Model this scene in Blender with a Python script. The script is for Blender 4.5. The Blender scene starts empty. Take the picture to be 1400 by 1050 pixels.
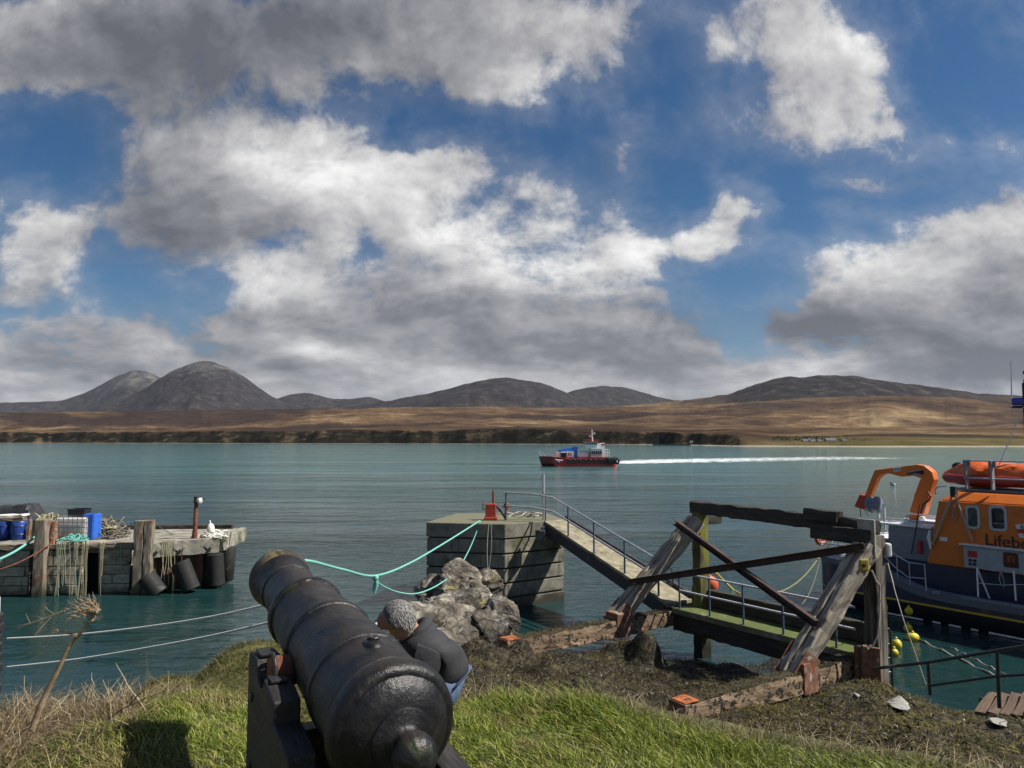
import bpy, bmesh, math, random
import numpy as np
from mathutils import Vector, Matrix, Euler
R = math.radians
random.seed(7)
rng = np.random.default_rng(11)
scene = bpy.context.scene
col = scene.collection

# ------------------------------------------------------------------ camera
F, CX, CY, H = 971.0, 700.0, 525.0, 6.0
PITCH = math.atan(77.0 / F)
cam_d = bpy.data.cameras.new('camera')
cam_d.sensor_width = 36.0
cam_d.lens = 36.0 * F / 1400.0
cam_d.clip_start = 0.05
cam_d.clip_end = 40000.0
cam = bpy.data.objects.new('camera', cam_d)
col.objects.link(cam)
cam.location = (0, 0, H)
cam.rotation_euler = (R(90) + PITCH, 0, 0)
scene.camera = cam


def ray(u, v):
    X, Z = (u - CX) / F, (CY - v) / F
    c, s = math.cos(PITCH), math.sin(PITCH)
    return Vector((X, c - Z * s, s + Z * c))


def P(u, v, Y):
    """the point seen at pixel u,v at depth Y metres"""
    d = ray(u, v)
    return Vector((0, 0, H)) + d * (Y / d.y)


def G(u, v, z):
    """the point seen at pixel u,v at height z"""
    d = ray(u, v)
    return Vector((0, 0, H)) + d * ((z - H) / d.z)


# ------------------------------------------------------------------ light
SUN_AZ, SUN_EL = R(-6.0), R(49.0)          # azimuth from +X towards +Y
sun_dir = Vector((math.cos(SUN_AZ) * math.cos(SUN_EL), math.sin(SUN_AZ) * math.cos(SUN_EL), math.sin(SUN_EL)))
sun_d = bpy.data.lights.new('sun', 'SUN')
sun_d.energy = 5.0
sun_d.angle = R(0.53)
sun_d.color = (1.0, 0.94, 0.85)
sun = bpy.data.objects.new('sun', sun_d)
col.objects.link(sun)
sun.rotation_euler = (-sun_dir).to_track_quat('-Z', 'Y').to_euler()
sun.location = (0, 0, 60)

scene.view_settings.view_transform = 'Standard'
scene.view_settings.look = 'None'
scene.view_settings.exposure = 0.5
scene.view_settings.gamma = 1.0
scene.cycles.max_bounces = 6
scene.cycles.transparent_max_bounces = 12
scene.cycles.caustics_reflective = False
scene.cycles.caustics_refractive = False
scene.cycles.use_denoising = True

world = bpy.data.worlds.new('World')
scene.world = world
world.use_nodes = True


class NT:
    """tiny helper for writing node trees"""
    def __init__(self, tree):
        self.t = tree
        tree.nodes.clear()

    def n(self, kind, **kw):
        nd = self.t.nodes.new(kind)
        for k, v in kw.items():
            setattr(nd, k, v)
        return nd

    def l(self, a, b):
        self.t.links.new(a, b)

    def put(self, sock, v):
        if isinstance(v, bpy.types.NodeSocket):
            self.l(v, sock)
        else:
            sock.default_value = v

    def math(self, op, a, b=None, c=None, clamp=False):
        nd = self.n('ShaderNodeMath', operation=op, use_clamp=clamp)
        for i, v in enumerate((a, b, c)):
            if v is not None:
                self.put(nd.inputs[i], v)
        return nd.outputs[0]

    def vec(self, op, a, b=None, c=None):
        nd = self.n('ShaderNodeVectorMath', operation=op)
        for i, v in enumerate((a, b, c)):
            if v is not None:
                self.put(nd.inputs[i], v)
        return nd.outputs['Value'] if op in ('DOT_PRODUCT', 'LENGTH', 'DISTANCE') else nd.outputs[0]

    def noise(self, v, scale, detail=6, rough=0.55, dist=0.0, out=0):
        nd = self.n('ShaderNodeTexNoise')
        self.put(nd.inputs['Vector'], v)
        self.put(nd.inputs['Scale'], scale)
        nd.inputs['Detail'].default_value = detail
        nd.inputs['Roughness'].default_value = rough
        nd.inputs['Distortion'].default_value = dist
        return nd.outputs[out]

    def ramp(self, fac, stops, interp='LINEAR'):
        nd = self.n('ShaderNodeValToRGB')
        nd.color_ramp.interpolation = interp
        e = nd.color_ramp.elements
        while len(e) < len(stops):
            e.new(0.5)
        for i, (p, c) in enumerate(stops):
            e[i].position = p
            e[i].color = (*c[:3], 1)
        self.put(nd.inputs[0], fac)
        return nd.outputs[0]

    def maprange(self, v, a, b, c=0.0, d=1.0, smooth=True):
        nd = self.n('ShaderNodeMapRange')
        nd.interpolation_type = 'SMOOTHSTEP' if smooth else 'LINEAR'
        self.put(nd.inputs[0], v)
        for i, x in zip((1, 2, 3, 4), (a, b, c, d)):
            nd.inputs[i].default_value = x
        return nd.outputs[0]

    def mix(self, fac, a, b):
        nd = self.n('ShaderNodeMix', data_type='RGBA')
        self.put(nd.inputs[0], fac)
        for s, v in ((nd.inputs[6], a), (nd.inputs[7], b)):
            if isinstance(v, bpy.types.NodeSocket):
                self.l(v, s)
            else:
                s.default_value = (*v[:3], 1)
        return nd.outputs[2]

    def xyz(self, x, y, z):
        nd = self.n('ShaderNodeCombineXYZ')
        for i, v in enumerate((x, y, z)):
            self.put(nd.inputs[i], v)
        return nd.outputs[0]


# clouds: (u, v, ru, rv, coverage, tone) ; directions of the cloud masses of the day
CLOUDS = [
    (250, 70, 330, 110, 0.75, -0.24), (110, 90, 150, 60, 0.15, -0.05), (560, 30, 260, 90, 0.45, -0.06), (60, 20, 120, 60, 0.3, 0.12),
    (530, 60, 80, 50, 0.1, 0.16), (790, 30, 110, 60, 0.42, 0.18), (640, 85, 130, 50, 0.3, 0.05), (770, 125, 90, 45, 0.25, 0.10),
    (210, 210, 90, 90, 0.4, -0.18), (330, 220, 150, 70, 0.42, 0.14), (220, 300, 120, 45, 0.45, -0.22), (470, 240, 120, 70, 0.5, 0.24),
    (370, 310, 120, 40, 0.4, -0.12), (620, 230, 120, 60, 0.35, 0.14), (640, 330, 160, 80, 0.5, 0.14), (780, 280, 110, 60, 0.30, 0.06),
    (860, 210, 60, 60, 0.25, 0.0), (560, 420, 110, 50, 0.4, -0.10), (720, 430, 180, 50, 0.5, -0.12), (760, 360, 130, 40, 0.3, 0.22), (870, 350, 80, 50, 0.4, 0.16),
    (900, 440, 110, 45, 0.4, -0.10), (400, 385, 100, 48, 0.6, 0.26), (380, 422, 90, 22, 0.25, -0.14), (40, 330, 95, 65, 0.8, 0.26),
    (55, 390, 90, 28, 0.35, -0.10), (215, 350, 60, 22, 0.22, -0.10),
    (150, 450, 260, 36, 0.55, 0.02), (130, 500, 300, 34, 0.5, -0.10), (450, 470, 220, 34, 0.45, 0.06), (470, 520, 200, 26, 0.5, 0.10),
    (800, 490, 220, 34, 0.55, -0.06), (950, 520, 150, 34, 0.5, -0.02), (700, 525, 200, 22, 0.3, 0.16),
    (1075, 40, 90, 75, 0.42, 0.16), (1120, 130, 120, 95, 0.44, 0.16), (1190, 90, 45, 45, 0.3, 0.14), (1060, 190, 90, 50, 0.34, 0.06),
    (1210, 155, 70, 35, 0.34, 0.10), (995, 300, 50, 48, 0.8, 0.18), (950, 345, 45, 26, 0.34, 0.08), (925, 310, 18, 34, 0.25, 0.16),
    (1170, 258, 80, 14, 0.34, 0.1), (1210, 300, 120, 16, 0.30, 0.1), (1075, 330, 40, 12, 0.12, 0.1), (1085, 320, 34, 40, -0.3, 0), (1300, 185, 25, 10, 0.24, 0.1), (1390, 195, 40, 22, 0.34, 0.1),
    (1380, 300, 80, 50, 0.62, 0.24), (1230, 370, 170, 48, 0.68, 0.26), (1330, 350, 120, 60, 0.4, -0.06), (1120, 440, 120, 40, 0.62, -0.20),
    (1270, 440, 170, 36, 0.55, -0.10), (1310, 500, 130, 34, 0.75, -0.32), (1420, 430, 110, 70, 0.5, -0.08), (1130, 500, 130, 24, 0.22, 0.16),
    (1010, 470, 26, 40, -0.35, 0.0), (1200, 530, 180, 20, 0.3, 0.12),
    (90, 210, 90, 70, -0.5, 0.0), (170, 385, 90, 22, -0.25, 0.0), (690, 170, 150, 34, -0.34, 0.0), (540, 170, 50, 30, -0.3, 0.0), (900, 60, 60, 90, -0.3, 0.0),
    (1300, 100, 90, 90, -0.4, 0), (930, 250, 50, 50, -0.4, 0), (1010, 400, 60, 50, -0.5, 0), (920, 385, 30, 30, -0.25, 0), (1080, 270, 60, 40, -0.4, 0), (1180, 330, 60, 30, -0.15, 0), (840, 150, 60, 40, -0.1, 0), (1090, 385, 70, 30, -0.2, 0), (395, 335, 40, 20, -0.18, 0), (505, 345, 22, 34, -0.16, 0),
]


def build_world():
    k = NT(world.node_tree)
    out = k.n('ShaderNodeOutputWorld')
    sky = k.n('ShaderNodeTexSky', sky_type='NISHITA', sun_disc=False)
    sky.sun_elevation = SUN_EL
    sky.sun_rotation = math.pi / 2 - SUN_AZ
    sky.altitude = 0
    sky.air_density = 1.0
    sky.dust_density = 0.4
    sky.ozone_density = 4.0
    bg = k.n('ShaderNodeBackground')
    hs = k.n('ShaderNodeHueSaturation'); hs.inputs['Saturation'].default_value = 1.30; hs.inputs['Value'].default_value = 0.80
    k.l(sky.outputs[0], hs.inputs['Color'])
    k.l(hs.outputs[0], bg.inputs[0])
    bg.inputs[1].default_value = SKY_STRENGTH
    tc = k.n('ShaderNodeTexCoord')
    sep = k.n('ShaderNodeSeparateXYZ')
    k.l(tc.outputs['Generated'], sep.inputs[0])
    x, y, z = sep.outputs
    ay = k.math('MAXIMUM', k.math('ABSOLUTE', y), 0.2)
    qx, qz = k.math('DIVIDE', x, ay), k.math('DIVIDE', z, ay)
    q = k.xyz(qx, qz, 0.0)
    # billowing: displace the lookup by two scales of noise
    w1 = k.vec('SUBTRACT', k.noise(q, 3.2, 3, 0.5, out=1), (0.5, 0.5, 0.5))
    w2 = k.vec('SUBTRACT', k.noise(q, 11.0, 5, 0.6, out=1), (0.5, 0.5, 0.5))
    qw = k.vec('MULTIPLY_ADD', w1, (0.13, 0.09, 0), q)
    qw = k.vec('MULTIPLY_ADD', w2, (0.10, 0.075, 0), qw)
    cov, tone = -0.30, 0.0
    for (u, v, ru, rv, c, t) in CLOUDS:
        d = ray(u, v)
        cx, cz = d.x / d.y, d.z / d.y
        ix, iz = F / ru / 1.05, F / rv / 1.05
        e = k.vec('MULTIPLY_ADD', qw, (ix, iz, 0), (-cx * ix, -cz * iz, 0))
        w = k.math('POWER', 0.34, k.vec('DOT_PRODUCT', e, e))
        cov = k.math('MULTIPLY_ADD', w, c, cov)
        if t:
            tone = k.math('MULTIPLY_ADD', w, t, tone)
    # noise flattened towards the horizon
    zz = k.math('MULTIPLY', k.math('LOGARITHM', k.math('ADD', k.math('MAXIMUM', qz, 0.0), 0.22), math.e), 0.75)
    nv = k.xyz(qx, zz, 3.7)
    f1 = k.noise(nv, 5.0, 11, 0.60, 0.2)
    f2 = k.noise(k.vec('ADD', nv, (0.028, 0.045, 0)), 5.0, 5, 0.55, 0.2)
    f3 = k.noise(nv, 16.0, 9, 0.66, 0.35)
    f5 = k.noise(k.vec('ADD', nv, (0.010, 0.016, 0)), 16.0, 5, 0.6, 0.35)
    f4 = k.noise(nv, 2.1, 4, 0.5, 0.1)
    dens = k.math('MULTIPLY_ADD', k.math('SUBTRACT', f1, 0.5), 1.45, cov)
    dens = k.math('MULTIPLY_ADD', k.math('SUBTRACT', f3, 0.5), 0.75, dens)
    # a thin, broken cover away from the modelled masses
    far = k.maprange(k.vec('LENGTH', k.vec('MULTIPLY', q, (0.7, 1.0, 0))), 0.75, 1.3)
    dens = k.math('MULTIPLY_ADD', k.math('SUBTRACT', f4, 0.36), k.math('MULTIPLY', far, 1.5), dens)
    dens = k.math('ADD', dens, k.maprange(z, 0.13, 0.03, 0.0, 0.85))
    alpha = k.maprange(dens, -0.08, 0.32)
    veil = k.math('MULTIPLY', k.maprange(dens, -0.55, 0.10), 0.22)
    alpha = k.math('MULTIPLY', k.math('MAXIMUM', alpha, veil), 0.985)
    lit = k.math('MULTIPLY_ADD', k.math('SUBTRACT', f3, f5), 0.38, k.math('MULTIPLY', k.math('SUBTRACT', f1, f2), 1.35))
    tn = k.math('ADD', lit, k.math('ADD', k.math('MULTIPLY', tone, 1.3), 0.45))
    tn = k.math('MULTIPLY_ADD', k.math('SUBTRACT', f1, 0.5), 0.30, tn)
    tn = k.math('ADD', tn, k.maprange(z, 0.12, 0.03, 0.0, 0.13))
    # thick cloud is greyer underneath, thin edges let light through
    tn = k.math('MULTIPLY_ADD', k.maprange(dens, 0.25, 1.2), -0.16, tn)
    ccol = k.ramp(tn, [(0.0, (0.10, 0.105, 0.122)), (0.25, (0.17, 0.175, 0.192)), (0.5, (0.30, 0.30, 0.315)),
                       (0.75, (0.50, 0.497, 0.495)), (1.0, (0.76, 0.755, 0.745))])
    cb = k.n('ShaderNodeBackground')
    k.l(ccol, cb.inputs[0])
    cb.inputs[1].default_value = CLOUD_STRENGTH
    mx = k.n('ShaderNodeMixShader')
    k.l(alpha, mx.inputs[0])
    k.l(bg.outputs[0], mx.inputs[1])
    k.l(cb.outputs[0], mx.inputs[2])
    k.l(mx.outputs[0], out.inputs[0])


SKY_STRENGTH, CLOUD_STRENGTH = 0.06, 0.92
build_world()


# ------------------------------------------------------------------ numpy noise
_perm = np.random.default_rng(3).permutation(512)
_perm = np.concatenate([_perm, _perm, _perm])
_grad = np.random.default_rng(5).uniform(0, 2 * np.pi, 512)
_gx, _gy = np.cos(_grad), np.sin(_grad)


def gnoise(x, y):
    x, y = np.asarray(x, float), np.asarray(y, float)
    xi, yi = np.floor(x).astype(int), np.floor(y).astype(int)
    xf, yf = x - xi, y - yi
    u, v = xf ** 3 * (xf * (xf * 6 - 15) + 10), yf ** 3 * (yf * (yf * 6 - 15) + 10)

    def g(ix, iy, dx, dy):
        h = _perm[_perm[ix & 511] + (iy & 511)] & 511
        return _gx[h] * dx + _gy[h] * dy
    a, b = g(xi, yi, xf, yf), g(xi + 1, yi, xf - 1, yf)
    c, d = g(xi, yi + 1, xf, yf - 1), g(xi + 1, yi + 1, xf - 1, yf - 1)
    return (a + (b - a) * u) + ((c + (d - c) * u) - (a + (b - a) * u)) * v


def fbm(x, y, octaves=5, gain=0.5, lac=2.03):
    s, a = 0.0, 1.0
    for i in range(octaves):
        s = s + a * gnoise(np.asarray(x) * lac ** i + 17.3 * i, np.asarray(y) * lac ** i - 9.1 * i)
        a *= gain
    return s


def ridged(x, y, octaves=5, gain=0.5):
    s, a = 0.0, 1.0
    for i in range(octaves):
        s = s + a * (1 - 2 * np.abs(gnoise(np.asarray(x) * 2.07 ** i + 5.7 * i, np.asarray(y) * 2.07 ** i + 3.3 * i)))
        a *= gain
    return s


# ------------------------------------------------------------------ objects
def new_mesh(name, V, Fc, smooth=False):
    me = bpy.data.meshes.new(name)
    me.from_pydata([tuple(v) for v in V], [], Fc)
    me.update()
    if smooth:
        me.polygons.foreach_set('use_smooth', [True] * len(me.polygons))
    return me


def fast_mesh(name, V, quads, smooth=False, tris=None):
    """numpy arrays in, mesh out"""
    me = bpy.data.meshes.new(name)
    V = np.asarray(V, np.float32)
    me.vertices.add(len(V))
    me.vertices.foreach_set('co', V.ravel())
    loops, starts, tot = [], [], 0
    if quads is not None and len(quads):
        q = np.asarray(quads, np.int32)
        loops.append(q.ravel()); starts.append(np.arange(len(q)) * 4); tot = q.size
    if tris is not None and len(tris):
        t = np.asarray(tris, np.int32)
        loops.append(t.ravel()); starts.append(tot + np.arange(len(t)) * 3)
    lp, st = np.concatenate(loops), np.concatenate(starts)
    me.loops.add(len(lp)); me.loops.foreach_set('vertex_index', lp.astype(np.int32))
    me.polygons.add(len(st)); me.polygons.foreach_set('loop_start', st.astype(np.int32))
    me.update(calc_edges=True)
    if smooth:
        me.polygons.foreach_set('use_smooth', [True] * len(st))
    me.validate()
    return me


def link(name, me, mat=None, parent=None, loc=None, rot=None):
    o = bpy.data.objects.new(name, me)
    col.objects.link(o)
    if mat is not None:
        me.materials.clear(); me.materials.append(mat)
    if parent is not None:
        o.parent = parent
    if loc is not None:
        o.location = loc
    if rot is not None:
        o.rotation_euler = rot
    return o


def tag(o, label=None, cat=None, group=None, kind=None):
    for k_, v in (('label', label), ('category', cat), ('group', group), ('kind', kind)):
        if v:
            o[k_] = v
    return o


LOCAL = set()


def thing(name, label, cat, loc, group=None, rotz=None):
    """an Empty at the base of a thing; with rotz its parts are given in its own frame"""
    o = bpy.data.objects.new(name, None)
    o.empty_display_size = 0.2
    col.objects.link(o)
    o.location = loc
    if rotz is not None:
        o.rotation_euler = (0, 0, rotz)
        LOCAL.add(o.name)
    return tag(o, label, cat, group)


def root_of(o):
    while o.parent is not None:
        o = o.parent
    return o


def copy_tree(o, parent=None):
    c = o.copy()
    col.objects.link(c)
    c.parent = parent
    for ch in list(o.children):
        copy_tree(ch, c)
    return c


class MB:
    def __init__(self):
        self.V, self.F = [], []

    def add(self, vs, fs):
        b = len(self.V)
        self.V += [Vector(v) for v in vs]
        self.F += [[i + b for i in f] for f in fs]
        return self

    def box(self, c, s, rot=None):
        c = Vector(c)
        hs = Vector(s) * 0.5
        vs = [Vector((x * hs.x, y * hs.y, z * hs.z)) for x in (-1, 1) for y in (-1, 1) for z in (-1, 1)]
        if rot is not None:
            vs = [rot @ v for v in vs]
        return self.add([v + c for v in vs], [(0, 1, 3, 2), (4, 6, 7, 5), (0, 4, 5, 1), (2, 3, 7, 6), (0, 2, 6, 4), (1, 5, 7, 3)])

    def bar(self, p0, p1, w, h, up=(0, 0, 1)):
        p0, p1 = Vector(p0), Vector(p1)
        return self.box((p0 + p1) / 2, ((p1 - p0).length, w, h), frame(p0, p1, up))

    def prism(self, poly, vec):
        n = len(poly)
        vec = Vector(vec)
        a = [Vector(p) for p in poly]
        return self.add(a + [p + vec for p in a],
                        [list(range(n))[::-1], list(range(n, 2 * n))] + [(i, (i + 1) % n, n + (i + 1) % n, n + i) for i in range(n)])

    def tube(self, pts, r, n=8, cap=True):
        pts = [Vector(p) for p in pts]
        m = len(pts)
        rs = r if isinstance(r, (list, tuple)) else [r] * m
        vs, fs, prev = [], [], None
        for i, p in enumerate(pts):
            t = (pts[min(i + 1, m - 1)] - pts[max(i - 1, 0)])
            if t.length < 1e-9:
                t = Vector((0, 0, 1))
            t.normalize()
            if prev is None:
                a = t.orthogonal().normalized()
            else:
                a = prev - t * prev.dot(t)
                a = a.normalized() if a.length > 1e-6 else t.orthogonal().normalized()
            prev = a
            b = t.cross(a)
            for j in range(n):
                th = 2 * math.pi * j / n
                vs.append(p + (a * math.cos(th) + b * math.sin(th)) * rs[i])
        for i in range(m - 1):
            for j in range(n):
                fs.append((i * n + j, i * n + (j + 1) % n, (i + 1) * n + (j + 1) % n, (i + 1) * n + j))
        if cap:
            fs.append(tuple(range(n))[::-1])
            fs.append(tuple((m - 1) * n + j for j in range(n)))
        return self.add(vs, fs)

    def lathe(self, prof, origin, axis, n=48, ref=None):
        origin, axis = Vector(origin), Vector(axis).normalized()
        a = axis.orthogonal().normalized() if ref is None else (Vector(ref) - axis * axis.dot(Vector(ref))).normalized()
        b = axis.cross(a)
        vs, fs = [], []
        for (d, r) in prof:
            for j in range(n):
                th = 2 * math.pi * j / n
                vs.append(origin + axis * d + (a * math.cos(th) + b * math.sin(th)) * max(r, 1e-4))
        for i in range(len(prof) - 1):
            for j in range(n):
                fs.append((i * n + j, i * n + (j + 1) % n, (i + 1) * n + (j + 1) % n, (i + 1) * n + j))
        fs.append(tuple(range(n))[::-1])
        fs.append(tuple((len(prof) - 1) * n + j for j in range(n)))
        return self.add(vs, fs)

    def sphere(self, c, r, n=16, m=10, sc=(1, 1, 1)):
        prof = [(-math.cos(math.pi * i / m), math.sin(math.pi * i / m)) for i in range(m + 1)]
        b = len(self.V)
        self.lathe(prof, (0, 0, 0), (0, 0, 1), n)
        c = Vector(c)
        for i in range(b, len(self.V)):
            v = self.V[i]
            self.V[i] = c + Vector((v.x * r * sc[0], v.y * r * sc[1], v.z * r * sc[2]))
        return self

    def torus(self, c, axis, RR, r, n=24, m=8, a0=0, a1=2 * math.pi):
        axis = Vector(axis).normalized()
        a = axis.orthogonal().normalized(); b = axis.cross(a)
        c = Vector(c)
        full = abs(a1 - a0 - 2 * math.pi) < 1e-6
        pts = [c + (a * math.cos(a0 + (a1 - a0) * i / n) + b * math.sin(a0 + (a1 - a0) * i / n)) * RR for i in range(n + 1)]
        if not full:
            return self.tube(pts, r, m)
        vs, fs = [], []
        for i in range(n):
            rad = (pts[i] - c).normalized()
            for j in range(m):
                t = 2 * math.pi * j / m
                vs.append(pts[i] + (rad * math.cos(t) + axis * math.sin(t)) * r)
        for i in range(n):
            for j in range(m):
                fs.append((i * m + j, i * m + (j + 1) % m, ((i + 1) % n) * m + (j + 1) % m, ((i + 1) % n) * m + j))
        return self.add(vs, fs)

    def build(self, name, mat, parent=None, smooth=False, bevel=0.0, loc=None, segs=2):
        if parent is not None:
            rt = root_of(parent)
            off = Vector((0, 0, 0)) if rt.name in LOCAL else rt.location
            me = new_mesh(name, [v - off for v in self.V], self.F, smooth)
            o = link(name, me, mat, parent)
        else:
            xs = [v.x for v in self.V]; ys = [v.y for v in self.V]; zs = [v.z for v in self.V]
            off = Vector(loc) if loc is not None else Vector(((min(xs) + max(xs)) / 2, (min(ys) + max(ys)) / 2, min(zs)))
            o = link(name, new_mesh(name, [v - off for v in self.V], self.F, smooth), mat, None, off)
        bm = bmesh.new(); bm.from_mesh(o.data)
        bmesh.ops.recalc_face_normals(bm, faces=bm.faces)
        if smooth:
            for e in bm.edges:
                if len(e.link_faces) == 2 and e.calc_face_angle(0) > 0.7:
                    e.smooth = False
        bm.to_mesh(o.data); bm.free()
        if bevel:
            md = o.modifiers.new('bevel', 'BEVEL')
            md.width = bevel; md.segments = segs; md.limit_method = 'ANGLE'; md.angle_limit = R(35)
        return o


def frame(p0, p1, up=(0, 0, 1)):
    x = (Vector(p1) - Vector(p0)).normalized()
    up = Vector(up)
    if abs(x.dot(up.normalized())) > 0.98:
        up = Vector((0, 1, 0)) if abs(x.y) < 0.9 else Vector((1, 0, 0))
    y = up.cross(x).normalized()
    z = x.cross(y)
    return Matrix((x, y, z)).transposed()


def timber(name, p0, p1, w, h, mat, parent=None, up=(0, 0, 1), rough=0.012, bevel=0.018, seed=0):
    """a worn baulk: local X along the grain, edges nibbled by noise"""
    p0, p1 = Vector(p0), Vector(p1)
    L = (p1 - p0).length
    n = max(2, int(L / 0.22))
    rr = random.Random(seed + int(L * 1000))
    vs, fs = [], []
    ring = [(-.5, -.5), (-.17, -.5), (.17, -.5), (.5, -.5), (.5, -.17), (.5, .17), (.5, .5), (.17, .5), (-.17, .5), (-.5, .5), (-.5, .17), (-.5, -.17)]
    m = len(ring)
    for i in range(n + 1):
        for (a, b) in ring:
            corner = abs(a) + abs(b) > 0.9
            j = rr.uniform(-1, 1) * rough * (1.6 if corner else 0.7)
            j2 = rr.uniform(-1, 1) * rough * (1.6 if corner else 0.7)
            sh = 1 - (0.03 if corner else 0)
            vs.append((-L / 2 + L * i / n + (rr.uniform(-1, 1) * rough * 1.4 if i in (0, n) else 0), a * w * sh + j, b * h * sh + j2))
    for i in range(n):
        for j in range(m):
            fs.append((i * m + j, i * m + (j + 1) % m, (i + 1) * m + (j + 1) % m, (i + 1) * m + j))
    fs.append(tuple(range(m))[::-1]); fs.append(tuple(n * m + j for j in range(m)))
    me = new_mesh(name, vs, fs)
    o = link(name, me, mat)
    bm = bmesh.new(); bm.from_mesh(me); bmesh.ops.recalc_face_normals(bm, faces=bm.faces); bm.to_mesh(me); bm.free()
    rot = frame(p0, p1, up)
    o.rotation_euler = rot.to_euler()
    mid = (p0 + p1) / 2
    if parent is not None:
        o.parent = parent
        o.location = mid - (Vector((0, 0, 0)) if root_of(parent).name in LOCAL else root_of(parent).location)
    else:
        o.location = mid
    if bevel:
        md = o.modifiers.new('bevel', 'BEVEL'); md.width = bevel; md.segments = 2; md.limit_method = 'ANGLE'; md.angle_limit = R(50)
    return o


def sag(p0, p1, drop, n=24):
    p0, p1 = Vector(p0), Vector(p1)
    return [p0.lerp(p1, i / n) - Vector((0, 0, drop * 4 * (i / n) * (1 - i / n))) for i in range(n + 1)]


def text_mesh(name, body, size, mat, parent, loc, rot, extrude=0.004, align='LEFT'):
    cu = bpy.data.curves.new(name, 'FONT')
    cu.body = body; cu.size = size; cu.extrude = extrude; cu.align_x = align; cu.align_y = 'BOTTOM'
    tmp = bpy.data.objects.new(name + '_tmp', cu)
    col.objects.link(tmp)
    bpy.context.view_layer.update()
    me = bpy.data.meshes.new_from_object(tmp.evaluated_get(bpy.context.evaluated_depsgraph_get()))
    bpy.data.objects.remove(tmp)
    bpy.data.curves.remove(cu)
    o = link(name, me, mat, parent, loc, rot)
    return o


# ------------------------------------------------------------------ materials
def material(name, stops, scale=4.0, detail=8, rough=0.75, rvar=0.12, bump=0.3, bscale=None, bdist=0.02, metal=0.0, spec=0.5,
             stretch=(1, 1, 1), extras=(), up=None, wet=None, coat=0.0, sss=None, nrough=0.6, world=False):
    """procedural surface: noise through a ramp, extra patches, growth on upper faces, a wet tide band, bump"""
    m = bpy.data.materials.new(name)
    m.use_nodes = True
    k = NT(m.node_tree)
    out = k.n('ShaderNodeOutputMaterial')
    b = k.n('ShaderNodeBsdfPrincipled')
    k.l(b.outputs[0], out.inputs[0])
    geo = k.n('ShaderNodeNewGeometry')
    if world:
        base = geo.outputs['Position']
    else:
        tc = k.n('ShaderNodeTexCoord'); oi = k.n('ShaderNodeObjectInfo')
        base = k.vec('ADD', tc.outputs['Object'], k.xyz(k.math('MULTIPLY', oi.outputs['Random'], 31.7), k.math('MULTIPLY', oi.outputs['Random'], 17.1), 0.0))
    v = k.vec('MULTIPLY', base, stretch)
    n1 = k.noise(v, scale, detail, nrough)
    c = k.ramp(n1, stops)
    rv = k.maprange(n1, 0.3, 0.7, rough - rvar, rough + rvar, smooth=False)
    for e in extras:     # (colour, scale, lo, hi[, stretch])
        ev = k.vec('MULTIPLY', k.vec('ADD', base, (3.1, 7.7, 1.3)), e[4] if len(e) > 4 else stretch)
        c = k.mix(k.maprange(k.noise(ev, e[1], 6, 0.6), e[2], e[3]), c, e[0])
    if up:               # (colour, lo, hi, noise amount)
        sp = k.n('ShaderNodeSeparateXYZ'); k.l(geo.outputs['Normal'], sp.inputs[0])
        f_ = k.math('MULTIPLY_ADD', k.math('SUBTRACT', k.noise(base, 7.0, 5), 0.5), up[3], sp.outputs[2])
        c = k.mix(k.maprange(f_, up[1], up[2]), c, up[0])
    if wet:              # (colour, z_full, z_none)
        sp = k.n('ShaderNodeSeparateXYZ'); k.l(geo.outputs['Position'], sp.inputs[0])
        f_ = k.math('MULTIPLY_ADD', k.math('SUBTRACT', k.noise(base, 3.0, 5), 0.5), 0.7, sp.outputs[2])
        wf = k.maprange(f_, wet[1], wet[2], 1.0, 0.0)
        c = k.mix(wf, c, wet[0])
        rv = k.math('MULTIPLY_ADD', wf, -0.3, rv)
    k.l(c, b.inputs['Base Color'])
    k.put(b.inputs['Roughness'], rv)
    b.inputs['Metallic'].default_value = metal
    b.inputs['Specular IOR Level'].default_value = spec
    if coat:
        b.inputs['Coat Weight'].default_value = coat; b.inputs['Coat Roughness'].default_value = 0.15
    if bump:
        nb = k.noise(v, bscale or scale * 3, 10, 0.65)
        bp = k.n('ShaderNodeBump'); bp.inputs['Strength'].default_value = bump; bp.inputs['Distance'].default_value = bdist
        k.l(nb, bp.inputs['Height']); k.l(bp.outputs[0], b.inputs['Normal'])
    return m


def plain(name, c, rough=0.5, metal=0.0, var=0.18, scale=6.0, bump=0.05, dirt=None, **kw):
    lo = tuple(x * (1 - var) for x in c); hi = tuple(min(1, x * (1 + var)) for x in c)
    ex = [(dirt, 3.0, 0.56, 0.75)] if dirt else []
    return material(name, [(0.3, lo), (0.7, hi)], scale=scale, rough=rough, rvar=0.08, metal=metal, bump=bump, bdist=0.005, extras=ex, **kw)


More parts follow.
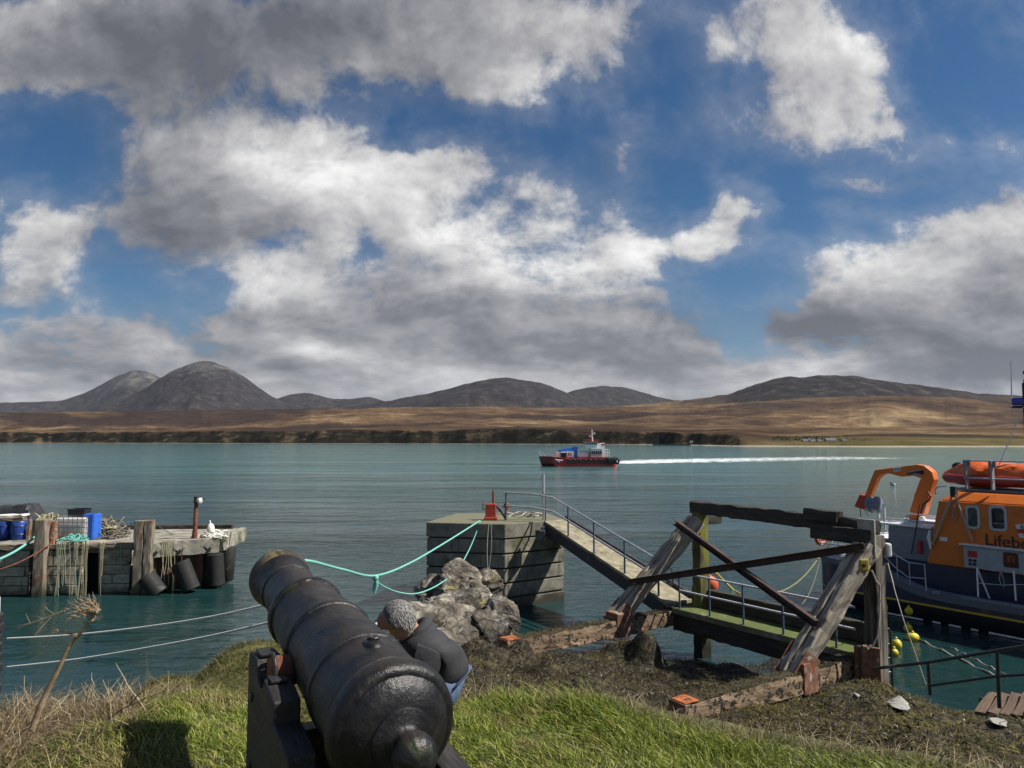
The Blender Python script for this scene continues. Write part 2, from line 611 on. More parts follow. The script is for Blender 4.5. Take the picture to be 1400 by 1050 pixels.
# ------------------------------------------------------------------ the sea
def sea_material():
    m = bpy.data.materials.new('sea_water')
    m.use_nodes = True
    k = NT(m.node_tree)
    out = k.n('ShaderNodeOutputMaterial')
    b = k.n('ShaderNodeBsdfPrincipled')
    k.l(b.outputs[0], out.inputs[0])
    geo = k.n('ShaderNodeNewGeometry')
    p = geo.outputs['Position']
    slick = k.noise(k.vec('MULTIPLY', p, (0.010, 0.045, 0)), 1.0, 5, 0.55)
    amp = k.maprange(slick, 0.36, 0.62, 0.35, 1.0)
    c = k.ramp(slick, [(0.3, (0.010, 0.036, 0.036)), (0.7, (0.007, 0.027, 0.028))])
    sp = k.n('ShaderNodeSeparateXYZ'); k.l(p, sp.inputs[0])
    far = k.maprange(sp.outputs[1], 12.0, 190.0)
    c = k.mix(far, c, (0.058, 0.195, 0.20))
    k.l(c, b.inputs['Base Color'])
    b.inputs['Roughness'].default_value = 0.06
    b.inputs['IOR'].default_value = 1.333
    n1 = k.noise(k.vec('MULTIPLY', p, (1.6, 2.9, 0)), 1.0, 5, 0.55, 0.5)
    n2 = k.noise(k.vec('MULTIPLY', p, (0.28, 0.62, 0)), 1.0, 4, 0.5, 0.6)
    n3 = k.noise(k.vec('MULTIPLY', p, (0.035, 0.10, 0)), 1.0, 4, 0.55, 0.3)
    hgt = k.math('MULTIPLY', n1, 0.075)
    hgt = k.math('MULTIPLY_ADD', n2, 0.17, hgt)
    hgt = k.math('MULTIPLY_ADD', n3, 0.38, hgt)
    hgt = k.math('MULTIPLY', hgt, amp)
    bp = k.n('ShaderNodeBump'); bp.inputs['Strength'].default_value = 1.0; bp.inputs['Distance'].default_value = 1.0
    k.l(hgt, bp.inputs['Height']); k.l(bp.outputs[0], b.inputs['Normal'])
    return m


ys = [-60, 40, 400, 2000, 14000]
xs = [-14000, -2000, -200, 200, 2000, 14000]
sv = [(x, y, 0.0) for y in ys for x in xs]
sf = [(j * 6 + i, j * 6 + i + 1, (j + 1) * 6 + i + 1, (j + 1) * 6 + i) for j in range(4) for i in range(5)]
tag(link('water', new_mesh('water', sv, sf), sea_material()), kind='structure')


# ------------------------------------------------------------------ the far shore and its hills
def shore_y(u):
    return np.interp(u, [-700, 0, 300, 650, 900, 1010, 1200, 1420, 2100], [1750, 1550, 1350, 1120, 930, 700, 640, 660, 600])


# ridge lines: distance, reach towards us, silhouette (pixel u, pixels above the horizon)
RIDGES = [
    (9000, 2600, 0.9, [(-700, 40), (-300, 48), (-60, 50), (20, 52), (80, 54), (110, 63), (135, 76), (160, 90), (178, 96), (192, 97), (205, 93), (222, 84), (260, 66), (320, 52), (420, 46), (700, 30)]),
    (7000, 2300, 1.0, [(-100, 20), (60, 38), (120, 45), (160, 54), (190, 68), (215, 84), (235, 97), (255, 104), (272, 109), (285, 109), (300, 104), (318, 96), (335, 86), (352, 73), (370, 61), (388, 52), (420, 47), (480, 42), (640, 25)]),
    (8000, 1500, 1.0, [(330, 40), (370, 54), (392, 62), (412, 66), (430, 64), (450, 58), (475, 57), (495, 60), (512, 59), (525, 54), (560, 47), (620, 40), (800, 20)]),
    (5600, 2100, 1.0, [(380, 30), (470, 44), (530, 54), (570, 62), (610, 70), (640, 78), (665, 84), (690, 87), (712, 84), (740, 79), (762, 71), (785, 60), (810, 53), (860, 46), (1000, 34)]),
    (7200, 1700, 1.0, [(660, 30), (740, 50), (775, 66), (800, 72), (825, 75), (850, 74), (872, 69), (895, 62), (925, 54), (980, 46), (1100, 30)]),
    (3500, 1500, 1.0, [(760, 38), (860, 48), (920, 54), (960, 58), (1000, 64), (1030, 76), (1060, 85), (1080, 89), (1100, 87), (1125, 90), (1150, 88), (1172, 89), (1195, 84), (1225, 80), (1260, 76), (1300, 70), (1340, 64), (1400, 61), (1500, 56), (1700, 58), (2100, 48)]),
    (2600, 1300, 1.0, [(-700, 36), (0, 38), (200, 40), (400, 43), (600, 46), (800, 45), (950, 48), (1100, 58), (1200, 62), (1300, 60), (1400, 52), (1600, 46), (2100, 40)]),
]


def build_hills():
    us = np.arange(-480, 1900, 1.9)
    nu = len(us)
    t = np.concatenate([np.linspace(0, 0.06, 26), np.linspace(0.06, 1, 240)[1:] ** 1.0])
    Ds = shore_y(us) + 26 * fbm(us / 60.0, us * 0 + 2.0, 4) * np.interp(us, [980, 1060], [1, 0.35])
    Y = Ds[None, :] + (t[:, None] ** 1.75) * (9700 - Ds[None, :])
    U = np.broadcast_to(us[None, :], Y.shape)
    X = (U - CX) / F * Y
    d = Y - Ds[None, :]
    # a cliff-like broken slope along the shore on the left, a low beach on the right
    ch = np.interp(us, [-520, 0, 300, 640, 800, 900, 1000, 1060, 1200, 1960], [24, 23, 23, 24, 21, 18, 11, 3, 4, 5])
    gul = ridged(X / 55.0, Y / 90.0, 4)
    gul2 = fbm(X / 22.0, Y / 40.0, 4)
    ch2 = ch[None, :] * (1 + 0.16 * fbm(X / 130.0, Y / 800.0, 3))
    run = np.interp(us, [0, 900, 1100, 1400], [58, 50, 60, 60])[None, :] * (1 + 0.22 * (gul - 0.6) + 0.15 * gul2)
    run = np.maximum(run, 14)
    s = np.clip((d - 4) / run, 0, 1)
    cliff = ch2 * (s * s * (3 - 2 * s)) ** 0.8
    beach = np.clip(d / 12.0, 0, 1) * 0.9 - 0.5
    moor = np.interp(us, [-520, 0, 600, 900, 1000, 1400, 1960], [0.020, 0.021, 0.030, 0.030, 0.034, 0.040, 0.03])[None, :] * np.maximum(d - 30, 0) * np.exp(-d / 6500)
    moor = moor + np.minimum(d / 300, 1) * 9.0 * fbm(X / 260.0, Y / 420.0, 6, .55) + np.minimum(d / 900, 1) * 20 * fbm(X / 900.0, Y / 1500.0, 4)
    Z = beach + cliff + moor
    for i, (Yr, reach, shp, sil) in enumerate(RIDGES):
        a = np.array(sil, float)
        # smooth the traced silhouette and roughen it
        top = np.interp(us, a[:, 0], a[:, 1], left=0, right=0)
        kk = np.ones(7) / 7
        top = np.convolve(np.pad(top, 3, mode='edge'), kk, mode='valid')
        top = top + 1.1 * fbm(us / 16.0 + 40 * i, us * 0 + i, 4) * np.clip(top / 60, 0.2, 1)
        zr = H + top / F * Yr
        base = np.minimum(np.interp(us, a[:, 0], a[:, 1] * 0 + 20, left=0, right=0), 40) / F * Yr
        dd = (Y - Yr) / reach
        warp = 0.20 * fbm(X / 700.0 + 9 * i, Y / 700.0, 4)
        g = np.clip(1 - np.abs(dd) * (1 + warp), 0, 1)
        g = g ** 1.25 * (1 + 0.0 * g)
        ero = ridged(X / 420.0 + 3 * i, Y / 600.0 - i, 5) - 0.8
        zz = zr[None, :] * g + ero * 62 * g * (1 - g) * 2.4 * (Yr / 6000.0) + (1 - g) * -60
        Z = np.maximum(Z, zz)
    Z[0, :] = -2.5
    V = np.stack([X, Y, Z], -1).reshape(-1, 3)
    nt = len(t)
    idx = np.arange(nt * nu).reshape(nt, nu)
    q = np.stack([idx[:-1, :-1], idx[:-1, 1:], idx[1:, 1:], idx[1:, :-1]], -1).reshape(-1, 4)
    me = fast_mesh('hills', V, q, smooth=True)
    m = bpy.data.materials.new('moorland'); m.use_nodes = True
    k = NT(m.node_tree)
    out = k.n('ShaderNodeOutputMaterial'); b = k.n('ShaderNodeBsdfDiffuse'); k.l(b.outputs[0], out.inputs[0])
    geo = k.n('ShaderNodeNewGeometry'); p = geo.outputs['Position']
    sp = k.n('ShaderNodeSeparateXYZ'); k.l(p, sp.inputs[0]); z = sp.outputs[2]
    sn = k.n('ShaderNodeSeparateXYZ'); k.l(geo.outputs['Normal'], sn.inputs[0])
    # heather, deer grass and bog; broad bands also carry painted cloud shadow and sun
    w = k.vec('MULTIPLY', p, (0.0026, 0.0036, 0.004))
    n1 = k.noise(w, 1.0, 10, 0.66, 0.15)
    n2 = k.noise(k.vec('MULTIPLY', p, (0.012, 0.018, 0.02)), 1.0, 10, 0.68, 0.1)
    n3 = k.noise(k.vec('MULTIPLY', p, (0.0008, 0.0011, 0.001)), 1.0, 6, 0.6, 0.8)
    mixn = k.math('MULTIPLY_ADD', n2, 0.45, k.math('MULTIPLY', n1, 0.65))
    c = k.ramp(mixn, [(0.36, (0.030, 0.023, 0.020)), (0.46, (0.066, 0.043, 0.031)), (0.54, (0.115, 0.074, 0.045)),
                      (0.61, (0.19, 0.13, 0.075)), (0.70, (0.33, 0.25, 0.14))])
    c = k.mix(k.maprange(n3, 0.47, 0.56), c, k.mix(n2, (0.018, 0.014, 0.013), (0.075, 0.052, 0.042)))
    c = k.mix(k.maprange(n3, 0.46, 0.36, 0.0, 0.6), c, k.ramp(n2, [(0.35, (0.085, 0.056, 0.034)), (0.5, (0.175, 0.115, 0.064)), (0.65, (0.30, 0.215, 0.12))]))
    # green flush near the houses and low ground on the right
    gr = k.math('MULTIPLY', k.maprange(z, 2.0, 14.0, 1.0, 0.0), k.maprange(sp.outputs[0], 180.0, 330.0))
    c = k.mix(k.math('MULTIPLY', gr, 0.75), c, k.mix(n2, (0.05, 0.055, 0.018), (0.16, 0.15, 0.06)))
    # dark scrub and broken rock on the steep shore
    steep = k.maprange(sn.outputs[2], 0.985, 0.90)
    low = k.maprange(z, 30.0, 46.0, 1.0, 0.0)
    n4 = k.noise(k.vec('MULTIPLY', p, (0.018, 0.030, 0.05)), 1.0, 9, 0.68, 0.1)
    sc = k.ramp(n4, [(0.42, (0.010, 0.010, 0.007)), (0.55, (0.026, 0.022, 0.015)), (0.68, (0.13, 0.10, 0.055))])
    c = k.mix(k.math('MULTIPLY', steep, low), c, sc)
    # bare grey scree above; the heather below darkened in place of cloud shadow
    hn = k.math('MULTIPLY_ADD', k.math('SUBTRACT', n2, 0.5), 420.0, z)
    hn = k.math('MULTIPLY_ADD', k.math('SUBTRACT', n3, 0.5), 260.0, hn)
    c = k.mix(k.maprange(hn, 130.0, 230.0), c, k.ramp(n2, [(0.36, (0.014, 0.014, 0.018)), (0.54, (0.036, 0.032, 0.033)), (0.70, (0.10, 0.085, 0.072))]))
    n5 = k.noise(k.vec('MULTIPLY', p, (0.006, 0.006, 0.0016)), 1.0, 8, 0.65, 0.5)
    stone = k.ramp(n5, [(0.36, (0.030, 0.030, 0.032)), (0.5, (0.066, 0.063, 0.062)), (0.66, (0.15, 0.142, 0.132))])
    c = k.mix(k.maprange(hn, 570.0, 700.0), c, stone)
    # sand and shingle at the tide line
    c = k.mix(k.maprange(k.math('MULTIPLY_ADD', n4, 0.8, z), 1.0, 1.6, 1.0, 0.0), c, k.mix(k.maprange(sp.outputs[0], 150.0, 230.0), (0.17, 0.15, 0.12), (0.42, 0.37, 0.28)))
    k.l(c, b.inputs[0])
    bp = k.n('ShaderNodeBump'); bp.inputs['Strength'].default_value = 0.8; bp.inputs['Distance'].default_value = 20.0
    nb = k.noise(k.vec('MULTIPLY', p, (0.02, 0.02, 0.02)), 1.0, 10, 0.7, 0.3)
    k.l(k.math('MULTIPLY_ADD', nb, .8, n2), bp.inputs['Height']); k.l(bp.outputs[0], b.inputs['Normal'])
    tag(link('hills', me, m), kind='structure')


build_hills()

# ------------------------------------------------------------------ the near shore
GROUND = np.array([
    (0, 0, 4.3), (-4, 0, 4.25), (4, 0, 4.35), (9, 0, 4.3), (-9, 0, 4.2), (0, -6, 4.5), (-9, -6, 4.4), (9, -6, 4.5), (16, -4, 4.3), (-16, -4, 4.0),
    (-.5, 3, 4.02), (-1.4, 4.4, 3.97), (-.45, 4.7, 4.16), (0, 5.0, 4.02), (0, 5.6, 4.0), (1.2, 5.1, 3.98), (1.8, 4.7, 4.0), (2.3, 4.4, 4.05), (2.7, 4.2, 4.08),
    (1.0, 4.0, 4.08), (2.5, 2.5, 4.15), (.6, 5.5, 4.05), (4, 3.2, 4.0), (5.5, 2.4, 4.0), (8, 1.8, 4.0),
    (0, 7, 2.75), (1.5, 7, 2.5), (3, 6, 2.4), (4.2, 5, 2.5), (5.5, 4.2, 2.5), (8, 4.0, 2.5), (12, 3.5, 2.6),
    (-1.6, 6.2, 3.55), (-1.5, 8, 2.9), (0, 9, 2.05), (0, 11, 1.7), (0, 13.5, 1.4), (0, 16, .95), (.2, 19, .35), (1.5, 17, .85), (3, 17.2, .45), (4.2, 18.8, .15), (4.0, 21.4, -.25),
    (2, 20, .0), (1.6, 21.5, -.3), (6, 18, .1), (7, 18.8, -.05), (7.5, 17.3, .1), (6, 16.3, .45), (5, 21, -.6), (2, 12, 1.3), (2.2, 9.5, 1.75),
    (3.2, 12.5, .92), (6, 14, .85), (7.6, 15, .75), (5, 10, 1.5), (7, 10, 1.65), (6.5, 8.3, 1.95), (9, 11, 1.45), (9.6, 13.4, .95), (11, 10, 1.6), (12, 7, 2.3), (4.5, 7.2, 2.3),
    (8.3, 15.6, .55), (9.3, 15.0, .35), (10.3, 14.6, .2), (11.3, 14.2, -.05), (8.4, 16.6, -.4), (10, 16.4, -.8), (13, 13, -.4), (12.5, 15, -1), (12.3, 11.6, .8), (15, 9, 1.0), (17, 11, -.6),
    (-3.2, 9, 3.50), (-2.6, 8.4, 3.48), (-4.3, 9, 3.06), (-3.6, 7.6, 3.40), (-5.0, 8.6, 2.4), (-3.2, 10.6, 2.6), (-4.2, 11.5, 1.0), (-2.2, 11.5, 2.3), (-3.5, 13, .3), (-2.6, 15, .2), (-1.5, 13, 2.0), (-1.3, 16, 1.3), (-2.8, 18, -.6),
    (-1.2, 19, .6), (-.6, 21, .6), (-1.6, 23, -.2), (-.4, 24, -.1), (1, 23.5, -.7), (-3.5, 21, -1), (-2.6, 5.2, 4.10), (-2.4, 4.8, 4.12), (-2.9, 4.6, 4.08), (-2.3, 5.6, 4.0), (-3.5, 5.4, 3.98), (-3.6, 6.4, 3.35), (-4.8, 5.2, 3.85), (-5.2, 6.6, 2.5), (-5.5, 8, 1.0), (-6, 10, -.5), (-7, 5.5, 3.0), (-7, 7, .8),
    (-8, 3, 3.8), (-10, 5, 2.6), (-10, 7, -.3), (-16, 3, 3.5), (-16, 6, -.5), (-5, 12, -.6), (-8, 8, -1.0), (-8.5, 15, -1.6), (-11, 15, -1.6), (-9, 19, -1.6), (-13, 18, -1.6), (-17, 16, -1.6), (-10, 22, -1.6), (-8, 25, -1.6), (-18, 20, -1.6), (-14, 9.5, -1.4), (-6.5, 14.5, -1.5), (-6.5, 20, -1.6), (-9.5, 6.2, 1.0), (-12, 8, -1.0), (-16, 9, -1.2), (-6.3, 8.4, -.4), (-7.2, 9.6, -1), (-12, 6.3, .8), (-10, 10, -1.3), (-2.5, 20, -1.0), (-2.6, 22.5, -1.1), (-3.6, 16, -.9), (-8, 12, -1.2), (-5, 17, -1.4), (-14, 12, -1.6), (-14, 24, -1.8), (-5, 25, -1.6), (2, 26, -1.6), (8, 24, -1.6), (15, 17, -1.7), (19, 8, .4), (19, 14, -1.6), (19, 24, -1.8), (12, 20, -1.6),
], float)


# humps of rock under the weed: x, y, half sizes, height
BUMPS = []
for (u_, v_, Y_, w_, h_) in ((848, 884, 18.5, 66, 40), (886, 890, 18.0, 46, 58), (672, 914, 16.0, 84, 34), (715, 910, 16.4, 40, 34), (800, 922, 14.0, 120, 26), (760, 905, 15.5, 70, 26), (640, 905, 15.0, 60, 26),
                             (1185, 932, 14.6, 120, 34), (1300, 962, 13.0, 130, 26), (1245, 1006, 10.8, 90, 24), (1360, 985, 11.5, 120, 26), (1000, 925, 16.0, 110, 22), (1100, 985, 11.5, 120, 20), (940, 905, 17.3, 70, 22)):
    p_ = P(u_, v_, Y_)
    BUMPS.append((p_.x, p_.y, w_ * Y_ / F * .45, w_ * Y_ / F * .40, h_ * Y_ / F * .75))


def ground_z(x, y, rough=True):
    x = np.asarray(x, float); y = np.asarray(y, float)
    num = np.zeros_like(x); den = np.zeros_like(x)
    for (a, b, c) in GROUND:
        w = 1.0 / ((x - a) ** 2 + (y - b) ** 2 + 0.06) ** 1.7
        num += w * c; den += w
    z = num / den
    for (a, b, rx, ry, hh) in BUMPS:
        z = z + hh * np.exp(-(((x - a) / rx) ** 2 + ((y - b) / ry) ** 2) ** 1.3)
    if rough:
        low = np.clip((3.3 - z) / 1.2, 0, 1)
        z = z + low * (0.10 * fbm(x / 1.1, y / 1.1, 5) + 0.07 * (ridged(x / 1.9, y / 1.3, 4) - 0.7)) + (1 - low) * 0.035 * fbm(x / 1.3, y / 1.3, 4)
    return z


def hit(u, v, y0=6.0):
    """where the sight line of a pixel meets the shore"""
    d = ray(u, v)
    Yv = np.arange(y0, 24, .04)
    zr = H + d.z / d.y * Yv
    g_ = ground_z(d.x / d.y * Yv, Yv)
    i = int(np.argmax(g_ >= zr))
    return Vector((d.x / d.y * Yv[i], Yv[i], g_[i]))


def gz(x, y):
    return float(ground_z(np.array([x]), np.array([y]))[0])


def build_ground():
    gx = np.concatenate([np.arange(-18, -6, 0.3), np.arange(-6, 13, 0.075), np.arange(13, 20.01, 0.3)])
    gy = np.concatenate([np.arange(-7, 3, 0.3), np.arange(3, 21, 0.075), np.arange(21, 27.01, 0.25)])
    X, Yg = np.meshgrid(gx, gy)
    Z = ground_z(X, Yg)
    V = np.stack([X, Yg, Z], -1).reshape(-1, 3)
    idx = np.arange(X.size).reshape(X.shape)
    q = np.stack([idx[:-1, :-1], idx[:-1, 1:], idx[1:, 1:], idx[1:, :-1]], -1).reshape(-1, 4)
    me = fast_mesh('ground', V, q, smooth=True)
    m = bpy.data.materials.new('shore_ground'); m.use_nodes = True
    k = NT(m.node_tree)
    out = k.n('ShaderNodeOutputMaterial'); b = k.n('ShaderNodeBsdfPrincipled'); k.l(b.outputs[0], out.inputs[0])
    geo = k.n('ShaderNodeNewGeometry'); p = geo.outputs['Position']
    sp = k.n('ShaderNodeSeparateXYZ'); k.l(p, sp.inputs[0]); z = sp.outputs[2]
    sn = k.n('ShaderNodeSeparateXYZ'); k.l(geo.outputs['Normal'], sn.inputs[0])
    n1 = k.noise(p, 0.9, 8, 0.62); n2 = k.noise(p, 6.5, 10, 0.68, 0.3); n3 = k.noise(p, 2.3, 6, 0.6)
    weed = k.ramp(n2, [(0.38, (0.007, 0.006, 0.004)), (0.5, (0.026, 0.021, 0.012)), (0.62, (0.095, 0.076, 0.036))])
    # green and ochre weed towards the right hand rocks and the left hand bank
    gm = k.math('MULTIPLY', k.maprange(n1, 0.44, 0.60), k.maprange(z, 0.25, 1.0))
    gm = k.math('MULTIPLY', gm, k.maprange(sp.outputs[0], 3.5, 6.5, 0.15, 0.9))
    weed = k.mix(gm, weed, k.ramp(n2, [(0.36, (0.022, 0.022, 0.006)), (0.52, (0.075, 0.072, 0.016)), (0.68, (0.16, 0.145, 0.035))]))
    rock = k.ramp(n2, [(0.34, (0.040, 0.036, 0.030)), (0.52, (0.12, 0.11, 0.09)), (0.68, (0.30, 0.28, 0.24))])
    weed = k.mix(k.maprange(n3, 0.62, 0.70), weed, rock)
    moss = k.ramp(n2, [(0.34, (0.028, 0.028, 0.008)), (0.5, (0.085, 0.085, 0.022)), (0.66, (0.17, 0.145, 0.055))])
    moss = k.mix(k.maprange(sn.outputs[2], 0.82, 0.66), moss, rock)
    zz = k.math('ADD', z, k.maprange(sp.outputs[0], -1.4, 0.2, 0.0, -0.75))
    c = k.mix(k.maprange(k.math('MULTIPLY_ADD', n1, 0.8, zz), 2.7, 3.1), weed, moss)
    turf = k.ramp(n2, [(0.35, (0.035, 0.040, 0.010)), (0.65, (0.11, 0.115, 0.035))])
    c = k.mix(k.maprange(k.math('MULTIPLY_ADD', n1, 0.5, z), 3.95, 4.2), c, turf)
    wf = k.maprange(z, 0.05, 0.5, 1.0, 0.0)
    c = k.mix(k.math('MULTIPLY', wf, 0.85), c, (0.010, 0.010, 0.008))
    k.l(c, b.inputs['Base Color'])
    b.inputs['Roughness'].default_value = 0.75
    b.inputs['Specular IOR Level'].default_value = 0.3
    bp = k.n('ShaderNodeBump'); bp.inputs['Strength'].default_value = 0.9; bp.inputs['Distance'].default_value = 0.07
    k.l(n2, bp.inputs['Height']); k.l(bp.outputs[0], b.inputs['Normal'])
    tag(link('ground', me, m), kind='structure')


build_ground()


def leaf_mat(name, stops, rough=0.6, transl=0.25, patch=None):
    m = bpy.data.materials.new(name); m.use_nodes = True
    k = NT(m.node_tree)
    out = k.n('ShaderNodeOutputMaterial')
    b = k.n('ShaderNodeBsdfPrincipled'); b.inputs['Roughness'].default_value = rough; b.inputs['Specular IOR Level'].default_value = 0.3
    geo = k.n('ShaderNodeNewGeometry')
    c = k.ramp(geo.outputs['Random Per Island'], stops)
    if patch:
        c = k.mix(k.maprange(k.noise(geo.outputs['Position'], patch[1], 4), patch[2], patch[3]), c, k.mix(geo.outputs['Random Per Island'], patch[0], patch[4]))
    k.l(c, b.inputs['Base Color'])
    t = k.n('ShaderNodeBsdfTranslucent'); k.l(c, t.inputs[0])
    mx = k.n('ShaderNodeMixShader'); mx.inputs[0].default_value = transl
    k.l(b.outputs[0], mx.inputs[1]); k.l(t.outputs[0], mx.inputs[2]); k.l(mx.outputs[0], out.inputs[0])
    return m


def strands(name, base, hgt, wid, lean, mat, segs=3, curl=0.0):
    """ribbons: base points, heights, widths, lean vectors (x, y per metre of height)"""
    n = len(base)
    th = rng.uniform(0, 2 * np.pi, n)
    side = np.stack([np.cos(th), np.sin(th), np.zeros(n)], -1)
    vs = []
    for s in range(segs + 1):
        f = s / segs
        cen = base + np.stack([lean[:, 0] * f ** 1.8 * hgt, lean[:, 1] * f ** 1.8 * hgt, hgt * f * (1 - 0.25 * f * np.hypot(lean[:, 0], lean[:, 1]).clip(0, 2))], -1)
        if curl:
            cen = cen + curl * np.stack([np.sin(f * 9 + th * 3), np.cos(f * 8 + th * 5), 0.5 * np.sin(f * 11 + th)], -1) * (hgt * f)[:, None]
        w = wid * (1 - f) ** 0.7 + 0.0008
        vs += [cen - side * w[:, None] / 2, cen + side * w[:, None] / 2]
    V = np.stack(vs, 1)
    m = 2 * (segs + 1)
    idx = np.arange(n)[:, None] * m
    q = np.concatenate([np.stack([idx[:, 0] + 2 * s, idx[:, 0] + 2 * s + 1, idx[:, 0] + 2 * s + 3, idx[:, 0] + 2 * s + 2], -1) for s in range(segs)])
    return link(name, fast_mesh(name, V.reshape(-1, 3), q, smooth=True), mat)


def build_grass():
    def scatter(n, x0, x1, y0, y1):
        return rng.uniform(x0, x1, n), rng.uniform(y0, y1, n)
    x, y = scatter(150000, -4.2, 4.2, 2.6, 7.2)
    z = ground_z(x, y)
    edge = fbm(x / 0.8, y / 0.8, 3) * 0.12
    crest = np.interp(x, [-4.2, -2.4, -1.6, -.6, .2, 1.2, 2.3, 4.2], [5.2, 5.9, 6.3, 5.9, 5.65, 5.25, 4.5, 3.4])
    keep = (y < crest + 0.4 * edge + rng.uniform(-.12, .08, len(x))) & (z > 3.45)
    left = (x < -2.95 + 0.45 * fbm(x / .9, y / .9, 3)) & (rng.uniform(0, 1, len(x)) < 0.75)
    keep &= ~left
    x, y, z = x[keep], y[keep], z[keep]
    n = len(x)
    tuft = np.exp(-(((x - .55) / .34) ** 2 + ((y - 5.55) / .3) ** 2)) + 0.6 * np.exp(-(((x - .1) / .3) ** 2 + ((y - 5.5) / .25) ** 2)) + 0.55 * np.exp(-(((x - 1.2) / .4) ** 2 + ((y - 5.0) / .25) ** 2))
    clump = np.clip(0.5 + 1.1 * fbm(x / .45, y / .45, 3), 0.1, 1.5)
    h = rng.uniform(.035, .085, n) * (0.6 + 0.7 * clump) * (1 + 2.8 * tuft * rng.uniform(.3, 1, n))
    wind = np.stack([-0.35 + 0.5 * fbm(x / .6, y / .6, 3) + rng.normal(0, .6, n), 0.1 + 0.5 * fbm(x / .6 + 9, y / .6, 3) + rng.normal(0, .45, n)], -1)
    m = leaf_mat('grass_blades', [(0.0, (0.060, 0.095, 0.012)), (0.5, (0.17, 0.225, 0.024)), (0.85, (0.30, 0.33, 0.055)), (1.0, (0.48, 0.42, 0.18))],
                 patch=((0.13, 0.12, 0.03), 2.2, 0.50, 0.66, (0.36, 0.30, 0.13)))
    tag(strands('grass', np.stack([x, y, z - .01], -1), h, rng.uniform(.005, .010, n), wind, m), kind='stuff')
    # bleached dead grass at the left and along the broken edge
    x, y = scatter(26000, -5.6, -1.9, 4.1, 6.6)
    z = ground_z(x, y)
    dn = fbm(x / .5, y / .5, 3)
    keep = (z > 3.2) & (rng.uniform(-.5, .6, len(x)) < dn + np.clip((-3.1 - x) * 0.9, -1.2, .6))
    x2 = rng.uniform(-.9, 3.0, 1500); y2 = np.interp(x2, [-1, .2, 1.2, 2.3, 3.0], [6.0, 5.72, 5.33, 4.6, 4.1]) + rng.normal(0, .06, 1500)
    x, y = np.concatenate([x[keep], x2]), np.concatenate([y[keep], y2])
    z = ground_z(x, y); n = len(x)
    h = rng.uniform(.08, .26, n) * np.where(np.arange(n) < keep.sum(), 1.0, 0.55)
    lean = np.stack([rng.normal(.35, .7, n), rng.normal(0, .7, n)], -1)
    m = leaf_mat('dry_grass_blades', [(0.0, (0.09, 0.06, 0.035)), (0.4, (0.22, 0.16, 0.085)), (0.8, (0.40, 0.32, 0.18)), (1.0, (0.52, 0.45, 0.30))], transl=0.15)
    tag(strands('dry_grass', np.stack([x, y, z - .01], -1), h, rng.uniform(.003, .006, n), lean, m, segs=4), kind='stuff')
    # mossy, tufted turf on the bank behind the gun
    x, y = scatter(60000, -5.2, -.6, 6.0, 11.5)
    z = ground_z(x, y)
    keep = (z > 2.3) & (rng.uniform(-.6, .5, len(x)) < fbm(x / .7, y / .7, 4) + .12)
    x, y, z = x[keep], y[keep], z[keep]; n = len(x)
    m = leaf_mat('bank_turf_blades', [(0.0, (0.030, 0.034, 0.008)), (0.5, (0.075, 0.082, 0.018)), (0.85, (0.13, 0.12, 0.035)), (1.0, (0.24, 0.18, 0.08))])
    tag(strands('bank_turf', np.stack([x, y, z - .01], -1), rng.uniform(.03, .09, n), rng.uniform(.006, .012, n), rng.normal(0, .8, (n, 2)), m), kind='stuff')
    # wrack lying over the rocks below the turf
    x, y = scatter(110000, -2.2, 12.5, 6.5, 20.5)
    z = ground_z(x, y)
    keep = (z > -.05) & (z < 2.75) & (rng.uniform(-.75, .35, len(x)) < fbm(x / .9, y / .9, 4)) & (rng.uniform(0, 1, len(x)) > np.interp(x, [4.0, 6.5], [0, .62]))
    x, y, z = x[keep], y[keep], z[keep]; n = len(x)
    h = rng.uniform(.05, .14, n)
    m = leaf_mat('seaweed_fronds', [(0.0, (0.007, 0.006, 0.004)), (0.5, (0.024, 0.018, 0.010)), (0.8, (0.075, 0.056, 0.024)), (1.0, (0.20, 0.15, 0.055))],
                 rough=0.4, transl=0.05, patch=((0.026, 0.022, 0.007), 0.8, 0.52, 0.64, (0.15, 0.12, 0.032)))
    tag(strands('seaweed', np.stack([x, y, z - .02], -1), h, rng.uniform(.012, .030, n), rng.normal(0, 1.5, (n, 2)), m, segs=3, curl=0.26), kind='stuff')
    x, y = scatter(52000, 4.0, 12.5, 8.0, 16.0)
    z = ground_z(x, y)
    keep = (z > .3) & (z < 2.75) & (fbm(x / 1.3 + 5, y / 1.1, 4) + .10 * (x - 6) > rng.uniform(-.35, .35, len(x)))
    x, y, z = x[keep], y[keep], z[keep]; n = len(x)
    m = leaf_mat('green_weed_fronds', [(0.0, (0.020, 0.019, 0.005)), (0.5, (0.085, 0.076, 0.018)), (0.85, (0.17, 0.145, 0.034)), (1.0, (0.30, 0.25, 0.075))], transl=0.1)
    tag(strands('green_seaweed', np.stack([x, y, z - .01], -1), rng.uniform(.03, .09, n), rng.uniform(.010, .024, n), rng.normal(0, 1.5, (n, 2)), m, segs=3, curl=0.26), kind='stuff')


build_grass()


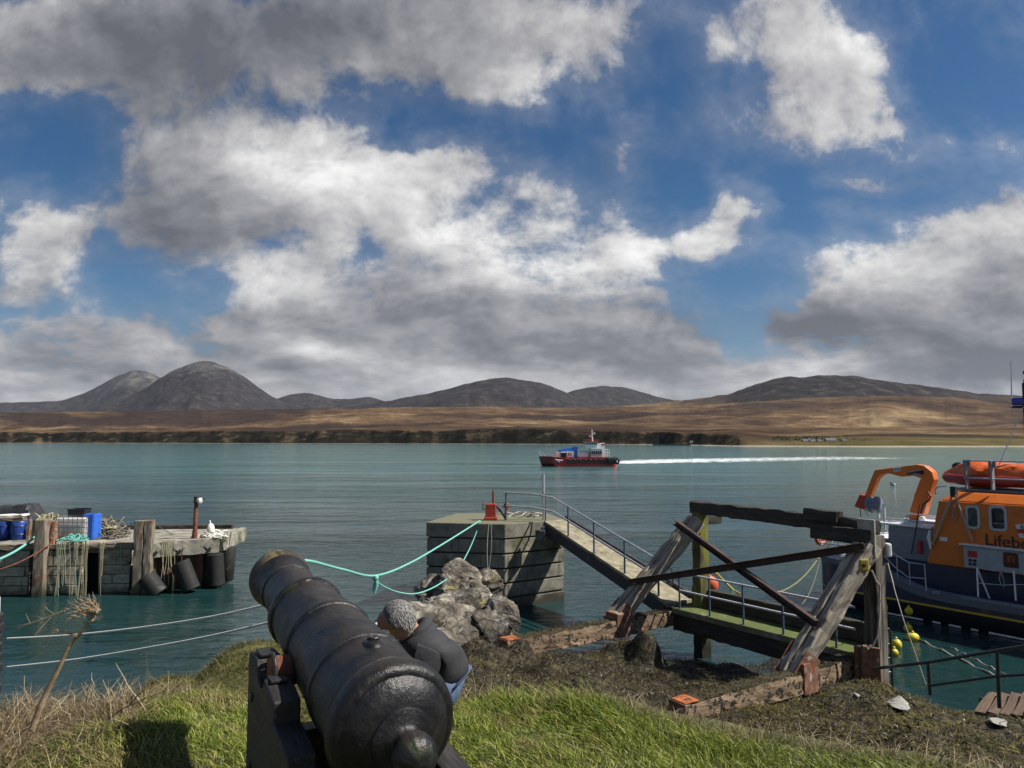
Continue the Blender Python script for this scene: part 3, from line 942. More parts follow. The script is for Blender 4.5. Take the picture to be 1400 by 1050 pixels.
# ------------------------------------------------------------------ boulders
rock_mat = material('boulder_stone', [(0.34, (0.034, 0.028, 0.022)), (0.45, (0.105, 0.090, 0.070)), (0.56, (0.19, 0.168, 0.132)), (0.68, (0.38, 0.35, 0.29))], scale=2.2, rough=0.85, bump=0.9,
                    bscale=5.0, bdist=0.14, extras=[((0.30, 0.25, 0.10), 2.2, 0.60, 0.70), ((0.40, 0.385, 0.36), 1.1, 0.56, 0.66, (1, 1, 3.5)), ((0.045, 0.040, 0.036), 2.0, 0.55, 0.66)],
                    wet=((0.016, 0.014, 0.010), 0.45, 1.05))
weedrock_mat = material('weedy_rock', [(0.35, (0.010, 0.010, 0.006)), (0.5, (0.035, 0.033, 0.012)), (0.68, (0.12, 0.11, 0.03))], scale=5, rough=0.7, bump=1.0, bscale=14, bdist=0.06)
slab_mat = material('pale_slab', [(0.3, (0.16, 0.155, 0.14)), (0.5, (0.27, 0.265, 0.24)), (0.7, (0.42, 0.41, 0.38))], scale=4, rough=0.85, bump=0.5, extras=[((0.05, 0.05, 0.02), 3, 0.56, 0.64)])


def crack_rock(mat_, scale=2.2, depth=.75):
    """adds dark fracture lines to a rock material"""
    t = mat_.node_tree
    b = next(n for n in t.nodes if n.type == 'BSDF_PRINCIPLED')
    tc = t.nodes.new('ShaderNodeTexCoord'); nz = t.nodes.new('ShaderNodeTexNoise'); nz.inputs['Scale'].default_value = 2.6; nz.inputs['Detail'].default_value = 6
    ad = t.nodes.new('ShaderNodeVectorMath'); ad.operation = 'MULTIPLY_ADD'; ad.inputs[1].default_value = (.5, .5, .35)
    vo = t.nodes.new('ShaderNodeTexVoronoi'); vo.feature = 'DISTANCE_TO_EDGE'; vo.inputs['Scale'].default_value = scale
    mp = t.nodes.new('ShaderNodeMapping'); mp.inputs['Scale'].default_value = (.7, .8, 2.2); mp.inputs['Rotation'].default_value = (.35, .2, 0)
    t.links.new(tc.outputs['Object'], nz.inputs['Vector']); t.links.new(nz.outputs['Color'], ad.inputs[0]); t.links.new(tc.outputs['Object'], ad.inputs[2])
    t.links.new(ad.outputs[0], mp.inputs[0]); t.links.new(mp.outputs[0], vo.inputs['Vector'])
    mr = t.nodes.new('ShaderNodeMapRange'); mr.inputs[1].default_value = 0; mr.inputs[2].default_value = .045; mr.inputs[3].default_value = 1 - depth; mr.inputs[4].default_value = 1
    t.links.new(vo.outputs['Distance'], mr.inputs[0])
    mx = t.nodes.new('ShaderNodeMix'); mx.data_type = 'RGBA'; mx.blend_type = 'MULTIPLY'; mx.inputs[0].default_value = 1
    src = b.inputs['Base Color'].links[0].from_socket
    t.links.new(src, mx.inputs[6]); t.links.new(mr.outputs[0], mx.inputs[7]); t.links.new(mx.outputs[2], b.inputs['Base Color'])
    bp = t.nodes.new('ShaderNodeBump'); bp.inputs['Distance'].default_value = .05; bp.inputs['Strength'].default_value = .8
    t.links.new(mr.outputs[0], bp.inputs['Height']); t.links.new(b.inputs['Normal'].links[0].from_socket, bp.inputs['Normal']); t.links.new(bp.outputs[0], b.inputs['Normal'])


crack_rock(rock_mat, 1.25, .5)


def rock_mesh(size, seed, sub=5, facets=15):
    rr = random.Random(seed)
    bm = bmesh.new()
    bmesh.ops.create_icosphere(bm, subdivisions=sub, radius=1.0)
    planes = []
    for _ in range(facets):
        d = Vector((rr.uniform(-1, 1), rr.uniform(-1, 1), rr.uniform(-.5, 1))).normalized()
        planes.append((d, rr.uniform(.42, .80)))
    co = np.array([v.co[:] for v in bm.verts])
    for d, t in planes:
        s = co @ np.array(d)
        over = np.maximum(s - t, 0) * 0.97
        co = co - over[:, None] * np.array(d)[None, :]
    s = seed * 3.7
    n = fbm(co[:, 0] * 1.3 + s, co[:, 1] * 1.3 + co[:, 2] * 1.1, 5) * 0.10 + (ridged(co[:, 0] * 1.6 - s, co[:, 2] * 3.6 + co[:, 1] * 1.3, 6, .55) - .8) * 0.085 + fbm(co[:, 0] * 6 + s, co[:, 1] * 6 + co[:, 2] * 5, 3) * .025
    nr = co / np.linalg.norm(co, axis=1)[:, None]
    co = (co + nr * n[:, None]) * np.array(size)[None, :] / 2
    for v, c in zip(bm.verts, co):
        v.co = c
    me = bpy.data.meshes.new('boulder')
    bm.to_mesh(me); bm.free()
    me.polygons.foreach_set('use_smooth', [True] * len(me.polygons))
    return me


def boulder(p, size, seed, label, mat=None, group='boulders of the rocky spit', name='boulder', rot=None):
    me = rock_mesh(size, seed)
    o = link(name, me, mat or rock_mat, None, p, rot or (0, 0, random.Random(seed).uniform(0, 6)))
    return tag(o, label, 'rock', group)


# ------------------------------------------------------------------ the old gun on its carriage
gun_mat = material('gun_iron', [(0.3, (0.005, 0.005, 0.006)), (0.5, (0.009, 0.009, 0.0105)), (0.7, (0.020, 0.018, 0.0175))], scale=6, rough=0.40, rvar=0.16, bump=0.8, bscale=22, bdist=0.009, spec=0.42,
                   extras=[((0.035, 0.022, 0.016), 2.4, 0.58, 0.72), ((0.038, 0.036, 0.034), 21.0, 0.62, 0.70), ((0.020, 0.026, 0.008), 5.0, 0.58, 0.68)], up=((0.024, 0.019, 0.015), 0.80, 1.05, 1.2))
muzzle_mat = material('muzzle_lichen', [(0.3, (0.016, 0.014, 0.012)), (0.5, (0.045, 0.037, 0.026)), (0.7, (0.10, 0.082, 0.05))], scale=9, rough=0.7, bump=0.8, bscale=40, bdist=0.006,
                      extras=[((0.14, 0.11, 0.045), 8.0, 0.55, 0.65)])
oak_black = material('tarred_oak', [(0.3, (0.012, 0.011, 0.010)), (0.5, (0.024, 0.022, 0.020)), (0.7, (0.048, 0.044, 0.040))], scale=3.5, rough=0.6, bump=0.7, bscale=9, bdist=0.012,
                     stretch=(0.5, 6, 6), extras=[((0.075, 0.068, 0.062), 3.0, 0.60, 0.74)])
rust_mat = material('rusted_iron', [(0.3, (0.05, 0.018, 0.010)), (0.5, (0.16, 0.05, 0.022)), (0.7, (0.30, 0.11, 0.045))], scale=9, rough=0.85, bump=0.7, bscale=30, bdist=0.006,
                    extras=[((0.10, 0.085, 0.08), 5, 0.58, 0.68)])
iron_black = material('black_iron', [(0.3, (0.010, 0.010, 0.011)), (0.7, (0.035, 0.033, 0.032))], scale=10, rough=0.5, bump=0.4, bscale=40, bdist=0.003, extras=[((0.09, 0.04, 0.02), 6, 0.60, 0.72)])

GUN_GROUND = 3.98
gun = thing('cannon', 'old black iron cannon on a stepped wooden carriage pointing out over the water', 'cannon', (-.49, 2.97, GUN_GROUND), rotz=R(120.2))
zb = 4.853 - GUN_GROUND
slope = 0.118
ax = Vector((1, 0, slope)).normalized()


def gun_pt(d, y=0, z=0):
    return Vector((0, 0, zb)) + ax * d + Vector((0, y, z))


prof = [(-.325, .0), (-.322, .030), (-.310, .058), (-.285, .080), (-.25, .090), (-.215, .082), (-.193, .066), (-.18, .058), (-.165, .060), (-.15, .075), (-.145, .105), (-.135, .125),
        (-.125, .128), (-.118, .150), (-.105, .178), (-.085, .205), (-.062, .224), (-.06, .242), (-.045, .258), (-.02, .266), (.02, .266), (.045, .260), (.055, .250), (.06, .243), (.07, .243), (.075, .248), (.10, .248), (.108, .240),
        (.36, .236), (.365, .243), (.40, .243), (.405, .233), (.86, .219), (.865, .226), (.875, .229), (.90, .229), (.91, .226), (.915, .214), (1.33, .196), (1.335, .206), (1.35, .212), (1.38, .212), (1.395, .205), (1.40, .188),
        (1.44, .180), (1.80, .156), (1.805, .164), (1.83, .164), (1.835, .155), (1.87, .156), (1.93, .164), (1.99, .178), (2.03, .190), (2.06, .193), (2.09, .190), (2.105, .178), (2.125, .165), (2.125, .075), (1.7, .075)]
g = MB()
p2 = []
for (d0, r0), (d1, r1) in zip(prof[:-1], prof[1:]):
    m_ = max(1, int(abs(d1 - d0) / 0.03))
    p2 += [(d0 + (d1 - d0) * i / m_, r0 + (r1 - r0) * i / m_) for i in range(m_)]
p2.append(prof[-1])
NG = 96
vs, fs = [], []
ya = Vector((0, 1, 0)); za = ax.cross(ya)
dd = np.array([p[0] for p in p2]); rr_ = np.array([p[1] for p in p2])
th = np.linspace(0, 2 * np.pi, NG, endpoint=False)
D, T = np.meshgrid(dd, th, indexing='ij')
RR = np.broadcast_to(rr_[:, None], D.shape)
pit = 0.0028 * fbm(np.cos(T) * 3 + D * 5, np.sin(T) * 3 + 7, 5) + 0.0016 * fbm(np.cos(T) * 11 + D * 9, np.sin(T) * 11 - D * 13, 3)
RR = np.maximum(RR + pit * (RR > .03), 0.0008)
for i in range(len(p2)):
    for j in range(NG):
        vs.append(gun_pt(D[i, j]) + (ya * math.cos(T[i, j]) + za * math.sin(T[i, j])) * RR[i, j])
for i in range(len(p2) - 1):
    for j in range(NG):
        fs.append((i * NG + j, i * NG + (j + 1) % NG, (i + 1) * NG + (j + 1) % NG, (i + 1) * NG + j))
g.add(vs, fs)
barrel = g.build('barrel', gun_mat, gun, smooth=True)
barrel.data.materials.append(muzzle_mat)
for pl in barrel.data.polygons:
    if (pl.center - Vector((0, 0, zb))).dot(ax) > 1.985:
        pl.material_index = 1
# vent patch, trunnions
mv = MB()
vt = gun_pt(.24, 0, .225)
mv.sphere(vt + Vector((0, 0.0, .006)), .055, 16, 8, (1.2, .8, .42))
mv.torus(vt + Vector((0.012, -.01, .030)), (0.1, 0, 1), .020, .009, 16, 6)
mv.build('vent', gun_mat, barrel, smooth=True)
for s in (1, -1):
    t = MB()
    t.lathe([(0, .072), (.10, .072), (.125, .068), (.13, .060), (.13, 0)], gun_pt(.80, s * .185, -.055), (0, s, 0), 28)
    t.build('trunnion', rust_mat if s > 0 else gun_mat, barrel, smooth=True)


def cheek(s):
    y0, y1 = (.235, .355) if s > 0 else (-.355, -.235)
    zt = zb + slope * .8
    P_ = [(1.10, .22), (1.10, zt - .06), (1.08, zt - .02), (.90, zt - .01), (.86, zt - .10), (.80, zt - .125), (.74, zt - .10), (.71, zt - .055), (.50, zt - .10), (.50, zt - .19), (.22, zt - .235), (.22, zt - .305), (-.06, zt - .33), (-.06, zt - .47), (-.40, zt - .49), (-.42, .20), (-.1, .20), (.1, .28), (.6, .28), (.8, .20)]
    m = MB()
    m.prism([(x, y0, z) for x, z in P_], (0, y1 - y0, 0))
    return m.build('cheek', oak_black, gun, bevel=.008)


for s in (1, -1):
    ck = cheek(s)
    m = MB()
    zt = zb + slope * .8
    # iron cap over the trunnion
    m.torus((.80, s * .30, zt - .055), (0, 1, 0), .080, .012, 14, 6, 0, 2 * math.pi)
    m.box((.95, s * .30, zt + .0), (.12, .075, .014)); m.box((.685, s * .30, zt - .055), (.09, .075, .014))
    m.build('cap_square', iron_black, gun, bevel=.003)
    for x, z in ((.98, .75), (.98, .42), (.55, .52), (.15, .38), (-.25, .30)):
        MB().box((x, s * .358, z), (.042, .016, .042)).build('bolt', iron_black, ck, bevel=.004)
m = MB(); m.bar((.95, -.24, .42), (.95, .24, .42), .12, .30); m.build('transom', oak_black, gun, bevel=.01)
m = MB(); m.box((-.12, 0, zb - .33), (.62, .20, .09)); m.prism([(-.42, -.09, zb - .285), (-.05, -.09, zb - .285), (-.05, -.09, zb - .245), (-.42, -.09, zb - .265)], (0, .18, 0)); m.build('quoin_bed', oak_black, gun, bevel=.008)
for x, r_ in ((.80, .19), (-.22, .17)):
    m = MB(); m.bar((x, -.52, r_), (x, .52, r_), .13, .13); ax_o = m.build('axle', oak_black, gun, bevel=.012)
    for s in (1, -1):
        m = MB(); m.lathe([(-.06, r_ - .015), (-.055, r_), (.055, r_), (.06, r_ - .015), (.06, .06), (.085, .055), (.085, 0)], (x, s * .47, r_), (0, s, 0), 32)
        m.build('truck_wheel', oak_black, gun, smooth=True)
m = MB(); m.torus((-.41, .20, .38), (1, 0, .2), .045, .009, 18, 6); m.build('ring_bolt', iron_black, gun, smooth=True)

# ------------------------------------------------------------------ the person crouched beyond the gun
skin_mat = material('skin', [(0.3, (0.40, 0.20, 0.14)), (0.7, (0.52, 0.28, 0.20))], scale=9, rough=0.55, bump=0.1)
jacket_mat = material('jacket_cloth', [(0.3, (0.018, 0.019, 0.022)), (0.7, (0.034, 0.035, 0.040))], scale=5, rough=0.8, bump=0.6, bscale=6, bdist=0.02)
jeans_mat = material('denim', [(0.3, (0.045, 0.075, 0.14)), (0.7, (0.10, 0.15, 0.24))], scale=30, rough=0.85, bump=0.5, bscale=10, bdist=0.01)
shoe_mat = plain('shoe_leather', (0.05, 0.035, 0.025), 0.6)
grey_hair = leaf_mat('grey_hair', [(0.0, (0.07, 0.062, 0.058)), (0.35, (0.19, 0.18, 0.17)), (0.7, (0.36, 0.35, 0.34)), (1.0, (0.55, 0.54, 0.52))], rough=0.45, transl=0.05)


def skinned(name, joints, edges, mat, parent, sub=2):
    """joints: name -> (point, radius)"""
    keys = list(joints)
    off = root_of(parent).location
    me = bpy.data.meshes.new(name)
    me.from_pydata([Vector(joints[k_][0]) - off for k_ in keys], [(keys.index(a), keys.index(b)) for a, b in edges], [])
    o = link(name, me, None, parent)
    o.modifiers.new('skin', 'SKIN').use_smooth_shade = True
    for i, k_ in enumerate(keys):
        r_ = joints[k_][1]
        me.skin_vertices[0].data[i].radius = (r_, r_) if not isinstance(r_, tuple) else r_
    me.skin_vertices[0].data[0].use_root = True
    md = o.modifiers.new('subdivision', 'SUBSURF'); md.levels = sub; md.render_levels = sub
    dg = bpy.context.evaluated_depsgraph_get()
    dg.update()
    nm = bpy.data.meshes.new_from_object(o.evaluated_get(dg))
    o.modifiers.clear()
    o.data = nm
    bpy.data.meshes.remove(me)
    nm.name = name
    nm.materials.clear(); nm.materials.append(mat)
    nm.polygons.foreach_set('use_smooth', [True] * len(nm.polygons))
    return o


def build_person():
    hip = P(618, 945, 4.75)
    ground = hip.z - .13
    head = P(541, 846, 4.62)
    neck = P(566, 868, 4.72)
    chest = P(577, 888, 4.76)
    shN = P(592, 892, 4.58); shF = P(560, 884, 5.0)
    pr = thing('person', 'grey haired person in a dark hooded jacket and jeans crouching beyond the cannon', 'person', (hip.x, hip.y, ground))
    waist = hip.lerp(chest, .45) + Vector((.03, .02, 0))
    kN = hip + Vector((-.40, -.12, .30)); kF = hip + Vector((-.40, .20, .32))
    aN = hip + Vector((-.44, -.14, -.05)); aF = hip + Vector((-.46, .22, -.05))
    elN = shN + Vector((-.10, -.05, -.26)); elF = shF + Vector((-.12, .02, -.24))
    wN = elN + Vector((-.24, .04, .04)); wF = elF + Vector((-.22, -.04, .05))
    hN, hF = wN + Vector((-.07, .01, .0)), wF + Vector((-.07, -.01, .0))
    fwd = Vector((-.95, -.18, -.26)).normalized()
    J = {'hip': (hip, .07), 'waist': (waist, .08), 'chest': (chest, .10), 'neckb': (chest.lerp(neck, .7), .07), 'neck': (neck, .058), 'skull0': (neck.lerp(head, .6), .07), 'skull': (head + Vector((0.02, 0, .02)), .092), 'brow': (head + fwd * .05 + Vector((0, 0, .02)), .086), 'jaw': (head + fwd * .055 + Vector((.0, 0, -.055)), .062),
         'nose': (head + fwd * .135 + Vector((0, 0, -.02)), .014),
         'shN': (shN, .05), 'elN': (elN, .036), 'wN': (wN, .028), 'shF': (shF, .05), 'elF': (elF, .036), 'wF': (wF, .03), 'hN': (hN, (.022, .04)), 'hF': (hF, (.022, .04)),
         'hjN': (hip + Vector((-.03, -.10, -.01)), .06), 'hjF': (hip + Vector((-.03, .11, .0)), .06), 'kN': (kN, .065), 'kF': (kF, .065), 'aN': (aN, .042), 'aF': (aF, .042),
         'tN': (aN + Vector((-.15, -.02, -.05)), .034), 'tF': (aF + Vector((-.15, .02, -.05)), .034)}
    E = [('hip', 'waist'), ('waist', 'chest'), ('chest', 'neckb'), ('neckb', 'neck'), ('neck', 'skull0'), ('skull0', 'skull'), ('skull', 'brow'), ('skull0', 'jaw'), ('brow', 'nose'), ('chest', 'shN'), ('shN', 'elN'), ('elN', 'wN'), ('wN', 'hN'), ('chest', 'shF'), ('shF', 'elF'), ('elF', 'wF'), ('wF', 'hF'),
         ('hip', 'hjN'), ('hjN', 'kN'), ('kN', 'aN'), ('aN', 'tN'), ('hip', 'hjF'), ('hjF', 'kF'), ('kF', 'aF'), ('aF', 'tF')]
    for s, w_, h_ in (('N', wN, hN), ('F', wF, hF)):
        d = (h_ - w_).normalized()
        for i, (o_, ln) in enumerate(((-.030, .062), (-.010, .076), (.012, .072), (.032, .056))):
            a = h_ + d * .03 + Vector((0, o_, 0))
            J['f%d%s' % (i, s)] = (a + d * ln * .5 + Vector((0, 0, -.012)), .009)
            J['g%d%s' % (i, s)] = (a + d * ln * .8 + Vector((0, 0, -.045)), .008)
            E += [('h' + s, 'f%d%s' % (i, s)), ('f%d%s' % (i, s), 'g%d%s' % (i, s))]
        J['th' + s] = (w_ + d * .045 + Vector((0, -.05, -.01)), .010); J['ti' + s] = (w_ + d * .085 + Vector((0, -.058, -.03)), .009)
        E += [('w' + s, 'th' + s), ('th' + s, 'ti' + s)]
    body = skinned('body', J, E, skin_mat, pr)
    JJ = {'hip': (hip + Vector((-.01, 0, .015)), .195), 'waist': (waist, .185), 'chest': (chest, .185), 'neckb': (chest.lerp(neck, .6), .105), 'shN': (shN, .098), 'elN': (elN, .070), 'wN': (wN.lerp(elN, .12), .050), 'shF': (shF, .098), 'elF': (elF, .070), 'wF': (wF.lerp(elF, .12), .050)}
    skinned('jacket', JJ, [('hip', 'waist'), ('waist', 'chest'), ('chest', 'neckb'), ('chest', 'shN'), ('shN', 'elN'), ('elN', 'wN'), ('chest', 'shF'), ('shF', 'elF'), ('elF', 'wF')], jacket_mat, pr)
    # hood lying in a thick roll behind the neck
    c = neck + Vector((.045, -.03, -.005))
    m = MB(); m.sphere(c + Vector((.04, -.01, -.055)), .15, 22, 14, (1.05, 1.05, .75))
    hd = m.build('hood', jacket_mat, pr, smooth=True)
    m = MB(); m.torus(neck + Vector((.012, 0, .022)), (-.60, -.1, .8), .088, .036, 28, 10); m.torus(neck + Vector((.03, 0, -.02)), (-.60, -.1, .8), .10, .04, 28, 10); m.build('collar', jacket_mat, hd, smooth=True)
    JT = {'hip': (hip - Vector((0, 0, .01)), .165), 'hjN': (J['hjN'][0], .135), 'kN': (kN, .082), 'aN': (aN.lerp(kN, .12), .062), 'hjF': (J['hjF'][0], .135), 'kF': (kF, .082), 'aF': (aF.lerp(kF, .12), .062), 'up': (hip.lerp(waist, .3), .145)}
    skinned('jeans', JT, [('hip', 'up'), ('hip', 'hjN'), ('hjN', 'kN'), ('kN', 'aN'), ('hip', 'hjF'), ('hjF', 'kF'), ('kF', 'aF')], jeans_mat, pr)
    for q in ('N', 'F'):
        a, t_ = J['a' + q][0], J['t' + q][0]
        m = MB(); m.tube([a + Vector((.05, 0, -.03)), a + Vector((0, 0, -.035)), a.lerp(t_, .6) + Vector((0, 0, -.02)), t_ + Vector((-.02, 0, -.01)), t_ + Vector((-.05, 0, -.015))], [.035, .055, .052, .046, .02], 12)
        m.build('shoe', shoe_mat, pr, smooth=True)
    # ears, eyes and mouth
    side = fwd.cross(Vector((0, 0, 1))).normalized()
    up = side.cross(fwd).normalized()
    eye_m = plain('eye_white', (.6, .58, .55), .3)
    for s in (1, -1):
        MB().torus(head + side * s * .088 + Vector((.012, 0, -.012)), side, .022, .008, 14, 6).build('ear', skin_mat, body, smooth=True)
        MB().sphere(head + fwd * .122 + side * s * .033 + up * .012, .013, 10, 8).build('eye', eye_m, body, smooth=True)
    m = MB(); m.tube([head + fwd * .108 + side * .025 - up * .055, head + fwd * .118 - up * .056, head + fwd * .108 - side * .025 - up * .055], .006, 6)
    m.build('mouth', plain('lip', (.30, .10, .08), .5), body, smooth=True)
    # short grey hair: a scalp of fine strands
    n = 15000
    u = rng.normal(0, 1, (n, 3)); u /= np.linalg.norm(u, axis=1)[:, None]
    f3, s3, u3 = np.array(fwd), np.array(side), np.array(up)
    fd, ud = u @ f3, u @ u3
    keep = (ud > -.35 + .75 * np.clip(fd, -1, 1)) & (fd < .72)
    u = u[keep]; n = len(u)
    c = np.array(head + Vector((.012, 0, .016)))
    rad = np.array([.100, .094, .105])
    base = c + u * rad
    dirs = u * .22 + np.array([.45, 0, -.55]) + rng.normal(0, .14, (n, 3)) + .35 * np.stack([fbm(u[:, 0] * 5, u[:, 2] * 5, 3), fbm(u[:, 1] * 5 + 9, u[:, 2] * 5, 3), fbm(u[:, 0] * 5, u[:, 1] * 5 + 4, 3)], -1)
    dirs -= u * np.minimum((dirs * u).sum(1), 0)[:, None]
    ln = rng.uniform(.015, .034, n)
    sd = np.cross(u, rng.normal(0, 1, (n, 3))); sd /= np.linalg.norm(sd, axis=1)[:, None]
    w_ = .0013
    p0, p1, p2_ = base - u * .006, base + dirs * ln[:, None] * .55, base + dirs * ln[:, None] + np.array([0, 0, -.008])
    V = np.stack([p0 - sd * w_, p0 + sd * w_, p1 + sd * w_, p1 - sd * w_, p2_ + sd * .0006, p2_ - sd * .0006], 1).reshape(-1, 3) - np.array(pr.location)
    i6 = np.arange(n)[:, None] * 6
    q = np.concatenate([np.hstack([i6, i6 + 1, i6 + 2, i6 + 3]), np.hstack([i6 + 3, i6 + 2, i6 + 4, i6 + 5])])
    hr = link('hair', fast_mesh('hair', V, q, smooth=True), grey_hair, pr)
    m = MB(); m.sphere(Vector(c), .0985, 20, 14, (1, .94, 1.04))
    cap = m.build('scalp', plain('hair_base', (.16, .15, .145), .7), hr, smooth=True)
    bm = bmesh.new(); bm.from_mesh(cap.data)
    off = pr.location
    dl = [v for v in bm.verts if ((v.co + off - Vector(c)).normalized().dot(up) < -.35 + .75 * (v.co + off - Vector(c)).normalized().dot(fwd)) or (v.co + off - Vector(c)).normalized().dot(fwd) > .74]
    bmesh.ops.delete(bm, geom=dl, context='VERTS'); bm.to_mesh(cap.data); bm.free()


build_person()


# ------------------------------------------------------------------ the stone pier head
stone_mat = material('pier_blockwork', [(0.3, (0.10, 0.094, 0.075)), (0.5, (0.19, 0.178, 0.142)), (0.7, (0.29, 0.275, 0.22))], scale=2.2, rough=0.88, bump=0.7, bscale=9, bdist=0.02,
                     extras=[((0.085, 0.085, 0.045), 1.1, 0.53, 0.68), ((0.34, 0.33, 0.28), 4.5, 0.60, 0.72, (1, 1, .25)), ((0.055, 0.05, 0.04), 3.0, 0.58, 0.70, (2.2, 2.2, .18))],
                     up=((0.15, 0.145, 0.09), .6, .95, .3), wet=((0.035, 0.032, 0.020), 0.15, 0.62))
concrete_mat = material('old_concrete', [(0.3, (0.15, 0.14, 0.115)), (0.5, (0.25, 0.235, 0.195)), (0.7, (0.36, 0.345, 0.29))], scale=2.0, rough=0.9, bump=0.55, bscale=12, bdist=0.015,
                        extras=[((0.10, 0.10, 0.05), 1.5, 0.52, 0.66), ((0.07, 0.06, 0.05), 4, 0.60, 0.72)], wet=((0.03, 0.028, 0.018), 0.2, 0.8))
joint_mat = plain('joint_shade', (0.03, 0.028, 0.022), 0.9)
galv_mat = plain('galvanised_pipe', (0.50, 0.51, 0.52), 0.42, metal=0.6, scale=14, dirt=(0.25, 0.2, 0.16))
bluegrey_pipe = plain('painted_pipe', (0.075, 0.11, 0.16), 0.5, scale=14, dirt=(0.16, 0.09, 0.05))
red_paint = material('red_paint', [(0.3, (0.30, 0.030, 0.016)), (0.7, (0.48, 0.06, 0.03))], scale=9, rough=0.6, bump=0.3, bscale=20, bdist=.006, extras=[((0.10, 0.04, 0.025), 5, 0.56, 0.68)])
rope_white = material('white_rope', [(0.3, (0.62, 0.62, 0.56)), (0.7, (0.82, 0.82, 0.76))], scale=40, rough=0.9, bump=0.8, bscale=60, bdist=0.006)
rope_green = material('green_rope', [(0.3, (0.10, 0.36, 0.30)), (0.7, (0.24, 0.58, 0.50))], scale=40, rough=0.85, bump=0.8, bscale=60, bdist=0.006)
rope_grey = material('grey_rope', [(0.3, (0.22, 0.21, 0.18)), (0.7, (0.42, 0.40, 0.34))], scale=40, rough=0.9, bump=0.8, bscale=60, bdist=0.006)
rope_straw = material('straw_rope', [(0.3, (0.30, 0.27, 0.16)), (0.7, (0.50, 0.46, 0.30))], scale=40, rough=0.9, bump=0.8, bscale=60, bdist=0.006)
wire_mat = plain('wire', (0.10, 0.10, 0.10), 0.6)

def pt(u, v, z):
    return G(u, v, z)


ZT = 3.0
C_, L_, R_ = Vector((-.25, 25.9, 0)), Vector((-3.14, 26.45, 0)), Vector((1.98, 27.4, 0))
B1, B2 = Vector((1.35, 30.2, 0)), Vector((-2.3, 29.6, 0))
foot = [L_, C_, R_, B1, B2]
pier = thing('stone_pier', 'square stone and concrete pier head of coursed blocks standing alone in the water', 'pier', (0, 28, 0))


def inset(poly, d):
    c = sum(poly, Vector()) / len(poly)
    return [p + (c - p).normalized() * d for p in poly]


courses = [-1.2, -.15, .36, .88, 1.40, 1.92, 2.46]
rj = random.Random(4)
m = MB()
for z0, z1 in zip(courses[:-1], courses[1:]):
    o = inset(foot, rj.uniform(0.0, .035))
    m.prism([p + Vector((0, 0, z0 + .028)) for p in o], (0, 0, z1 - z0 - .056))
m.build('block_course', stone_mat, pier, bevel=.025)
m = MB(); m.prism([p + Vector((0, 0, -1.2)) for p in inset(foot, .10)], (0, 0, 3.68)); m.build('core', joint_mat, pier)
m = MB(); m.prism([p + Vector((0, 0, 2.475)) for p in inset(foot, -.02)], (0, 0, ZT - 2.475)); m.build('cap_slab', stone_mat, pier, bevel=.03)

# mooring fittings on the pier head
bl = thing('winch_post', 'small red winch box with a rusty upright on the stone pier head', 'winch', pt(672, 712, ZT))
p = pt(671, 711, ZT)
m = MB(); m.box(p + Vector((0, 0, .36)), (.40, .34, .52)); m.box(p + Vector((0, 0, .06)), (.5, .44, .12)); m.build('winch_box', red_paint, bl, bevel=.03)
m = MB(); m.tube([p + Vector((.10, 0, .5)), p + Vector((.09, .02, 1.02))], .045, 10); m.tube([p + Vector((.09, .02, 1.0)), p + Vector((.09, .02, 1.12))], .03, 8); m.build('upright', rust_mat, bl, smooth=True)
m = MB(); m.tube([p + Vector((.14, -.05, .62)), p + Vector((.42, -.05, .28)), p + Vector((.58, -.05, .03))], .045, 8); m.build('strut', iron_black, bl, smooth=True)
m = MB(); m.tube([p + Vector((-.22, 0, .40)), p + Vector((-.30, 0, .40)), p + Vector((-.30, 0, .62))], .02, 8); m.build('crank', iron_black, bl, smooth=True)
b2 = thing('bollard', 'short dark red mooring bollard behind the rail on the stone pier head', 'bollard', pt(693, 703, ZT))
p = pt(693, 703, ZT); m = MB(); m.lathe([(0, .13), (.04, .14), (.06, .09), (.32, .085), (.36, .13), (.42, .13), (.46, .08), (.47, 0)], p, (0, 0, 1), 20); m.build('post', rust_mat, b2, smooth=True)
m = MB(); m.tube([p + Vector((-.2, 0, .3)), p + Vector((.2, 0, .3))], .03, 8); m.build('cross_bar', rust_mat, b2, smooth=True)
# a heap of old rope by the gangway
m = MB(); c = pt(712, 706, ZT)
for i in range(9):
    cc = c + Vector((rj.uniform(-.55, .75), rj.uniform(-.35, .3), .04 + .012 * i))
    m.torus(cc, (rj.uniform(-.3, .3), rj.uniform(-.3, .3), 1), rj.uniform(.13, .30), .028, 20, 6)
tag(m.build('rope_heap', rope_grey, None, smooth=True), 'heap of grey rope coils lying at the head of the gangway', 'rope')

# ------------------------------------------------------------------ the gangway down to the walkway
n0, n1 = pt(744, 712, ZT), pt(914, 825.5, 1.42)
ac = Vector((.90, .64, 0)).normalized() * 1.12
gw = thing('gangway', 'sloping concrete gangway with blue and white pipe rails running down from the pier head', 'gangway', Vector((n0.x, n0.y, 0)))
f0, f1 = n0 + ac, n1 + ac
dn = Vector((0, 0, -1))
m = MB(); m.add([n0, n1, f1, f0, n0 + dn * .10, n1 + dn * .10, f1 + dn * .10, f0 + dn * .10], [(0, 1, 2, 3), (7, 6, 5, 4), (0, 4, 5, 1), (1, 5, 6, 2), (2, 6, 7, 3), (3, 7, 4, 0)])
deck_mat = material('gangway_deck', [(0.3, (0.15, 0.13, 0.085)), (0.5, (0.26, 0.23, 0.155)), (0.7, (0.36, 0.33, 0.23))], scale=3.5, rough=0.85, bump=0.5, bscale=18, bdist=0.01, extras=[((0.10, 0.095, 0.05), 1.4, 0.54, 0.68)])
m.build('deck', deck_mat, gw, bevel=.01)
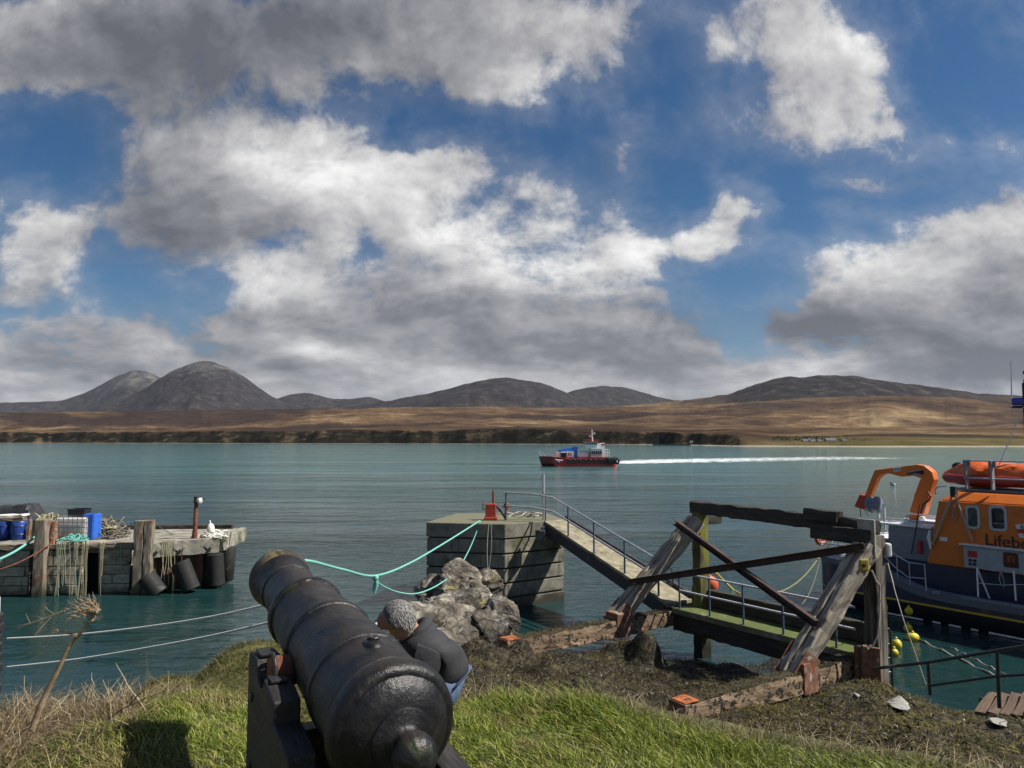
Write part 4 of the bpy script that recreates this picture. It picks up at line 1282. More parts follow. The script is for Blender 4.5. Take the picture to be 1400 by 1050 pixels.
girder_mat = material('dark_girder', [(0.3, (0.020, 0.020, 0.024)), (0.7, (0.050, 0.050, 0.056))], scale=4, rough=0.65, bump=0.4, extras=[((0.12, 0.10, 0.08), 3.2, 0.60, 0.70), ((0.09, 0.04, 0.02), 4.4, 0.62, 0.72)])
inn = ac.normalized() * .09
for a, b in ((n0 + inn * 0.3, n1 + inn * .3), (f0 - inn * 1.3, f1 - inn * 1.3)):
    m = MB()
    m.add([a + dn * .102, b + dn * .102, b + inn + dn * .102, a + inn + dn * .102, a + dn * .50, b + dn * .50, b + inn + dn * .5, a + inn + dn * .5], [(0, 1, 2, 3), (7, 6, 5, 4), (0, 4, 5, 1), (1, 5, 6, 2), (2, 6, 7, 3), (3, 7, 4, 0)])
    m.build('girder', girder_mat, gw, bevel=.01)
m = MB()
m.add([f0 - inn * 1.2, f1 - inn * 1.2, f1 + inn * .3, f0 + inn * .3] + [q + Vector((0, 0, .13)) for q in (f0 - inn * 1.2, f1 - inn * 1.2, f1 + inn * .3, f0 + inn * .3)],
      [(3, 2, 1, 0), (4, 5, 6, 7), (0, 4, 7, 3), (1, 2, 6, 5), (0, 1, 5, 4), (2, 3, 7, 6)])
m.build('kerb', girder_mat, gw, bevel=.008)
m = MB(); m.box(pt(735, 716, ZT) + Vector((.1, .1, -.42)), (.35, .35, .36)); m.build('bearing_block', girder_mat, gw, bevel=.02); MB().sphere(n0 + Vector((-.02, -.06, -.24)), .09, 12, 8).build('hinge', galv_mat, gw, smooth=True)
# pipe rails: level on the pier head, then down the slope
ins = ac.normalized() * .06
for zz, nm in ((1.02, 'top_rail'), (.52, 'mid_rail')):
    pc = pt(690, 711, ZT) + Vector((0.05, .06, zz)); pk = n0 + (n0 - n1).normalized() * .85 + ins
    pk = Vector((pt(726, 713, ZT).x, pt(726, 713, ZT).y, ZT + zz))
    pts = [pc, pk, n0.lerp(n1, .08) + ins + Vector((0, 0, zz))] + [n0.lerp(n1, t) + ins + Vector((0, 0, zz)) for t in (.3, .5, .7, .985)]
    if zz > 1:
        e = n1 + ins + Vector((0, 0, zz)); d = (n1 - n0).normalized()
        pts += [e + d * .10 + Vector((0, 0, -.06)), e + d * .16 + Vector((0, 0, -.20)), e + d * .12 + Vector((0, 0, -.40)), e + d * .0 + Vector((0, 0, -.50))]
    m = MB(); m.tube(pts, .034, 10); m.build(nm, galv_mat, gw, smooth=True)
for t in (.0, .23, .46, .70, .93):
    a = n0.lerp(n1, t) + ins
    MB().tube([a + Vector((0, 0, -.3)), a + Vector((0, 0, 1.02 if t else 1.0))], .032, 10).build('rail_post', bluegrey_pipe, gw, smooth=True)
MB().tube([pt(690, 711, ZT) + Vector((.05, .06, 0)), pt(690, 711, ZT) + Vector((.05, .06, 1.02))], .034, 10).build('rail_post', bluegrey_pipe, gw, smooth=True)
pm = pt(744, 711, ZT) + Vector((-.02, .10, 0))
tag(MB().tube([pm + Vector((0, 0, -.2)), pm + Vector((0, 0, 1.72))], .055, 12).build('pole', galv_mat, None, smooth=True), 'tall pale metal pole standing where the gangway meets the pier head', 'pole')

# ------------------------------------------------------------------ walkway between the two frames
w0, w1 = pt(924, 832, 1.36), pt(1172, 894, 1.36)
wd = (w1 - w0).normalized(); wa = Vector((-wd.y, wd.x, 0)) if Vector((-wd.y, wd.x, 0)).x > 0 else Vector((wd.y, -wd.x, 0))
mossdeck = material('mossy_deck', [(0.3, (0.09, 0.085, 0.045)), (0.5, (0.16, 0.15, 0.09)), (0.7, (0.26, 0.25, 0.18))], scale=2.5, rough=0.9, bump=0.5, bscale=14, bdist=0.012, up=((0.080, 0.105, 0.022), .75, 1.0, .9), extras=[((0.30, 0.29, 0.24), 2.0, 0.60, 0.72)])
darktim = material('weathered_black_timber', [(0.3, (0.016, 0.014, 0.012)), (0.5, (0.036, 0.032, 0.026)), (0.7, (0.075, 0.066, 0.052))], scale=2.6, rough=0.85, bump=0.9, bscale=8, bdist=0.02, stretch=(.5, 5, 5),
                   extras=[((0.060, 0.062, 0.025), 2.2, 0.57, 0.70, (1, 1, 1)), ((0.12, 0.10, 0.08), 3.5, 0.62, 0.74)])
wk = thing('walkway', 'level mossy concrete walkway between the two timber frames with a low pipe railing', 'walkway', (w0.x, w0.y, 0))
we0 = w0 - wd * .15
W_ = 1.05
m = MB(); m.prism([we0, w1, w1 + wa * W_, we0 + wa * W_], (0, 0, -.16)); m.build('deck', mossdeck, wk, bevel=.02)
for o_ in (.05, W_ - .32):
    timber('bearer', we0 + wa * (o_ + .13) + dn * .39, w1 + wa * (o_ + .13) + dn * .39, .26, .44, darktim, wk, seed=3)
timber('kerb', we0 + wa * (W_ - .11) + Vector((0, 0, .24)), w1 + wa * (W_ - .11) + Vector((0, 0, .24)), .22, .475, darktim, wk, seed=5)
L = (w1 - w0).length
rail_white = plain('white_pipe', (0.55, 0.57, 0.60), 0.45, scale=14, dirt=(0.22, 0.14, 0.10))
for zz, nm in ((.98, 'top_rail'), (.50, 'mid_rail')):
    MB().tube([w0 + wd * .08 + wa * .07 + Vector((0, 0, zz)), w1 - wd * .06 + wa * .07 + Vector((0, 0, zz))], .027, 10).build(nm, rail_white, wk, smooth=True)
for t in (.015, .215, .42, .64, .90):
    a = w0 + wd * (L * t) + wa * .07
    MB().tube([a, a + Vector((0, 0, 1.0))], .027, 10).build('rail_post', bluegrey_pipe, wk, smooth=True)

# ------------------------------------------------------------------ the two raking frames and their tie beam
greytim = material('silvered_timber', [(0.3, (0.12, 0.098, 0.072)), (0.48, (0.26, 0.228, 0.182)), (0.7, (0.45, 0.415, 0.35))], scale=2.6, rough=0.9, bump=1.0, bscale=7, bdist=0.022, stretch=(.35, 6, 6),
                   extras=[((0.055, 0.045, 0.035), 2.2, 0.58, 0.70), ((0.16, 0.09, 0.05), 1.6, 0.60, 0.72, (1, 1, 1))])
greentim = material('algae_timber', [(0.3, (0.035, 0.034, 0.020)), (0.5, (0.085, 0.080, 0.035)), (0.7, (0.16, 0.145, 0.06))], scale=2.4, rough=0.9, bump=0.8, bscale=7, bdist=0.02, stretch=(.3, 5, 5), extras=[((0.16, 0.16, 0.018), 1.3, 0.44, 0.58, (.6, 1.5, 1.5))],
                    wet=((0.018, 0.016, 0.010), 0.3, 1.1))
posttim2 = material('split_dark_timber', [(0.3, (0.045, 0.038, 0.030)), (0.5, (0.12, 0.105, 0.085)), (0.7, (0.25, 0.23, 0.19))], scale=2.6, rough=0.9, bump=0.9, bscale=7, bdist=0.02, stretch=(.3, 6, 6), extras=[((0.03, 0.025, 0.02), 1.6, .5, .62), ((0.14, 0.07, 0.04), 1.4, .60, .70, (1, 1, 1))])
brownbeam = material('mussel_beam', [(0.3, (0.10, 0.065, 0.040)), (0.5, (0.22, 0.155, 0.095)), (0.7, (0.34, 0.25, 0.16))], scale=2.2, rough=0.9, bump=0.9, bscale=8, bdist=0.02, stretch=(.4, 3, 3),
                     extras=[((0.010, 0.009, 0.007), 8.5, 0.545, 0.585, (1, 1.3, 1.3)), ((0.013, 0.012, 0.009), 2.6, 0.59, 0.63, (1, 1, 1))], up=((0.034, 0.027, 0.010), .45, .8, 1.3))
orange_rust = material('orange_rust', [(0.3, (0.16, 0.045, 0.016)), (0.5, (0.36, 0.095, 0.022)), (0.7, (0.50, 0.17, 0.05))], scale=7, rough=0.9, bump=0.9, bscale=30, bdist=.012, extras=[((.07, .04, .025), 5.0, .50, .62)])
rustplate = material('flaking_rust_plate', [(0.3, (0.075, 0.034, 0.022)), (0.5, (0.18, 0.085, 0.05)), (0.7, (0.30, 0.19, 0.13))], scale=5, rough=0.9, bump=0.9, bscale=14, bdist=.012, extras=[((0.42, 0.38, 0.32), 4.5, 0.58, 0.66), ((0.34, 0.09, 0.03), 3.0, 0.58, 0.68)])
frm = thing('timber_frame', 'two big raking timber frames tied by a blackened top beam and crossed iron braces', 'jetty frame', (5, 17, 0))
ZB = 1.06
pA, pB = Vector((5.32, 20.35, 0)), Vector((7.88, 15.75, 0))
across = (pB - pA).normalized()
ZTOP = 3.97
bdir = Vector((5.3, 3.1, 0)).normalized()
b0, b1 = pt(690, 887, ZB), pt(925, 841, ZB)
c0, c1 = pt(928, 976, ZB), pt(1180, 905, ZB)
for (p_, top) in ((pA, ZTOP), (pB, ZTOP - .02)):
    timber('post', p_ + Vector((0, 0, -1.6)), p_ + Vector((0, 0, top)), .36, .34, greentim if p_ is pA else posttim2, frm, up=across, seed=9)
for k_, (q0, q1) in enumerate(((b0, b1), (c0, c1))):
    timber('base_beam', q0, q1 + bdir * .25, .40, .42, brownbeam, frm, seed=20 + k_, rough=.018)
    d = (q0 - q1).normalized()
    fr = frame(q0, q1)
    m = MB(); m.box(q0 - d * .16 + Vector((0, 0, .226)), (.36, .36, .022), fr); m.build('top_plate', orange_rust, frm, bevel=.006)
    m = MB(); m.box(q0 + d * .02, (.05, .41, .43), fr); m.build('end_plate', rustplate, frm, bevel=.006)
    pos = q0.lerp(q1, .62)
    m = MB(); m.box(pos + Vector((0, 0, .08)), (.46, .46, .62), fr); m.build('foot_shoe', rustplate, frm, bevel=.01)
# weed and moss rooted on the tops of the base beams
weed_m = leaf_mat('beam_weed', [(0.0, (.012, .010, .005)), (0.5, (.045, .036, .012)), (0.85, (.11, .085, .025)), (1.0, (.20, .14, .04))], transl=.05)
for k_, (q0, q1) in enumerate(((b0, b1), (c0, c1))):
    n_w = 2600
    t_ = rng.uniform(.08, .98, n_w); s_ = rng.uniform(-.20, .20, n_w)
    sd_ = Vector((-bdir.y, bdir.x, 0))
    bs_ = np.array([tuple(q0.lerp(q1, float(a)) + sd_ * float(b) + Vector((0, 0, .205)) - frm.location) for a, b in zip(t_, s_)])
    dens_ = fbm(t_ * 9 + 3 * k_, s_ * 8, 3)
    kp = dens_ > rng.uniform(-.5, .25, n_w)
    bs_ = bs_[kp]; n_w = len(bs_)
    wo = strands('weed', bs_, rng.uniform(.02, .07, n_w), rng.uniform(.010, .024, n_w), rng.normal(0, 1.4, (n_w, 2)), weed_m, segs=3, curl=.25)
    wo.parent = frm
# raking legs: paired baulks with a split between them
legs = []
for k_, (p_, q0, q1) in enumerate(((pA, b0, b1), (pB, c0, c1))):
    ft = pt(838, 851, 1.15) if k_ == 0 else pt(1082, 924, 1.15)
    hd = p_ + Vector((0, 0, ZTOP - .22)) - bdir * .12
    legs.append((ft, hd))
    o = across * -.12
    timber('raking_leg', ft + o, hd + o, .20, .38, greytim, frm, up=(0, 0, 1), seed=40 + k_, rough=.020)
    timber('raking_leg', ft - o * .85, hd - o * .85, .19, .36, greytim, frm, up=(0, 0, 1), seed=50 + k_, rough=.020)
    m = MB(); fr2 = frame(ft, hd)
    u_ = (hd - ft).normalized()
    m.box(ft + u_ * .32 - across * .235, (.70, .014, .40), fr2); m.box(ft + u_ * .25 + across * .220, (.62, .014, .40), fr2); m.build('strap_plate', rustplate, frm, bevel=.004)
# tie beam with a doubled block, head blocks, bolts
ta, tb = pA + Vector((0, 0, ZTOP + .14)) - across * .25, pB + Vector((0, 0, ZTOP + .12)) + across * .10
timber('tie_beam', ta, tb, .30, .34, darktim, frm, seed=60, rough=.022)
pmid = ta.lerp(tb, .80)
timber('head_block', ta.lerp(tb, .70) + Vector((0, 0, .18)) - bdir * .12, ta.lerp(tb, .86) + Vector((0, 0, .17)) - bdir * .12, .26, .26, darktim, frm, seed=62)
timber('head_block', ta.lerp(tb, .74) + Vector((0, 0, -.20)) - bdir * .20, tb + Vector((0, 0, -.19)) - bdir * .20, .26, .34, darktim, frm, seed=63)
timber('corbel', pA + Vector((0, 0, ZTOP - .20)) + bdir * .16, pA + Vector((0, 0, ZTOP - .20)) + bdir * .75, .24, .30, darktim, frm, seed=64)
m = MB(); cp = pB + Vector((0, 0, ZTOP - .22)) - across * .0
m.box(pB + Vector((0, 0, ZTOP - .08)) - bdir * .20, (.05, .40, .80), frame(pB, pB + bdir)); m.build('head_plate', material('pale_plate', [(0.3, (0.24, 0.22, 0.18)), (0.7, (0.42, 0.40, 0.34))], scale=5, rough=.85, bump=.4), frm, bevel=.01)
for (dz, da) in ((.16, -.1), (.16, .1), (-.16, -.1), (-.16, .1)):
    MB().sphere(pB + Vector((0, 0, ZTOP - .14 + dz)) - bdir * .235 + across * da, .032, 10, 6).build('bolt', iron_black, frm, smooth=True)
# crossed channel-iron braces on the landward face
brace_mat = material('brown_channel_iron', [(0.3, (0.022, 0.012, 0.010)), (0.5, (0.052, 0.028, 0.022)), (0.7, (0.11, 0.055, 0.038))], scale=5, rough=.7, bump=.4, bscale=30, bdist=.004)


def channel(a, b, nm):
    m = MB(); x = (b - a).normalized(); fr_ = frame(a, b)
    for off, sy, sz in ((Vector((0, 0, 0)), .02, .16), (fr_ @ Vector((0, -.05, .075)), .10, .018), (fr_ @ Vector((0, -.05, -.075)), .10, .018)):
        m.box((a + b) / 2 + off, ((b - a).length, sy, sz), fr_)
    m.build(nm, brace_mat, frm, bevel=.003)


out = -across.cross(Vector((0, 0, 1)))
if out.y > 0:
    out = -out
def on_leg(k_, t, o_):
    a, b = legs[k_]
    return a.lerp(b, t) + Vector((-.58, -.35, .30)).normalized() * o_


channel(on_leg(0, .335, .24) - across * .3, on_leg(1, .955, .25) + across * .12, 'brace')
channel(on_leg(0, .93, .34) - across * .28, on_leg(1, .36, .34) + across * .18, 'brace')
# ladder hoops and iron work at the second post
m = MB()
for u0 in (1176, 1186):
    a = pt(u0, 905, 1.3); m.tube([a + Vector((0, 0, -.5)), a + Vector((0, 0, .25)), a + Vector((.06, 0, .33)), a + Vector((.16, .03, .33)), a + Vector((.22, .04, .25)), a + Vector((.22, .04, -.5))], .024, 8)
lad = thing('boarding_ladder', 'black iron ladder hoops bolted beside the second jetty post', 'ladder', pt(1180, 930, .8))
m.build('hoop', iron_black, lad, smooth=True)
a = pt(1208, 900, 1.25); b = a + Vector((.20, .05, 0))
m = MB(); m.tube([a + Vector((0, 0, -1.2)), a + Vector((0, 0, .55)), a + Vector((.05, .01, .62)), b + Vector((-.05, -.01, .62)), b + Vector((0, 0, .55)), b + Vector((0, 0, -1.2))], .026, 8); m.build('stile', iron_black, lad, smooth=True)
for i in range(5):
    MB().tube([a + Vector((0, 0, -.9 + .3 * i)), b + Vector((0, 0, -.9 + .3 * i))], .015, 6).build('rung', iron_black, lad, smooth=True)
m = MB(); q = pt(1196, 915, 1.25); m.box(q + Vector((.0, .3, -.1)), (.50, .08, .95), Matrix.Rotation(R(-30), 3, 'Z')); tag(m.build('rust_plate', rustplate, None, bevel=.01), 'broad rusty iron plate at the foot of the second jetty post', 'plate')
# small yellow box, white lamp and cable on the second post
jb = thing('junction_box', 'small yellow box fixed high on the second jetty post', 'box', pB + Vector((-.25, -.1, 3.05)))
q = P(1180, 772, 15.45)
m = MB(); m.box(q, (.20, .14, .26)); m.build('case', plain('yellow_box', (.38, .27, .03), .6, dirt=(.1, .08, .04)), jb, bevel=.03)
m = MB(); m.lathe([(0, .04), (.03, .04), (.035, 0)], q + Vector((-.02, -.07, 0)), (0, -1, 0), 12); m.build('knob', iron_black, jb, smooth=True)
m = MB(); q = P(1214, 752, 15.7); m.box(q, (.12, .16, .30)); tag(m.build('light_box', plain('white_plastic', (.72, .72, .70), .4), None, bevel=.04), 'small white box on the water side of the second jetty post', 'box')
m = MB(); m.tube([P(1192, 780, 15.4), P(1198, 795, 15.4), P(1203, 800, 15.4), P(1202, 845, 15.4), P(1200, 868, 15.4), P(1194, 882, 15.4), P(1186, 888, 15.4)], .02, 8); tag(m.build('cable', rope_grey, None, smooth=True), 'grey cable hanging in a loop down the second jetty post', 'cable')


# ------------------------------------------------------------------ the working pier on the left
pwall = material('pier_planking', [(0.3, (0.17, 0.145, 0.105)), (0.5, (0.31, 0.275, 0.205)), (0.7, (0.46, 0.42, 0.33))], scale=1.8, rough=0.9, bump=0.9, bscale=8, bdist=0.025,
                 stretch=(1, 1, 2.2), extras=[((0.075, 0.08, 0.035), 1.2, 0.52, 0.66), ((0.33, 0.30, 0.24), 3.5, 0.60, 0.72), ((0.045, 0.038, 0.028), 2.4, 0.56, 0.68, (2.5, 2.5, .2))], wet=((0.028, 0.030, 0.018), -0.1, 0.5))
posttim = material('pier_post_timber', [(0.3, (0.11, 0.09, 0.065)), (0.5, (0.21, 0.175, 0.13)), (0.7, (0.33, 0.285, 0.22))], scale=2.4, rough=0.9, bump=1.0, bscale=8, bdist=0.02, stretch=(.35, 6, 6),
                   extras=[((0.17, 0.085, 0.045), 1.4, 0.54, 0.66, (1, 1, 1)), ((0.04, 0.032, 0.025), 2.4, 0.60, 0.72)], wet=((0.030, 0.030, 0.018), 0.0, 0.8))
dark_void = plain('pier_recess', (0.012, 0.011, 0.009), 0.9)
rubber = material('fender_rubber', [(0.3, (0.007, 0.007, 0.0075)), (0.7, (0.018, 0.0175, 0.0175))], scale=6, rough=0.75, bump=0.4, bscale=18, bdist=.01, extras=[((0.075, 0.07, 0.06), 4, 0.60, 0.72)], wet=((0.02, 0.022, 0.014), .05, .4))
sheet_rust = material('rusty_sheet_piles', [(0.3, (0.06, 0.03, 0.018)), (0.5, (0.15, 0.075, 0.045)), (0.7, (0.27, 0.16, 0.10))], scale=2.2, rough=0.9, bump=.8, bscale=10, bdist=.02, stretch=(1, 1, .4), wet=((0.03, 0.032, 0.018), 0.1, .7))
TOP = 2.0
q0 = Vector((-27.0, 27.2, 0)); q1 = Vector((-14.55, 28.5, 0)); q2 = Vector((-12.35, 29.9, 0)); q3 = Vector((-12.6, 33.2, 0)); q4 = Vector((-27.0, 32.5, 0))
wp = thing('working_pier', 'long timber and concrete working pier at left with fender posts and a dark open bay', 'pier', (-18, 30, 0))
e1 = (q1 - q0).normalized(); nrm = Vector((e1.y, -e1.x, 0))


def on_face(u, off=0.0):
    """point of the front face at pixel column u"""
    d = ray(u, 760)
    h = Vector((d.x, d.y, 0))
    a = q0 - nrm * off
    den = h.x * e1.y - h.y * e1.x
    s = (a.x * e1.y - a.y * e1.x) / den
    p_ = h * s
    return Vector((p_.x, p_.y, 0))


m = MB(); m.prism([Vector((p.x, p.y, 1.55)) for p in (q0 - nrm * .30, q1 - nrm * .30, q2 + Vector((-.15, .1, 0)), q3, q4)], (0, 0, .42)); m.build('deck_slab', concrete_mat, wp, bevel=.03)
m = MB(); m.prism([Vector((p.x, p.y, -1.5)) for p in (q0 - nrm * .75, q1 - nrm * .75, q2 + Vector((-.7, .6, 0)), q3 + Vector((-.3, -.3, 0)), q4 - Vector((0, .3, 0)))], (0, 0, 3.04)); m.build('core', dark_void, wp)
for ua, ub, zt in ((-110, 40, 1.72), (62, 113, 1.72), (136, 178, 1.74)):
    pa, pb = on_face(ua), on_face(ub)
    zz = -1.0
    hs = [.62, .36, .36, .36, .40, .42, .40]
    z1_ = zt
    for i, hh in enumerate(hs):
        z0_ = z1_ - hh
        o = Vector((nrm.x, nrm.y, 0)) * rj.uniform(-.012, .012)
        m = MB(); m.prism([Vector((p.x, p.y, z0_ + .012)) + o for p in (pa, pb, pb - nrm * .5, pa - nrm * .5)], (0, 0, hh - .024)); m.build('wall_plank', pwall, wp, bevel=.015)
        z1_ = z0_
pa, pb = on_face(-110, .02), on_face(182, .02)
timber('edge_baulk', Vector((pa.x, pa.y, 1.84)) - nrm * .1, Vector((pb.x, pb.y, 1.86)) - nrm * .1, .34, .22, posttim, wp, seed=70)
pk_ = [Vector((p.x, p.y, TOP + .05)) for p in (q4 + Vector((0, -.2, 0)), q3 + Vector((-.2, -.2, 0)))]
timber('far_kerb', pk_[0], pk_[1], .3, .20, darktim, wp, seed=71)
for u, ztop, w_ in ((56, 2.92, .40), (190, 2.86, .34), (203, 2.86, .30), (-40, 2.9, .4)):
    p_ = on_face(u, -.20)
    timber('fender_post', p_ + Vector((0, 0, -1.2)), p_ + Vector((0, 0, ztop)), w_, .34, posttim, wp, up=nrm, seed=int(u) + 80)
p_ = on_face(70, .15); timber('short_post', p_ + Vector((0, 0, 1.9)), p_ + Vector((0, 0, 2.80)), .28, .28, rustplate, wp, up=nrm, seed=90)
# the end: pale waling over rusty sheet piling
wa_, wb_ = on_face(207, -.02), q2 + Vector((.25, -.15, 0))
timber('waling', Vector((wa_.x, wa_.y, 1.68)), Vector((wb_.x, wb_.y, 1.70)), .30, .62, concrete_mat, wp, seed=91, rough=.015)
timber('waling', Vector((wb_.x, wb_.y, 1.70)) + Vector((0, .15, 0)), Vector((q3.x + .2, q3.y, 1.7)), .30, .60, concrete_mat, wp, seed=92, rough=.015)
ed = (wb_ - wa_); L_e = ed.length; ed.normalize(); en = Vector((ed.y, -ed.x, 0))
m = MB(); poly = []
npl = 9
for i in range(npl * 2):
    s = L_e * i / (npl * 2 - 1)
    poly.append(wa_ + ed * s - en * (.10 if (i // 1) % 4 in (0, 1) else .34))
poly += [wa_ + ed * L_e - en * .6, wa_ - en * .6]
m.prism([Vector((p.x, p.y, -1.2)) for p in poly], (0, 0, 2.6)); m.build('sheet_piling', sheet_rust, wp)
for u in (213, 245, 286):
    t = (u - 208) / 92.0
    p_ = wa_.lerp(wb_, t) + en * .17 + Vector((0, 0, 1.72))
    fr_ = frame(p_, p_ + ed) @ Matrix.Rotation(R(40), 3, 'Y')
    m = MB(); m.box(p_, (.34, .03, .30), fr_); m.box(p_ + fr_ @ Vector((.08, -.06, .05)), (.10, .12, .2), fr_); m.build('bracket', concrete_mat, wp, bevel=.008)

# hanging rubber fenders
FEND = [((199, 788), (219, 812), 28.4, .36, 'black rubber fender hanging lowest beside the double post'), ((247, 768), (262, 806), 28.7, .34, 'tilted black rubber fender in the middle of the pier end'),
        ((294, 757), (296, 800), 29.6, .33, 'thick upright rubber fender at the corner of the pier end'), ((313, 748), (309, 793), 30.6, .30, 'outermost rubber fender at the very tip of the pier')]
for (a, b, Y, r_, lab) in FEND:
    A, B = P(a[0], a[1], Y), P(b[0], b[1], Y)
    ax_ = (B - A); Lf = ax_.length
    m = MB(); m.lathe([(0, r_ * .45), (0, r_ * .92), (.03, r_), (Lf - .03, r_), (Lf, r_ * .92), (Lf, r_ * .45), (.25, r_ * .42)], A, ax_, 24)
    f_ = thing('rubber_fender', lab, 'fender', (A.x, A.y, 0), 'rubber fenders on the end of the working pier')
    m.build('sleeve', rubber, f_, smooth=True)
    m = MB(); m.tube([A + ax_ * .1, A + Vector((0, .05, .3)), A + Vector((.02, .15, .62))], .022, 6); m.build('chain', iron_black, f_, smooth=True)

# lamp pole with its small lamp
lp = thing('lamp_pole', 'rusty iron pole with a small white lamp at the end of the working pier', 'lamp pole', P(266, 740, 29.6))
b_ = P(266, 738, 29.6)
m = MB(); m.lathe([(0, .17), (.04, .17), (.06, .12), (.34, .10), (.42, .085), (1.66, .075), (1.72, .06), (1.73, 0)], b_, P(268.5, 681, 29.6) - b_, 14); m.build('pole', rust_mat, lp, smooth=True)
h_ = P(269, 684, 29.6)
m = MB(); m.box(h_ + Vector((-.03, 0, .02)), (.14, .14, .28)); m.build('bracket', iron_black, lp, bevel=.02)
m = MB(); m.lathe([(0, .07), (.05, .11), (.16, .12), (.2, .08), (.21, 0)], h_ + Vector((.04, -.02, -.02)), (1, -.25, .05), 16); m.build('lamp', plain('lamp_white', (.7, .7, .68), .35), lp, smooth=True)
m = MB(); m.tube([h_ + Vector((.2, -.04, .0)), h_ + Vector((.36, -.06, .08))], .02, 6); m.build('arm', iron_black, lp, smooth=True)


net_brown = material('brown_netting', [(0.3, (.10, .085, .065)), (0.7, (.26, .23, .18))], scale=30, rough=.9, bump=.8, bscale=60, bdist=.006)


def tangle(center, n, rmin, rmax, flat, mat, name, label, cat='rope', r_=.022, sc=(1, 1), group=None, seed=1):
    rr = random.Random(seed)
    m = MB()
    for i in range(n):
        pts = []
        a0 = rr.uniform(0, 6.3); cc = Vector(center) + Vector((rr.uniform(-1, 1) * sc[0], rr.uniform(-1, 1) * sc[1], 0))
        rad = rr.uniform(rmin, rmax); hz = rr.uniform(.02, flat)
        for j in range(15):
            a = a0 + j * .52
            w = rad * (1 + .25 * math.sin(a * 2.3 + i))
            pts.append(cc + Vector((math.cos(a) * w, math.sin(a) * w, hz * (1.1 + .8 * math.sin(a * 1.7 + i * 2)))))
        m.tube(pts, r_, 6)
    return tag(m.build(name, mat, None, smooth=True), label, cat, group)


tangle(P(286, 736, 30.0), 9, .18, .36, .20, rope_white, 'rope_heap', 'heap of white rope on the pier end right of the lamp pole', seed=3, r_=.026, sc=(.5, .3))
fl = P(288, 724, 30.0); m = MB(); m.sphere(fl, .21, 16, 10, (.75, .75, 1.25)); m.tube([fl + Vector((0, 0, .2)), fl + Vector((-.05, 0, .38))], .03, 6)
tag(m.build('fender_float', rope_white, None, smooth=True), 'white plastic float lying in the rope beyond the lamp pole', 'float')
tangle(P(146, 733, 30.2), 22, .15, .50, .42, net_brown, 'net_heap', 'heap of brown net and cork rope between the blue crate and the double post', 'net', r_=.028, seed=5, sc=(.6, .4))
tangle(P(149, 722, 30.2), 7, .12, .26, .22, rope_straw, 'rope_coil', 'pale coil of rope on top of the brown net heap', seed=8, sc=(.15, .2))
tangle(P(102, 739, 28.5), 12, .10, .34, .16, rope_green, 'rope_coil', 'turquoise rope bunched on the pier edge in front of the caged tank', r_=.018, seed=6, sc=(.5, .1))

# rope tails over the edge
rr = random.Random(77)
strands_ = []
for i in range(13):
    strands_.append((rr.uniform(76, 112), rr.uniform(-9, 6), rr.uniform(.0, .6), rr.choice((rope_straw, rope_straw, rope_grey, rope_green))))
for i in range(6):
    strands_.append((rr.uniform(112, 120), rr.uniform(-9, 1), rr.uniform(-.1, .2), rope_straw))
for i in range(8):
    strands_.append((rr.uniform(134, 166), rr.uniform(-3, 4), rr.uniform(.1, 1.0), rr.choice((rope_straw, rope_grey))))
for i, (u, du, zend, mt) in enumerate(strands_):
    a, b = on_face(u, .25), on_face(u, -.20 if 60 < u < 180 else -.05)
    c = on_face(u + du, -.14)
    pts = [Vector((a.x, a.y, TOP + .06)), Vector((b.x, b.y, 1.99)), Vector((b.x, b.y, 1.85)).lerp(Vector((c.x, c.y, zend)), .3) + Vector((.04 * rr.uniform(-1, 1), 0, 0)), Vector((b.x, b.y, 1.7)).lerp(Vector((c.x, c.y, zend)), .7), Vector((c.x, c.y, zend - .12))]
    tag(MB().tube(pts, rr.uniform(.006, .012), 5).build('hanging_rope', mt, None, smooth=True), 'thin loose rope end hanging down the face of the working pier below the net heaps', 'rope', 'loose rope ends hanging down the pier wall')
for i in range(7):
    t = (222 + i * 2.6 - 208) / 92.0
    p_ = wa_.lerp(wb_, t) + en * .19
    pts = [p_ + Vector((0, .25, 2.06)), p_ + Vector((0, 0, 2.05)), p_ + Vector((rr.uniform(-.04, .04), 0, 1.3)), p_ + Vector((rr.uniform(-.15, .2), 0, rr.uniform(.0, .5)))]
    tag(MB().tube(pts, .010, 5).build('hanging_rope', rope_straw, None, smooth=True), 'straw coloured rope strand draped over the pale waling between two fenders', 'rope', 'straw ropes over the pier end')

# caged liquid tank
tk = thing('caged_tank', 'white plastic liquid tank in a wire cage on the working pier', 'tank', P(98, 742, 29.2))
bs = P(98, 741, 29.2); bs.z = TOP - .02
W2, D2, H2 = 1.32, 1.1, .92
m = MB(); m.box(bs + Vector((0, .4, .50)), (W2 - .08, D2 - .08, H2 - .12)); m.build('bladder', plain('tank_plastic', (.82, .81, .78), .5, dirt=(.40, .37, .30)), tk, bevel=.06)
m = MB()
for i in range(8):
    x = -W2 / 2 + W2 * i / 7
    for y in (.4 - D2 / 2, .4 + D2 / 2):
        m.tube([bs + Vector((x, y, .08)), bs + Vector((x, y, H2 + .02))], .014, 5)
for j in range(5):
    z = .10 + (H2 - .1) * j / 4
    m.tube([bs + Vector((-W2 / 2, .4 - D2 / 2, z)), bs + Vector((W2 / 2, .4 - D2 / 2, z)), bs + Vector((W2 / 2, .4 + D2 / 2, z)), bs + Vector((-W2 / 2, .4 + D2 / 2, z)), bs + Vector((-W2 / 2, .4 - D2 / 2, z))], .014, 5)
